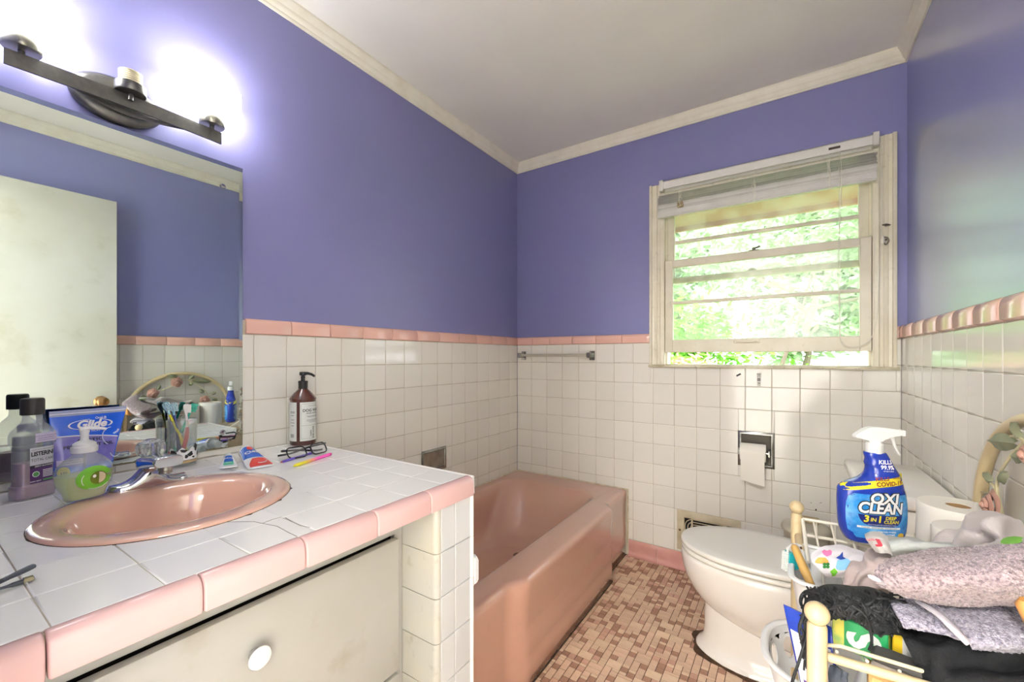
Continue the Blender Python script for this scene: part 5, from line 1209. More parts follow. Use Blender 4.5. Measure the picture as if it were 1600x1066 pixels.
mb = MB(); rows = [(1.226, 1.57, .086, .215), (1.217, 1.57, .092, .175), (1.214, 1.575, .093, .13), (1.214, 1.58, .094, .085), (1.211, 1.59, .097, .052), (1.204, 1.60, .104, .032), (1.192, 1.605, .114, .022), (1.184, 1.61, .122, .012), (1.184, 1.61, .122, .002)]
vs = mb.grid([egg(*r) for r in rows], cv=True); mb.face(vs[0]); mb.face(list(reversed(vs[-1]))); obj('pedestal', mb, por, toi, 60)
mb = MB(); mb.box((1.56, TY-.105, .02), (1.80, TY+.105, .30), .03, seg=4); mb.box((1.55, TY-.19, .28), (1.845, TY+.19, .368), .025, seg=4); obj('rear_deck', mb, por, toi, 50)
def slab(name, x0, x1, hw, z0, z1, m, rnd=.006, dome=0.0):
    mb = MB(); L_ = [(x0+.022, x1-.022, hw-.022, z0-.001), (x0+.016, x1-.016, hw-.016, z0+.001), (x0+.003, x1-.003, hw-.003, z0+.0012), (x0, x1, hw, z0+.004), (x0, x1, hw, z1-rnd), (x0+rnd*.3, x1-rnd*.3, hw-rnd*.3, z1-rnd*.3), (x0+rnd, x1-rnd, hw-rnd, z1)]
    if dome: L_ += [(x0+.05, x1-.04, hw-.045, z1+dome*.6), (x0+.12, x1-.1, hw-.10, z1+dome)]
    vs = mb.grid([egg(*r) for r in L_], cv=True); mb.face(list(reversed(vs[0]))); mb.face(vs[-1]); return obj(name, mb, m, toi, 60)
slab('seat', 1.133, 1.615, .176, .3690, .3858, seatm)
slab('lid', 1.130, 1.620, .179, .3900, .4088, seatm, dome=.003)
for dy in (-.075, .075):
    mb = MB(); mb.cyl((1.612, TY+dy-.022, .392), (1.612, TY+dy+.022, .392), .013, n=14); obj('hinge', mb, seatm, toi)
mb = MB(); mb.box((1.672, -.770, .365), (1.858, -.335, .692), .022, seg=4); obj('tank', mb, por, toi, 50)
mb = MB(); mb.box((1.655, -.785, .690), (1.8655, -.322, .728), .013, seg=4); obj('tank_lid', mb, por, toi, 50)
mb = MB(); mb.cyl((1.672, -.72, .64), (1.655, -.72, .64), .012, n=14); mb.tube([(1.658, -.72, .64), (1.652, -.70, .637), (1.650, -.65, .630)], [.006, .006, .008], n=10); obj('flush_lever', mb, chrome, toi)
mb = MB(); rr = random.Random(9); ri, ro = [], []
for k in range(80):
    t = 2*PI*k/80; p = egg(1.184, 1.61, .122, .0, 80)[k]; w = .007+.030*max(0, noise.noise(Vector((math.cos(t)*2.5, math.sin(t)*2.5, 1.3)))+.2)+(.004*rr.random())
    n_ = Vector((p[0]-1.4, (p[1]-TY)*1.6, 0)).normalized(); ri.append((p[0]-n_.x*.01, p[1]-n_.y*.01, .010)); ro.append((p[0]+n_.x*w, p[1]+n_.y*w, .0008))
mb.grid([ri, [(a[0]*.5+b[0]*.5, a[1]*.5+b[1]*.5, .006) for a, b in zip(ri, ro)], ro], cv=True); obj('base_stain', mb, M('rusty_brown_seal', (74, 50, 30), rough=.85, var=(50, .8, (40, 26, 16)), bump=(90, .8)), toi)
# waste bin at the far side of the toilet
wb_ = thing('waste_bin', 'grey lidded bin in the corner between the toilet tank and the window wall', 'bin', (1.545, -.215, 0))
gm = M('grey_plastic_lid', (176, 170, 154), rough=.4, var=(12, .4, (150, 142, 124)))
mb = MB(); mb.lathe([(.058, .001), (.062, .01), (.078, .392), (.074, .394)], (1.545, -.215, 0), 40, sx=1.0, sy=1.05); obj('bin_body', mb, gm, wb_)
mb = MB(); mb.lathe([(.080, .392), (.0865, .394), (.0875, .402), (.083, .413), (.070, .420), (.02, .4215), (0, .4215)], (1.545, -.215, 0), 44, cap=False, sx=1.0, sy=1.05); mb.lathe([(.080, .392), (.0, .392)], (1.545, -.215, 0), 44, cap=False); obj('bin_lid', mb, gm, wb_)
sb_ = MB(); sb_.box((1.515, -.20, .4215), (1.590, -.15, .436), .005, seg=2); o = obj('soap_bar', sb_, M('tan_soap', (176, 158, 120), rough=.6), smooth=40); tag(o, 'tan bar of soap lying on the grey bin lid', 'soap')
# ================================================================== STAND BESIDE THE TOILET
cream = M('cream_painted_wood', (200, 182, 144), rough=.35, var=(14, .35, (190, 164, 118)), var2=(60, .25, (150, 122, 80), .62, .78))
wirem = M('white_coated_wire', (228, 222, 206), rough=.35)
wirec = M('cream_coated_wire', (216, 204, 172), rough=.35)
ra = thing('rack', 'cream wooden towel stand with wire shelves and a rose trimmed arch by the right wall', 'rack', (1.68, -1.24, 0))
PA, PB = (1.503, -.995), (1.522, -1.52); AX_, AY0, AY1 = 1.845, -.932, -1.50
for p in (PA, PB):
    mb = MB(); mb.lathe([(.0125, 0), (.0130, .004), (.0130, .697), (.0105, .702)], (*p, 0), 24); po_ = obj('post', mb, cream, ra, 40)
    mb = MB(); mb.ball((*p, .716), .0165, 24, 14); obj('finial', mb, cream, po_, 60)
mb = MB(); ap = [(AX_, AY0, 0), (AX_, AY0, .3), (AX_, AY0, .6), (AX_, AY0, .735)]
yc, ry_ = (AY0+AY1)/2, (AY0-AY1)/2
ap += [(AX_, yc+ry_*math.cos(t), .735+.262*math.sin(t)) for t in [PI*k/28 for k in range(1, 28)]]+[(AX_, AY1, .735), (AX_, AY1, .6), (AX_, AY1, .3), (AX_, AY1, 0)]
mb.tube(ap, .0118, n=16); obj('arch', mb, cream, ra, 60)
# upper basket
mb = MB(); mb.tube([(PA[0], PA[1], .688), (AX_, AY0-.045, .688)], .0038, n=8); obj('rim_wire', mb, wirem, ra)
mb = MB(); mb.tube([(PA[0], PA[1], .648), (AX_, AY0-.045, .648)], .0038, n=8); obj('rim_wire', mb, wirem, ra)
mb = MB(); mb.tube([(PA[0]+.012, PA[1]-.01, .690), (PA[0]+.016, PA[1]-.06, .662), (PA[0]+.02, PA[1]-.13, .632)], .0042, n=8); obj('side_wire', mb, wirem, ra)
for k in range(9):
    x = 1.548+.036*k; mb = MB()
    mb.tube(curve_pts([(x-.010, PA[1]+.055*(x-1.5)/.345, .686), (x-.004, -1.035, .655), (x, -1.09, .628), (x, -1.25, .622), (x, -1.44, .626), (x, -1.490, .650)], 3), .0024, n=6); obj('shelf_wire', mb, wirem if k < 3 else wirec, ra)
for k in range(8):
    x = 1.545+.038*k; mb = MB(); mb.tube([(x, PA[1]+.055*(x-1.5)/.345+.003, .688), (x, PA[1]+.055*(x-1.5)/.345+.003, .648)], .002, n=6); obj('guard_wire', mb, wirem, ra)
mb = MB(); mb.tube([(PB[0], PB[1]+.012, .648), (AX_, -1.494, .648)], .0066, n=12); obj('front_rail', mb, cream, ra)
mb = MB(); mb.tube([(PB[0]+.006, PB[1]+.02, .672), (PB[0]+.012, PB[1]+.03, .655), (PB[0]+.03, PB[1]+.036, .657), (AX_, -1.486, .657)], .003, n=8); obj('front_wire', mb, wirec, ra)
mb = MB(); mb.cyl((PA[0]+.004, PA[1]+.004, .646), (PA[0]+.006, -1.068, .640), .0098, n=18); st_o = obj('stub_rail', mb, cream, ra)
mb = MB(); mb.cyl((PA[0]+.006, -1.0676, .640), (PA[0]+.006, -1.0692, .6399), .0042, n=12); obj('screw_hole', mb, M('brown_hole', (92, 62, 36), rough=.8), st_o)
# lower shelf
for (a, b) in (((PA[0], PA[1], .30), (AX_, AY0, .30)), ((PB[0], PB[1], .30), (AX_, AY1, .30)), ((PA[0], PA[1], .30), (PB[0], PB[1], .30)), ((AX_, AY0, .30), (AX_, AY1, .30))):
    mb = MB(); mb.tube([a, b], .0066, n=10); obj('lower_rail', mb, cream, ra)
for k in range(8):
    x = 1.54+.04*k; mb = MB(); mb.tube([(x, -.985, .300), (x, -1.512, .300)], .0024, n=6); obj('shelf_wire', mb, wirec, ra)
mb = MB(); mb.tube([(AX_, AY0, .646), (AX_, AY1, .646)], .0066, n=10); obj('back_rail', mb, cream, ra)
# wooden roses, leaves and vine on the arch
rose_m = M('painted_rose', (186, 142, 126), rough=.5, var=(30, .7, (132, 92, 80))); leaf_m = M('painted_leaf', (122, 124, 98), rough=.5, var=(30, .6, (84, 86, 64))); vine_m = M('painted_vine', (196, 186, 148), rough=.5)
def rose(c, s, seed):
    rr = random.Random(seed); mb = MB(); c = Vector(c)
    for ring_, (n_, r_, h) in enumerate(((5, 1.0, .15), (5, .72, .42), (4, .46, .62), (3, .24, .72))):
        for k in range(n_):
            a0 = 2*PI*k/n_+ring_*.5+rr.uniform(-.1, .1); g = []
            for i in range(5):
                t = a0+(i-2)*.36; row = []
                for j in range(4):
                    q = j/3; rad = s*r_*(.35+.65*q)*(1-.10*abs(i-2)*q); row.append(c+Vector((-s*h*.75-.25*s*math.sin(q*PI)*.6, rad*math.cos(t), rad*math.sin(t))))
                g.append(row)
            mb.grid(g)
    mb.ball(c+Vector((-s*.55, 0, 0)), s*.2, 10, 6); return obj('rose', mb, rose_m, ra, 50)
def leaf(a, b, w, bow=.006):
    a, b = Vector(a), Vector(b); d = b-a; sd_ = Vector((1, 0, 0)).cross(d).normalized(); mb = MB(); g = []
    for i in range(9):
        q = i/8; ww = w*math.sin(PI*min(1, q*.92+.06))**.8; row = []
        for s_ in (-1, -.5, 0, .5, 1): row.append(a+d*q+sd_*ww*s_+Vector((-bow*(1-abs(s_))-.004*math.sin(q*PI)+(.0012 if i % 2 and abs(s_) > .4 else 0), 0, 0)))
        g.append(row)
    mb.grid(g); mb.grid([[p+Vector((.0016, 0, 0)) for p in r] for r in g], flip=True)
    return obj('leaf', mb, leaf_m, ra, 40)
def vine(pts):
    mb = MB(); mb.tube(curve_pts(pts, 5), .0026, n=6); obj('vine', mb, vine_m, ra)
VX = 1.832
vine([(AX_, -1.06, .93), (VX, -1.13, .955), (VX, -1.20, .955), (VX, -1.30, .905), (VX, -1.37, .875)]); vine([(VX, -1.19, .955), (VX, -1.12, .905), (VX, -1.075, .852), (VX, -1.10, .80)]); vine([(VX, -1.10, .80), (VX, -1.16, .79), (VX, -1.22, .76)]); vine([(VX, -1.03, .85), (VX, -1.07, .835), (AX_, -.935, .80)])
rose((VX, -1.25, .942), .036, 1); rose((VX, -1.372, .878), .034, 2); rose((VX-.006, -1.098, .812), .034, 3)
for a, b, w in (((VX, -1.22, .955), (VX, -1.285, .955), .013), ((VX, -1.245, .975), (VX, -1.30, .985), .014), ((VX, -1.18, .96), (VX, -1.155, .985), .013), ((VX, -1.165, .948), (VX-.004, -1.058, .935), .017), ((VX, -1.10, .862), (VX, -1.125, .885), .013), ((VX, -1.055, .85), (VX, -1.025, .862), .011), ((VX, -1.05, .815), (VX, -1.015, .805), .010), ((VX, -1.06, .80), (VX, -1.04, .775), .010), ((VX, -1.15, .79), (VX, -1.20, .805), .012), ((VX, -1.35, .9), (VX, -1.335, .93), .012), ((VX, -1.40, .86), (VX, -1.435, .855), .012), ((VX, -1.185, .925), (VX, -1.16, .925), .012)): leaf(a, b, w)
# ------------------------------------------------------------------ things in and on the stand
ox = thing('spray_bottle', 'blue stain remover trigger spray bottle with a yellow band standing on the wire shelf', 'spray bottle', (1.655, -1.0, .69))
OB = Vector((1.648, -1.012, .673)); oa = math.radians(24)
S = Sil(smoothtab([(0, -.048, .052, .026), (.004, -.056, .059, .030), (.030, -.0665, .068, .033), (.075, -.0700, .0705, .034), (.110, -.0700, .0680, .033), (.124, -.067, .065, .032), (.135, -.050, .062, .031), (.145, -.027, .059, .029), (.158, -.013, .0545, .026), (.172, -.010, .047, .023), (.182, -.0125, .042, .021), (.192, -.011, .037, .019), (.202, -.014, .032, .017), (.208, -.014, .028, .016)], 4), OB, oa, 2.4)
oxb = M('spray_blue', (26, 52, 150), rough=.2, coat=.3); mb = S.build(MB(), 44); obj('bottle', mb, oxb, ox, 60)
f = S.front(.0006); f2 = S.front(.0012); f3 = S.front(.0018); f4 = S.front(.0024)
def panel(mb, pts_l, fn, nu=10):
    """pts_l: [(v, u0, u1)]"""
    mb.grid([[fn(lerp(a, b, i/nu), v) for v, a, b in pts_l] for i in range(nu+1)]); return mb
mb = panel(MB(), [(.014, -.045, .050), (.03, -.060, .060), (.05, -.063, .062), (.075, -.064, .063), (.095, -.063, .062), (.108, -.060, .060), (.116, -.050, .057)], f, 16)
lb = M('swirl_label', (52, 138, 208), rough=.25, var=(22, .8, (150, 208, 236), .45, .68), var2=(34, .6, (22, 64, 170), .5, .7)); obj('label', mb, lb, ox, 60)
mb = MB(); g = []
for i in range(25):
    u = lerp(-.066, .063, i/24); s = (u+.066)/.129; v0 = .1195+.018*s+.008*math.sin(s*2.4)*.5; g.append([f(u, v) for v in (v0, v0+.006, v0+.011+.009*s)])
mb.grid(g); obj('yellow_band', mb, M('yellow_print', (222, 206, 48)), ox, 60)
mb = MB(); text_on(mb, 'KILLS', f2, .006, .1505, .0112, bold=.03, shear=.3, rot=.12); text_on(mb, 'VIRUSES', f2, .036, .1545, .0048, bold=.02, rot=.12); text_on(mb, 'COVID-19', f2, .020, .1410, .0125, bold=.035, shear=.15, rot=.10); obj('red_print', mb, M('dark_red_print', (120, 36, 22), rough=.5), ox, 0)
mb = MB(); text_on(mb, 'KILLS', f, .018, .1880, .0125, bold=.03, shear=.1); text_on(mb, '99.9%', f, .0205, .1765, .0125, bold=.03, shear=.1, width=.95); text_on(mb, 'OF BACTERIA', f, .022, .1685, .0036); obj('claim_print', mb, ink_w, ox, 0)
# the big name: white letters on a black keyline
mb = MB(); text_on(mb, 'OXI', f4, .006, .107, .0315, bold=.035, shear=.16, width=1.05); text_on(mb, 'CLEAN', f4, -.001, .085, .0345, bold=.035, shear=.16, width=.84, spacing=.98); obj('name_print', mb, ink_w, ox, 0)
mb = MB(); text_on(mb, 'OXI', f3, .006, .107, .0315, bold=.095, shear=.16, width=1.05); text_on(mb, 'CLEAN', f3, -.001, .085, .0345, bold=.095, shear=.16, width=.84, spacing=.98); obj('black_outline', mb, ink_b, ox, 0)
mb = MB(); rect_on(mb, -.046, .040, .0385, .0430, f2, nu=12, nv=1); obj('white_strip', mb, ink_w, ox, 0)
mb = MB(); text_on(mb, 'CLEANER / DEODORIZER / DISINFECTANT', f3, -.003, .0407, .0042, width=.9); obj('strip_print', mb, ink_b, ox, 0)
mb = panel(MB(), [(.0445, -.022, .026), (.049, -.034, .036), (.058, -.041, .042), (.0700, -.045, .045)], f2, 12); obj('navy_panel', mb, M('navy_panel', (24, 36, 104), rough=.3), ox)
mb = MB(); text_on(mb, 'MULTI-PURPOSE DISINFECTANT', f3, .002, .0475, .0040); obj('panel_print', mb, M('pale_blue_print', (206, 214, 240)), ox, 0)
mb = MB(); text_on(mb, '3', f3, -.030, .060, .021, bold=.04, shear=.12); text_on(mb, 'IN', f3, -.0165, .0590, .0115, bold=.03, shear=.12); text_on(mb, '1', f3, -.004, .060, .021, bold=.04, shear=.12); text_on(mb, 'DEEP', f3, .019, .0640, .0100, bold=.03, shear=.12); text_on(mb, 'CLEAN', f3, .020, .0550, .0100, bold=.03, shear=.12); obj('yellow_print', mb, M('yellow_print', (222, 206, 48)), ox, 0)
mb = MB(); disc_on(mb, .043, .024, .0075, f2, sy=.8); obj('gold_seal', mb, M('gold_seal', (214, 174, 52), rough=.4), ox)
mb = MB(); text_on(mb, 'REMOVES STAINS', f2, .012, .032, .0048, bold=.02); text_on(mb, 'KILLS GERMS', f2, .012, .0255, .0060, bold=.02); text_on(mb, 'WITH NO BLEACH', f2, .012, .0185, .0048); obj('small_print', mb, ink_w, ox, 0)
fbk = S.back(.0006); fbk2 = S.back(.0012)
mb = panel(MB(), [(.014, -.045, .050), (.03, -.060, .060), (.075, -.064, .063), (.108, -.060, .060), (.116, -.050, .057)], fbk, 16); obj('back_label', mb, M('back_label_blue', (96, 132, 172), rough=.3, var=(26, .6, (60, 96, 150))), ox, 60)
mb = MB(); g = []
for i in range(17): u = lerp(-.066, .063, i/16); s = (u+.066)/.129; g.append([fbk2(u, .1195+.018*s+q*(.011+.009*s)) for q in (0, .5, 1)])
mb.grid(g); obj('back_band', mb, M('yellow_print', (222, 206, 48)), ox, 60)
mb = MB(); disc_on(mb, 0, .066, .036, fbk2, sy=.55); obj('back_oval', mb, M('navy_panel', (24, 36, 104)), ox, 60)
tw = M('trigger_white', (232, 232, 228), rough=.3); nk = S.pt(.007, .208, 0)
mb = MB(); mb.lathe([(.0165, -.002), (.0175, 0), (.0175, .020), (.0150, .021), (.0140, .026)], nk, 30); obj('collar', mb, tw, ox, 30)
def sp(u, v, d=0.0): return S.pt(.007+u, .208+v, d)
mb = MB(); side = [(-.0145, .024), (.012, .024), (.016, .033), (.034, .040), (.054, .0405), (.054, .0525), (.044, .0545), (.012, .0585), (-.012, .0590), (-.022, .054), (-.040, .042), (-.045, .036), (-.042, .0325), (-.030, .033)]
mb.prism(side, lambda x, y, d: sp(x, y, d), -.0095, .0095); es = [e for e in mb.bm.edges]; bmesh.ops.bevel(mb.bm, geom=es, offset=.0022, segments=2, affect='EDGES'); obj('sprayer_head', mb, tw, ox, 40)
mb = MB(); mb.tube(curve_pts([sp(.034, .040), sp(.039, .028), sp(.042, .014), sp(.050, -.002), sp(.053, -.004)], 4), [.006, .006, .0058, .0055, .0052, .005, .005, .0048, .0046, .0044, .0042, .004, .0038, .0036, .0034, .0030, .0026], n=10, flat=(.7, 1.2)); obj('trigger', mb, tw, ox, 60)
mb = MB(); o = rrect(.052, .060, .0395, .0535, .002, 3); mb.prism(o, lambda x, y, d: sp(x, y, d), -.0075, .0075); obj('nozzle', mb, tw, ox, 30)
# spare paper rolls
def roll(label, x, y, z0, h, r):
    t = thing('toilet_paper_roll', label, 'toilet paper', (x, y, z0)); mb = MB(); rows = []
    pr = [(.019, z0), (r*.97, z0), (r, z0+.004)]+[(r+.0006*math.sin(q*1.7), z0+h*q/8) for q in range(1, 8)]+[(r, z0+h-.004), (r*.965, z0+h), (.019, z0+h), (.019, z0)]
    mb.lathe(pr, (x, y, 0), 48, cap=False); obj('paper', mb, tpm, t, 50)
    mb = MB(); mb.lathe([(.0205, z0+.001), (.0205, z0+h-.0015), (.0185, z0+h-.0015), (.0185, z0+.001), (.0205, z0+.001)], (x, y, 0), 32, cap=False); obj('tube', mb, M('cardboard_tube', (150, 120, 84), rough=.9), t, 40)
    mb = MB(); mb.lathe([(.0185, z0+.002), (0, z0+.002)], (x, y, 0), 24, cap=False); obj('tube_shadow_floor', mb, M('cardboard_tube', (150, 120, 84)), t, 40) if False else mb.bm.free()
roll('larger white toilet paper roll standing beside the spray bottle', 1.776, -1.082, .650, .150, .063)
roll('white toilet paper roll standing in front of the larger roll by the grey shirt', 1.768, -1.208, .650, .138, .058)
# ------------------------------------------------------------------ laundry
terry1 = M('mauve_terry', (172, 154, 156), rough=.95, bump=(420, .8, 'voronoi', .003), var=(230, .9, (84, 68, 74), .42, .66), var2=(12, .35, (140, 124, 140)), sheen=.3)  # dark speckle paints the shade between terry loops into the colour
terry2 = M('lilac_terry', (168, 163, 178), rough=.95, bump=(420, .8, 'voronoi', .003), var=(230, .9, (84, 80, 98), .42, .66), sheen=.3)  # same painted crevice shade as the mauve towel
hemm = M('lilac_hem', (186, 182, 190), rough=.9, bump=(200, .4))
blackc = M('black_jersey', (25, 26, 28), rough=.9, spec=.2, bump=(220, .4))
greyc = M('pale_grey_jersey', (182, 174, 172), rough=.9, bump=(240, .25), sheen=.2)
mauvec = M('faded_mauve_cotton', (178, 162, 158), rough=.9, bump=(240, .25), sheen=.2)
def Z(u, v, z): return atz(u, v, z)
bt = cloth('black_cloth', [[Z(1395, 968, .690), Z(1440, 962, .705), Z(1520, 985, .712), Z(1600, 1000, .715), Z(1690, 1000, .715)],
    [Z(1405, 985, .688), Z(1450, 985, .698), Z(1530, 1008, .706), Z(1600, 1018, .708), Z(1690, 1020, .706)],
    [Z(1418, 1010, .680), Z(1470, 1020, .690), Z(1540, 1035, .697), Z(1610, 1045, .698), Z(1700, 1050, .695)],
    [Z(1428, 1040, .664), Z(1480, 1055, .672), Z(1550, 1070, .680), Z(1620, 1080, .680), Z(1710, 1085, .676)],
    [Z(1436, 1068, .635), Z(1490, 1090, .640), Z(1565, 1105, .648), Z(1640, 1115, .648), Z(1730, 1120, .644)],
    [Z(1450, 1120, .585), Z(1500, 1140, .590), Z(1580, 1150, .596), Z(1660, 1160, .595), Z(1750, 1160, .590)]],
    blackc, nu=9, nv=12, thick=.005, folds=[(.35, 3.2, .0075), (1.0, 4.6, .004)], rough=.006, rscale=22, seed=2)
tag(bt, 'black jersey garment draped over the front rail under the lilac towel', 'clothing')
# lilac towel: two layers
t1 = cloth('hand_towel', [[Z(1440, 936, .736), Z(1500, 934, .742), Z(1600, 932, .748), Z(1700, 932, .75)],
    [Z(1470, 958, .738), Z(1530, 955, .744), Z(1605, 952, .750), Z(1705, 952, .75)],
    [Z(1495, 982, .734), Z(1550, 980, .741), Z(1610, 976, .745), Z(1710, 976, .745)],
    [Z(1512, 1002, .724), Z(1555, 1004, .731), Z(1615, 1002, .735), Z(1715, 1002, .735)],
    [Z(1516, 1008, .712), Z(1558, 1012, .716), Z(1618, 1010, .720), Z(1718, 1010, .720)]], terry2, nu=18, nv=56, thick=.012, folds=[(1.3, 1.4, .0014)], rough=.0009, rscale=60, seed=5, nub=(300, .0032))
tag(t1, 'lilac grey terry towel with a white hem, folded under the mauve towel', 'towel')
mb = MB(); mb.tube(curve_pts([Z(1436, 940, .744), Z(1466, 960, .746), Z(1492, 985, .740), Z(1511, 1004, .728)], 5), .0042, n=8, flat=(.8, 1.3)); obj('hem', mb, hemm, t1, 60)
t2 = cloth('hand_towel', [[Z(1392, 945, .722), Z(1420, 940, .728), Z(1452, 938, .730), Z(1475, 945, .730)],
    [Z(1397, 955, .722), Z(1425, 952, .728), Z(1462, 956, .730), Z(1486, 965, .729)],
    [Z(1406, 968, .718), Z(1438, 972, .724), Z(1475, 980, .726), Z(1500, 988, .724)],
    [Z(1414, 978, .710), Z(1448, 986, .715), Z(1488, 996, .718), Z(1510, 1002, .716)]], terry2, nu=16, nv=22, thick=.009, folds=[(.6, 1.6, .0012)], rough=.0009, rscale=60, seed=6, nub=(300, .0032))
tag(t2, 'corner of a lilac grey washcloth sticking out left under the lilac towel', 'towel')
# mauve towel: thick fold with a rolled front edge
t3 = cloth('bath_towel', [[Z(1420, 884, .785), Z(1440, 874, .800), Z(1490, 866, .812), Z(1550, 862, .835), Z(1605, 856, .850), Z(1700, 846, .865)],
    [Z(1396, 884, .790), Z(1435, 872, .806), Z(1485, 864, .822), Z(1545, 862, .842), Z(1605, 858, .856), Z(1700, 850, .868)],
    [Z(1380, 892, .788), Z(1430, 886, .808), Z(1485, 880, .824), Z(1545, 880, .840), Z(1605, 878, .850), Z(1705, 874, .858)],
    [Z(1372, 902, .778), Z(1432, 908, .796), Z(1490, 906, .812), Z(1550, 906, .826), Z(1610, 904, .834), Z(1710, 902, .838)],
    [Z(1380, 912, .766), Z(1440, 926, .775), Z(1500, 926, .786), Z(1555, 926, .798), Z(1612, 924, .806), Z(1712, 924, .808)],
    [Z(1398, 918, .756), Z(1446, 934, .757), Z(1502, 935, .764), Z(1556, 934, .772), Z(1614, 933, .778), Z(1715, 934, .780)],
    [Z(1424, 912, .754), Z(1462, 922, .756), Z(1508, 922, .762), Z(1560, 922, .768), Z(1618, 922, .772), Z(1718, 924, .772)]], terry1, nu=26, nv=52, thick=.014, folds=[(.9, 1.3, .0025)], rough=.0012, rscale=50, seed=8, nub=(300, .0036))
tag(t3, 'mauve pink terry towel folded thickly on top of the laundry', 'towel')
mb = MB(); mb.tube(curve_pts([Z(1366, 904, .782), Z(1380, 912, .772), Z(1397, 920, .762), Z(1412, 930, .752)], 5), .0055, n=8, flat=(.6, 1.7)); obj('hem', mb, hemm, t3, 60)
# grey shirt bunched behind the towel
s1_ = cloth('shirt', [[Z(1462, 852, .765), Z(1490, 836, .785), Z(1520, 820, .800), Z(1550, 806, .815), Z(1576, 812, .818), Z(1605, 826, .822), Z(1652, 826, .83)],
    [Z(1466, 858, .768), Z(1500, 842, .800), Z(1530, 826, .822), Z(1552, 810, .842), Z(1580, 822, .836), Z(1610, 834, .838), Z(1652, 836, .84)],
    [Z(1480, 862, .775), Z(1512, 850, .802), Z(1540, 842, .818), Z(1556, 828, .842), Z(1590, 838, .842), Z(1615, 846, .848), Z(1652, 850, .85)],
    [Z(1500, 866, .780), Z(1524, 858, .798), Z(1546, 858, .804), Z(1562, 848, .834), Z(1592, 854, .842), Z(1618, 860, .846), Z(1652, 866, .85)],
    [Z(1510, 870, .778), Z(1530, 868, .788), Z(1552, 872, .790), Z(1566, 868, .810), Z(1596, 868, .826), Z(1620, 872, .832), Z(1652, 878, .836)]], greyc, nu=9, nv=10, thick=.0035, folds=[(.4, 2.6, .0085), (1.3, 3.2, .005)], rough=.007, rscale=20, seed=12)
tag(s1_, 'pale grey shirt bunched up behind the mauve towel against the arch', 'clothing')
mb = MB(); q = [Z(1568+6*i, 851-3.0*i+1.2*(i-2)**2*.4, .853) for i in range(6)]; mb.tube(q, [.0015, .0042, .0050, .0048, .0038, .0012], n=8, flat=(.35, 1.5)); obj('green_print', mb, M('leaf_print', (104, 160, 62), rough=.8), s1_, 60)
# pale grey sleeve with a white cuff lying across
s2_ = cloth('sleeve', [[Z(1378, 840, .770), Z(1410, 840, .775), Z(1450, 847, .782), Z(1500, 853, .785), Z(1535, 862, .78)],
    [Z(1384, 846, .785), Z(1415, 846, .792), Z(1455, 851, .797), Z(1500, 857, .796), Z(1536, 866, .79)],
    [Z(1388, 858, .780), Z(1420, 858, .784), Z(1458, 859, .790), Z(1502, 862, .789), Z(1538, 870, .784)],
    [Z(1392, 868, .762), Z(1424, 868, .765), Z(1462, 866, .772), Z(1504, 868, .774), Z(1540, 874, .772)]], M('cool_grey_jersey', (186, 190, 186), rough=.9, bump=(240, .3)), nu=8, nv=8, thick=.004, folds=[(1.2, 3.5, .0016)], rough=.002, rscale=40, seed=14)
tag(s2_, 'cool grey sleeve with a ribbed hem running across behind the towel', 'clothing')
s3_ = cloth('sock', [[Z(1352, 836, .775), Z(1362, 832, .784), Z(1376, 834, .786), Z(1386, 840, .780)],
    [Z(1354, 842, .782), Z(1365, 840, .792), Z(1378, 842, .793), Z(1388, 848, .786)],
    [Z(1362, 852, .780), Z(1370, 852, .788), Z(1381, 853, .789), Z(1390, 858, .783)],
    [Z(1370, 862, .770), Z(1376, 864, .776), Z(1386, 864, .777), Z(1394, 868, .772)]], M('white_knit', (214, 210, 206), rough=.95, bump=(260, .5)), nu=6, nv=6, thick=.004, rough=.0012, rscale=60, seed=15)
tag(s3_, 'white knitted sock cuff with a red letter below the spray bottle', 'clothing')
q0 = Z(1370, 847, .796); ex = (Z(1380, 848, .796)-Z(1360, 846, .796)).normalized(); ey = (Z(1366, 838, .790)-Z(1376, 858, .788)).normalized()
mb = MB(); nn_ = ex.cross(ey).normalized(); nn_ = nn_ if nn_.z > 0 else -nn_
fS = lambda u, v: q0+ex*u+ey*v+nn_*(.0012-14*u*u-6*v*v)
text_on(mb, 'J', fS, .003, 0, .030, bold=.06); rect_on(mb, -.014, -.002, .009, .012, fS, nu=2, nv=1); rect_on(mb, -.012, -.001, .003, .006, fS, nu=2, nv=1); obj('red_print', mb, M('coral_print', (212, 72, 90), rough=.8), s3_, 0)
# faded mauve cloth in the middle
s4_ = cloth('cotton_cloth', [[Z(1322, 905, .700), Z(1330, 884, .722), Z(1352, 870, .738), Z(1378, 862, .746), Z(1420, 866, .750)],
    [Z(1320, 915, .698), Z(1340, 896, .724), Z(1362, 880, .744), Z(1390, 874, .756), Z(1428, 876, .758)],
    [Z(1330, 922, .694), Z(1352, 908, .716), Z(1374, 894, .738), Z(1398, 888, .752), Z(1432, 888, .758)],
    [Z(1345, 928, .690), Z(1364, 920, .705), Z(1384, 908, .724), Z(1404, 902, .740), Z(1438, 902, .750)],
    [Z(1356, 932, .684), Z(1374, 930, .692), Z(1394, 920, .708), Z(1412, 914, .722), Z(1444, 914, .735)]], mauvec, nu=8, nv=9, thick=.0035, folds=[(.7, 2.8, .0042), (2.0, 2.0, .002)], rough=.003, rscale=26, seed=17)
tag(s4_, 'faded mauve cotton cloth crumpled left of the towels', 'clothing')
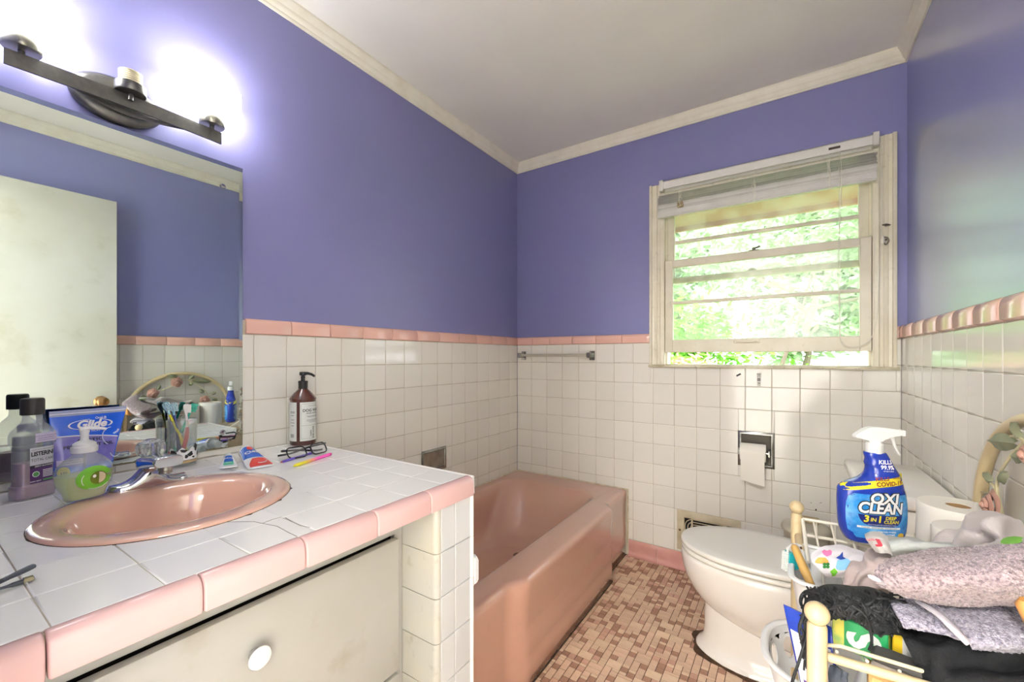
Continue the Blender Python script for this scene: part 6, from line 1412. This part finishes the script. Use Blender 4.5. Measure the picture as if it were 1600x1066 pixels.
s5_ = cloth('cotton_cloth', [[Z(1340, 886, .715), Z(1360, 872, .735), Z(1400, 862, .752), Z(1450, 862, .762), Z(1490, 868, .765)],
    [Z(1348, 894, .712), Z(1372, 884, .730), Z(1412, 876, .748), Z(1458, 872, .760), Z(1496, 876, .762)],
    [Z(1356, 902, .706), Z(1382, 896, .722), Z(1420, 890, .738), Z(1464, 884, .752), Z(1500, 886, .756)]], M('brown_grey_cotton', (128, 116, 112), rough=.9, bump=(240, .25)), nu=8, nv=9, thick=.0035, folds=[(.3, 3.0, .004)], rough=.003, rscale=26, seed=18)
tag(s5_, 'dull brown grey cloth wedged between the sleeve and the mauve towel', 'clothing')
# printed white cloth in the basket
s6_ = cloth('printed_cloth', [[Z(1268, 866, .706), Z(1286, 856, .716), Z(1310, 852, .722), Z(1335, 858, .722), Z(1358, 868, .722)],
    [Z(1268, 876, .700), Z(1290, 868, .714), Z(1314, 864, .722), Z(1338, 868, .724), Z(1358, 874, .722)],
    [Z(1276, 886, .692), Z(1296, 882, .706), Z(1318, 878, .716), Z(1338, 880, .720), Z(1354, 882, .718)],
    [Z(1286, 896, .682), Z(1302, 894, .694), Z(1320, 892, .704), Z(1336, 892, .710), Z(1348, 890, .712)],
    [Z(1296, 902, .672), Z(1308, 902, .682), Z(1322, 902, .690), Z(1334, 900, .696), Z(1344, 896, .700)]], M('printed_white_cotton', (226, 222, 226), rough=.9, bump=(240, .25)), nu=8, nv=9, thick=.003, folds=[(.7, 1.6, .0012)], rough=.0012, rscale=40, seed=21)
tag(s6_, 'white printed child cloth with a pink heart and green clover beside the basket', 'clothing')
def cprint(name, pts, mat, zo=.0022):
    """flat print that follows the cloth"""
    base = bpy.context.evaluated_depsgraph_get(); mb = MB()
    c = sum((p[0] for p in pts))/len(pts), sum((p[1] for p in pts))/len(pts)
    def on(u, v):
        o = Vector((CX, CY, CZ)); d = Vector(ray(u, v)); hit = s6_.ray_cast(o, d.normalized(), distance=5.0)
        p = hit[1] if hit[0] else Z(u, v, .70)
        return p-d.normalized()*zo
    g = [[on(lerp(c[0], p[0], q), lerp(c[1], p[1], q)) for q in (.02, .35, .7, 1.0)] for p in pts+[pts[0]]]
    mb.grid(g); obj(name, mb, mat, s6_, 60)
bpy.context.view_layer.update()
def blob(cx, cy, rx, ry, n=16, k=0, a=0.0): return [(cx+rx*(1+a*math.sin(3*t+k))*math.cos(t), cy+ry*(1+a*math.cos(2*t+k))*math.sin(t)) for t in [2*PI*i/n for i in range(n)]]
cprint('pink_heart', [(1284, 862), (1288, 859), (1292, 861), (1297, 859), (1300, 862), (1299, 867), (1292, 870), (1287, 867)], M('heart_pink', (224, 120, 170), rough=.8))
cprint('orange_print', blob(1284, 876, 10, 6, a=.2), M('orange_print', (222, 164, 84), rough=.8))
cprint('blue_print', blob(1318, 882, 13, 10, k=1, a=.15), M('sky_blue_print', (130, 184, 222), rough=.8)); cprint('navy_print', [(1306, 872), (1312, 868), (1317, 862), (1317, 870), (1322, 873), (1314, 875)], M('deep_blue_print', (36, 70, 160), rough=.8), .003)
cprint('green_print', [(1297, 893), (1304, 888), (1309, 894), (1305, 900), (1300, 901)], M('grass_print', (104, 178, 44), rough=.8), .003)
for du, dv in ((-2.6, -2.2), (2.6, -2.2), (-2.6, 2.2), (2.6, 2.2)): cprint('clover_print', blob(1291+du, 884+dv, 2.8, 2.4), M('clover_green', (40, 112, 48), rough=.8), .003)
# ------------------------------------------------------------------ black string mop head
mp = thing('mop_head', 'black string mop head flopped over the near post of the stand', 'mop', (1.56, -1.43, .66))
mopm = M('black_yarn', (30, 32, 34), rough=.6, spec=.5, bump=(300, .5))
mound = cloth('mound', [[Z(1262, 962, .655), Z(1272, 930, .690), Z(1300, 916, .712), Z(1340, 916, .716), Z(1385, 930, .714), Z(1415, 945, .708)],
    [Z(1258, 968, .660), Z(1280, 938, .702), Z(1310, 926, .726), Z(1350, 930, .728), Z(1390, 942, .720), Z(1418, 955, .708)],
    [Z(1264, 968, .660), Z(1290, 950, .700), Z(1322, 942, .718), Z(1358, 950, .718), Z(1394, 960, .708), Z(1420, 968, .698)],
    [Z(1276, 966, .670), Z(1300, 958, .692), Z(1328, 955, .702), Z(1362, 970, .698), Z(1396, 978, .690), Z(1420, 985, .684)],
    [Z(1290, 962, .672), Z(1308, 962, .682), Z(1334, 964, .688), Z(1368, 986, .680), Z(1398, 990, .678), Z(1420, 996, .672)]], mopm, parent=mp, nu=6, nv=6, thick=.006, rough=.006, rscale=30, seed=30)
rr = random.Random(44); mb = MB()
def mop_floor(u): return 966 if u < 1335 else lerp(966, 990, min(1, (u-1335)/30))
for k in range(330):
    u = rr.uniform(1256, 1412); v = rr.uniform(917, 955)+max(0, u-1300)*.10; pts = []; n_ = 8
    ang = rr.gauss(.9, .9) if k % 3 else rr.gauss(1.5, .35); turn = rr.gauss(0, .35); hgt = rr.uniform(.000, .008)
    for i in range(n_):
        if v > mop_floor(u)+rr.uniform(-5, 6): break
        q = min(1, max(0, (v-(914+max(0, u-1300)*.10))/60)); e = max(0, 1283-u)
        z = .730-.006*q-.046*q*q-e*.0012+hgt*math.sin(i/(n_-1)*PI)+rr.uniform(-.0008, .0008)
        pts.append(Z(u, v, z)); u += 8*math.cos(ang); v += 8*abs(math.sin(ang)); ang += turn+rr.gauss(0, .12)
        if u < 1250: break
    if len(pts) > 2: mb.tube(curve_pts(pts, 2), rr.uniform(.0014, .0025), n=5)
for k in range(34):   # strands hanging at the left
    u0 = rr.uniform(1254, 1290); z0 = .70; a = Z(u0+8, 938, .705); b = Z(u0, 960, .685); l_ = rr.uniform(.02, .09); pts = [a, b]
    for i in range(1, 5): pts.append(Vector((b.x-.003+rr.uniform(-.004, .004), b.y-.004+rr.uniform(-.003, .003), b.z-l_*i/4)))
    mb.tube(curve_pts(pts, 2), .0019, n=5)
o = obj('strands', mb, mopm, mp, 60); o['kind'] = 'stuff'
for pts in ([Z(1262, 990, .66), Z(1256, 1010, .64), Z(1248, 1035, .615), Z(1239, 1062, .585), Z(1236, 1080, .565)], [Z(1330, 945, .728), Z(1352, 962, .716), Z(1360, 985, .690), Z(1362, 1005, .668), Z(1358, 1016, .655)]):
    mb = MB(); mb.tube(curve_pts(pts, 5), .0022, n=6); obj('loose_cord', mb, mopm, mp, 60)
# ------------------------------------------------------------------ basket, brushes, packages
hole_m = M('white_basket_plastic', (226, 226, 224), rough=.3)
pb = thing('plastic_basket', 'small white ribbed plastic basket hooked on the stand beside the post', 'basket', (1.56, -1.16, .575))
mb = MB(); loop = rrect(1.490, 1.625, -1.275, -1.060, .035, 6)
def bl(z, s): cx, cy = 1.5575, -1.1675; return [(cx+(x-cx)*s, cy+(y-cy)*s, z) for x, y in loop]
mb.tube(bl(.645, 1.0), .0042, n=8, closed=True, flat=(1, 1.5)); obj('rim', mb, hole_m, pb)
mb = MB(); L1 = [bl(.645, .99), bl(.57, .84), bl(.566, .80)]; vs = mb.grid(L1, cv=True); mb.face(vs[-1]); vs = mb.grid([bl(.645, .975), bl(.572, .825)], cv=True, flip=True); mb.face(list(reversed(vs[-1]))); obj('wall', mb, hole_m, pb, 60)
mb = MB(); A_, B_ = bl(.642, .972), bl(.575, .82); n_ = len(A_)
for k in range(60):
    q = k/60*n_; i = int(q); t = q-i; a = Vector(A_[i]).lerp(Vector(A_[(i+1) % n_]), t); b = Vector(B_[i]).lerp(Vector(B_[(i+1) % n_]), t); mb.tube([a, b], .0013, n=4)
o = obj('ribs', mb, hole_m, pb); o['kind'] = 'stuff'
wh = thing('wooden_brush', 'wooden brush handle standing up in the small white basket', 'brush', (1.50, -1.15, .64))
mb = MB(); a, b = Z(1240, 852, .690), Z(1266, 912, .640); mb.tube([a, lerp(a, b, .06), lerp(a, b, .3), lerp(a, b, .7), b], [.0045, .0078, .0082, .0090, .0075], n=14); obj('handle', mb, M('worn_wood', (186, 150, 88), rough=.6, var=(26, .7, (122, 88, 44)), bump=(40, .4)), wh, 60)
mb = MB(); c2 = b+(b-a).normalized()*.025; mb.tube([b, c2], [.0075, .010], n=12); obj('brush_end', mb, M('worn_wood', (186, 150, 88)), wh, 60)
tc_ = thing('nail_brush', 'teal nail brush with white bristles hooked on the rim of the small white basket', 'brush', (1.49, -1.12, .65))
c0 = Z(1236, 878, .648); ex = Vector((.8334, .5526, 0)); ez = Vector((0, 0, 1)); ed = Vector((-.5526, .8334, 0)); up_ = (ez*.96-ex*.10).normalized()
teal_m = M('teal_plastic', (28, 150, 158), rough=.3)
def TB(x, y, d): return c0+ex*x+up_*y+ed*d
mb = MB(); mb.prism([(-.012, -.019), (-.003, -.013), (.0035, -.016), (.014, -.012), (.010, .018), (.003, .0215), (-.003, .020), (-.006, .023)], lambda x, y, d: TB(x, y, d), -.008, .012); bmesh.ops.bevel(mb.bm, geom=list(mb.bm.edges), offset=.0012, segments=1, affect='EDGES'); obj('brush_body', mb, teal_m, tc_, 40)
mb = MB()
for i in range(12):
    for j in range(3): q = i/11; p = TB(lerp(-.0125, -.0068, q), lerp(-.017, .021, q), -.005+.006*j); mb.tube([p, p-ex*.0062-up_*.001], .0014, n=5)
o = obj('bristles', mb, M('white_bristle', (226, 230, 226), rough=.6), tc_); o['kind'] = 'stuff'
mb = MB(); mb.tube([TB(-.004, .020, .002), TB(-.0035, .030, .002), TB(.003, .034, .002), TB(.009, .030, .002)], .0036, n=8, flat=(.7, 1.3)); obj('hook', mb, hole_m, tc_)
# white basket with oval holes on the lower shelf
wk = thing('laundry_basket', 'white plastic basket with oval holes standing low beside the toilet', 'basket', (1.592, -1.195, .307))
cxb, cyb, rxb, ryb = 1.592, -1.195, .150, .125; ncell, z0b, z1b = 12, .309, .462
def bw(a, z, off=0.0):
    s = .80+.20*(z-z0b)/(z1b-z0b); return (cxb+(rxb*s+off)*math.copysign(abs(math.cos(a))**.75, math.cos(a)), cyb+(ryb*s+off)*math.copysign(abs(math.sin(a))**.75, math.sin(a)), z)
mb = MB()
for off, fl2_ in ((0, False), (-.003, True)):
    for c in range(ncell):
        a0, a1 = 2*PI*c/ncell, 2*PI*(c+1)/ncell
        for zz0, zz1 in ((z0b+.005, z0b+.07), (z0b+.07, z1b-.018)):
            am, zm = (a0+a1)/2, (zz0+zz1)/2; ra_, rz = (a1-a0)*.27, (zz1-zz0)*.36; outer, mid, inner = [], [], []
            for k in range(16):
                t = 2*PI*k/16; cc, ss = math.cos(t), math.sin(t); m_ = max(abs(cc), abs(ss)); outer.append((am+(a1-a0)/2*cc/m_, zm+(zz1-zz0)/2*ss/m_)); inner.append((am+ra_*cc, zm+rz*ss)); mid.append(((outer[-1][0]+inner[-1][0])/2, (outer[-1][1]+inner[-1][1])/2))
            mb.grid([[bw(*p, off) for p in outer], [bw(*p, off) for p in mid], [bw(*p, off) for p in inner]], cv=True, flip=fl2_)
            if off == 0: mb.grid([[bw(*p, 0) for p in inner], [bw(*p, -.003) for p in inner]], cv=True)
    mb.grid([[bw(2*PI*k/72, z, off) for k in range(72)] for z in (z1b-.018, z1b)], cv=True, flip=fl2_); mb.grid([[bw(2*PI*k/72, z, off) for k in range(72)] for z in (z0b, z0b+.005)], cv=True, flip=fl2_)
mb.face([mb.v(bw(2*PI*k/72, z0b)) for k in range(72)]); obj('basket_wall', mb, hole_m, wk, 50)
mb = MB(); mb.tube([bw(2*PI*k/72, z1b, .002) for k in range(72)], .0062, n=8, closed=True, flat=(.7, 1.3)); obj('rim', mb, hole_m, wk)
# blue bag leaning at the post
bg = thing('package', 'blue plastic package with a white label leaning outside the near post', 'package', (1.47, -1.45, .30))
bgm = M('blue_package_film', (30, 58, 160), rough=.22, bump=(24, .5), coat=.3)
o_ = Vector((1.461, -1.430, .305)); S = Sil([(0, .100, .130, .010), (.02, .095, .130, .012), (.15, .060, .110, .012), (.25, .032, .094, .009), (.30, .016, .084, .006), (.325, .008, .080, .004), (.352, .0, .076, .002)], o_, math.radians(-27), 3.2, tilt=math.radians(-6)); mb = S.build(MB(), 40); obj('bag', mb, bgm, bg, 60)
f = S.front(.0008); f2 = S.front(.0016)
mb = panel(MB(), [(.03, .102, .126), (.10, .084, .116), (.20, .050, .100), (.28, .028, .086), (.318, .016, .078)], f, 10); obj('white_label', mb, ink_w, bg, 60)
mb = panel(MB(), [(.03, .104, .124), (.10, .086, .114), (.20, .058, .098), (.25, .043, .090)], S.front(.0013), 10); obj('purple_field', mb, M('purple_field', (112, 76, 150), rough=.3), bg, 60)
mb = MB(); text_on(mb, 'Pet', f2, .056, .272, .024, bold=.02); obj('label_print', mb, ink_b, bg, 0)
# boxes lying in the upper basket
gb = thing('carton', 'green carton with a white curved logo lying in the wire shelf', 'carton', (1.58, -1.42, .627))
ga = math.radians(-14); gx = Vector((math.cos(ga), math.sin(ga), 0)); gy = Vector((-math.sin(ga), math.cos(ga), 0))
def boxat(o, w, d, h, mb, bev=.0015): mb.box((0, 0, 0), (w, d, h), bev, mat=Matrix.Translation(o) @ Matrix.Rotation(ga, 4, 'Z')); return mb
go = Vector((1.546, -1.432, .6275)); mb = boxat(go, .070, .055, .050, MB()); obj('box', mb, M('carton_green', (22, 128, 72), rough=.4), gb, 0)
fg = lambda u, v: go+gx*u+Vector((0, 0, v))-gy*.0006; fg2 = lambda u, v: go+gx*u+Vector((0, 0, v))-gy*.0012
mb = MB(); rect_on(mb, .001, .016, .002, .048, fg, nu=1, nv=1); obj('yellow_panel', mb, M('lime_yellow_print', (206, 196, 92), rough=.4, var=(60, .8, (90, 170, 110))), gb, 0)
mb = MB(); text_on(mb, 'S', fg2, .043, .026, .056, bold=.04, width=1.0, rot=PI/2+.25); obj('white_logo', mb, M('silver_white_print', (206, 208, 206), rough=.4), gb, 0)
yb_ = thing('carton', 'yellow and white carton behind the rail under the black mop', 'carton', (1.65, -1.41, .627)); yo = Vector((1.622, -1.424, .6275)); mb = boxat(yo, .060, .05, .046, MB()); obj('box', mb, M('carton_yellow', (226, 190, 40), rough=.4), yb_, 0)
fy = lambda u, v: yo+gx*u+Vector((0, 0, v))-gy*.0006
mb = MB(); rect_on(mb, .012, .024, .0, .045, fy, nu=1, nv=1); rect_on(mb, .034, .045, .0, .045, fy, nu=1, nv=1); obj('white_panel', mb, ink_w, yb_, 0)
gt = thing('grey_case', 'grey zip case with a dark top lying behind the front rail', 'case', (1.63, -1.47, .627))
mb = boxat(Vector((1.590, -1.474, .6275)), .085, .036, .016, MB(), .005); obj('case_body', mb, M('warm_grey_fabric', (158, 148, 142), rough=.8), gt, 40)
mb = boxat(Vector((1.588, -1.476, .6435)), .089, .039, .012, MB(), .005); obj('case_top', mb, M('charcoal_fabric', (72, 70, 70), rough=.8), gt, 40)
# things hanging below the rail on the lower shelf
bgp = thing('paper_bag', 'tan paper bag standing on the lower shelf under the front rail', 'bag', (1.627, -1.447, .307))
mb = MB(); mb.box((0, 0, 0), (.078, .05, .315), .004, mat=Matrix.Translation((1.588, -1.472, .307)) @ Matrix.Rotation(math.radians(-4), 4, 'Z')); obj('bag_body', mb, M('kraft_paper', (196, 160, 106), rough=.85, var=(12, .4, (170, 132, 82)), bump=(10, .5)), bgp, 20)
mb = MB(); mb.tube([(1.610, -1.4740, .318), (1.608, -1.4745, .45), (1.611, -1.4740, .618)], .0022, n=6); obj('bag_fold', mb, M('kraft_paper', (196, 160, 106)), bgp)
wp_ = thing('white_jug', 'white plastic jug on the lower shelf beside the tan bag', 'jug', (1.60, -1.38, .307))
S = Sil(smoothtab(sym([(0, .022, .024), (.006, .026, .028), (.15, .026, .028), (.22, .024, .026), (.26, .014, .016), (.275, .012, .012), (.295, .012, .012)]), 3), (1.600, -1.380, .307), math.radians(-10), 3.0); mb = S.build(MB(), 32); obj('jug_body', mb, M('milky_plastic', (214, 220, 222), rough=.3), wp_, 60)
mb = MB(); mb.lathe([(.014, .601), (.014, .617), (.012, .619), (0, .619)], (1.600, -1.380, 0), 20, cap=False); obj('cap', mb, white_p, wp_)
dk = cloth('dark_sock', [[(1.542, -1.47, .615), (1.552, -1.475, .618), (1.560, -1.47, .612)], [(1.540, -1.478, .57), (1.552, -1.486, .572), (1.562, -1.478, .566)], [(1.543, -1.478, .52), (1.554, -1.484, .52), (1.564, -1.478, .515)], [(1.548, -1.474, .47), (1.556, -1.478, .466), (1.563, -1.474, .465)]], M('slate_fabric', (62, 68, 78), rough=.8), nu=6, nv=6, thick=.006, folds=[(.5, 2, .003)], seed=50)
tag(dk, 'dark slate sock hanging under the rail right of the near post', 'clothing')
hb = thing('hair_brush', 'wooden hair brush handle poking out of the laundry at the right edge', 'brush', (1.735, -1.44, .79))
mb = MB(); a = Z(1601, 940, .800); mb.tube([a+Vector((-.002, -.004, .004)), a+Vector((0, 0, -.004)), a+Vector((.008, .004, -.024)), a+Vector((.03, .02, -.034)), a+Vector((.06, .03, -.036))], [.004, .0085, .0095, .009, .008], n=14); obj('handle', mb, M('honey_wood', (176, 128, 72), rough=.4, var=(30, .5, (176, 126, 66))), hb, 60)
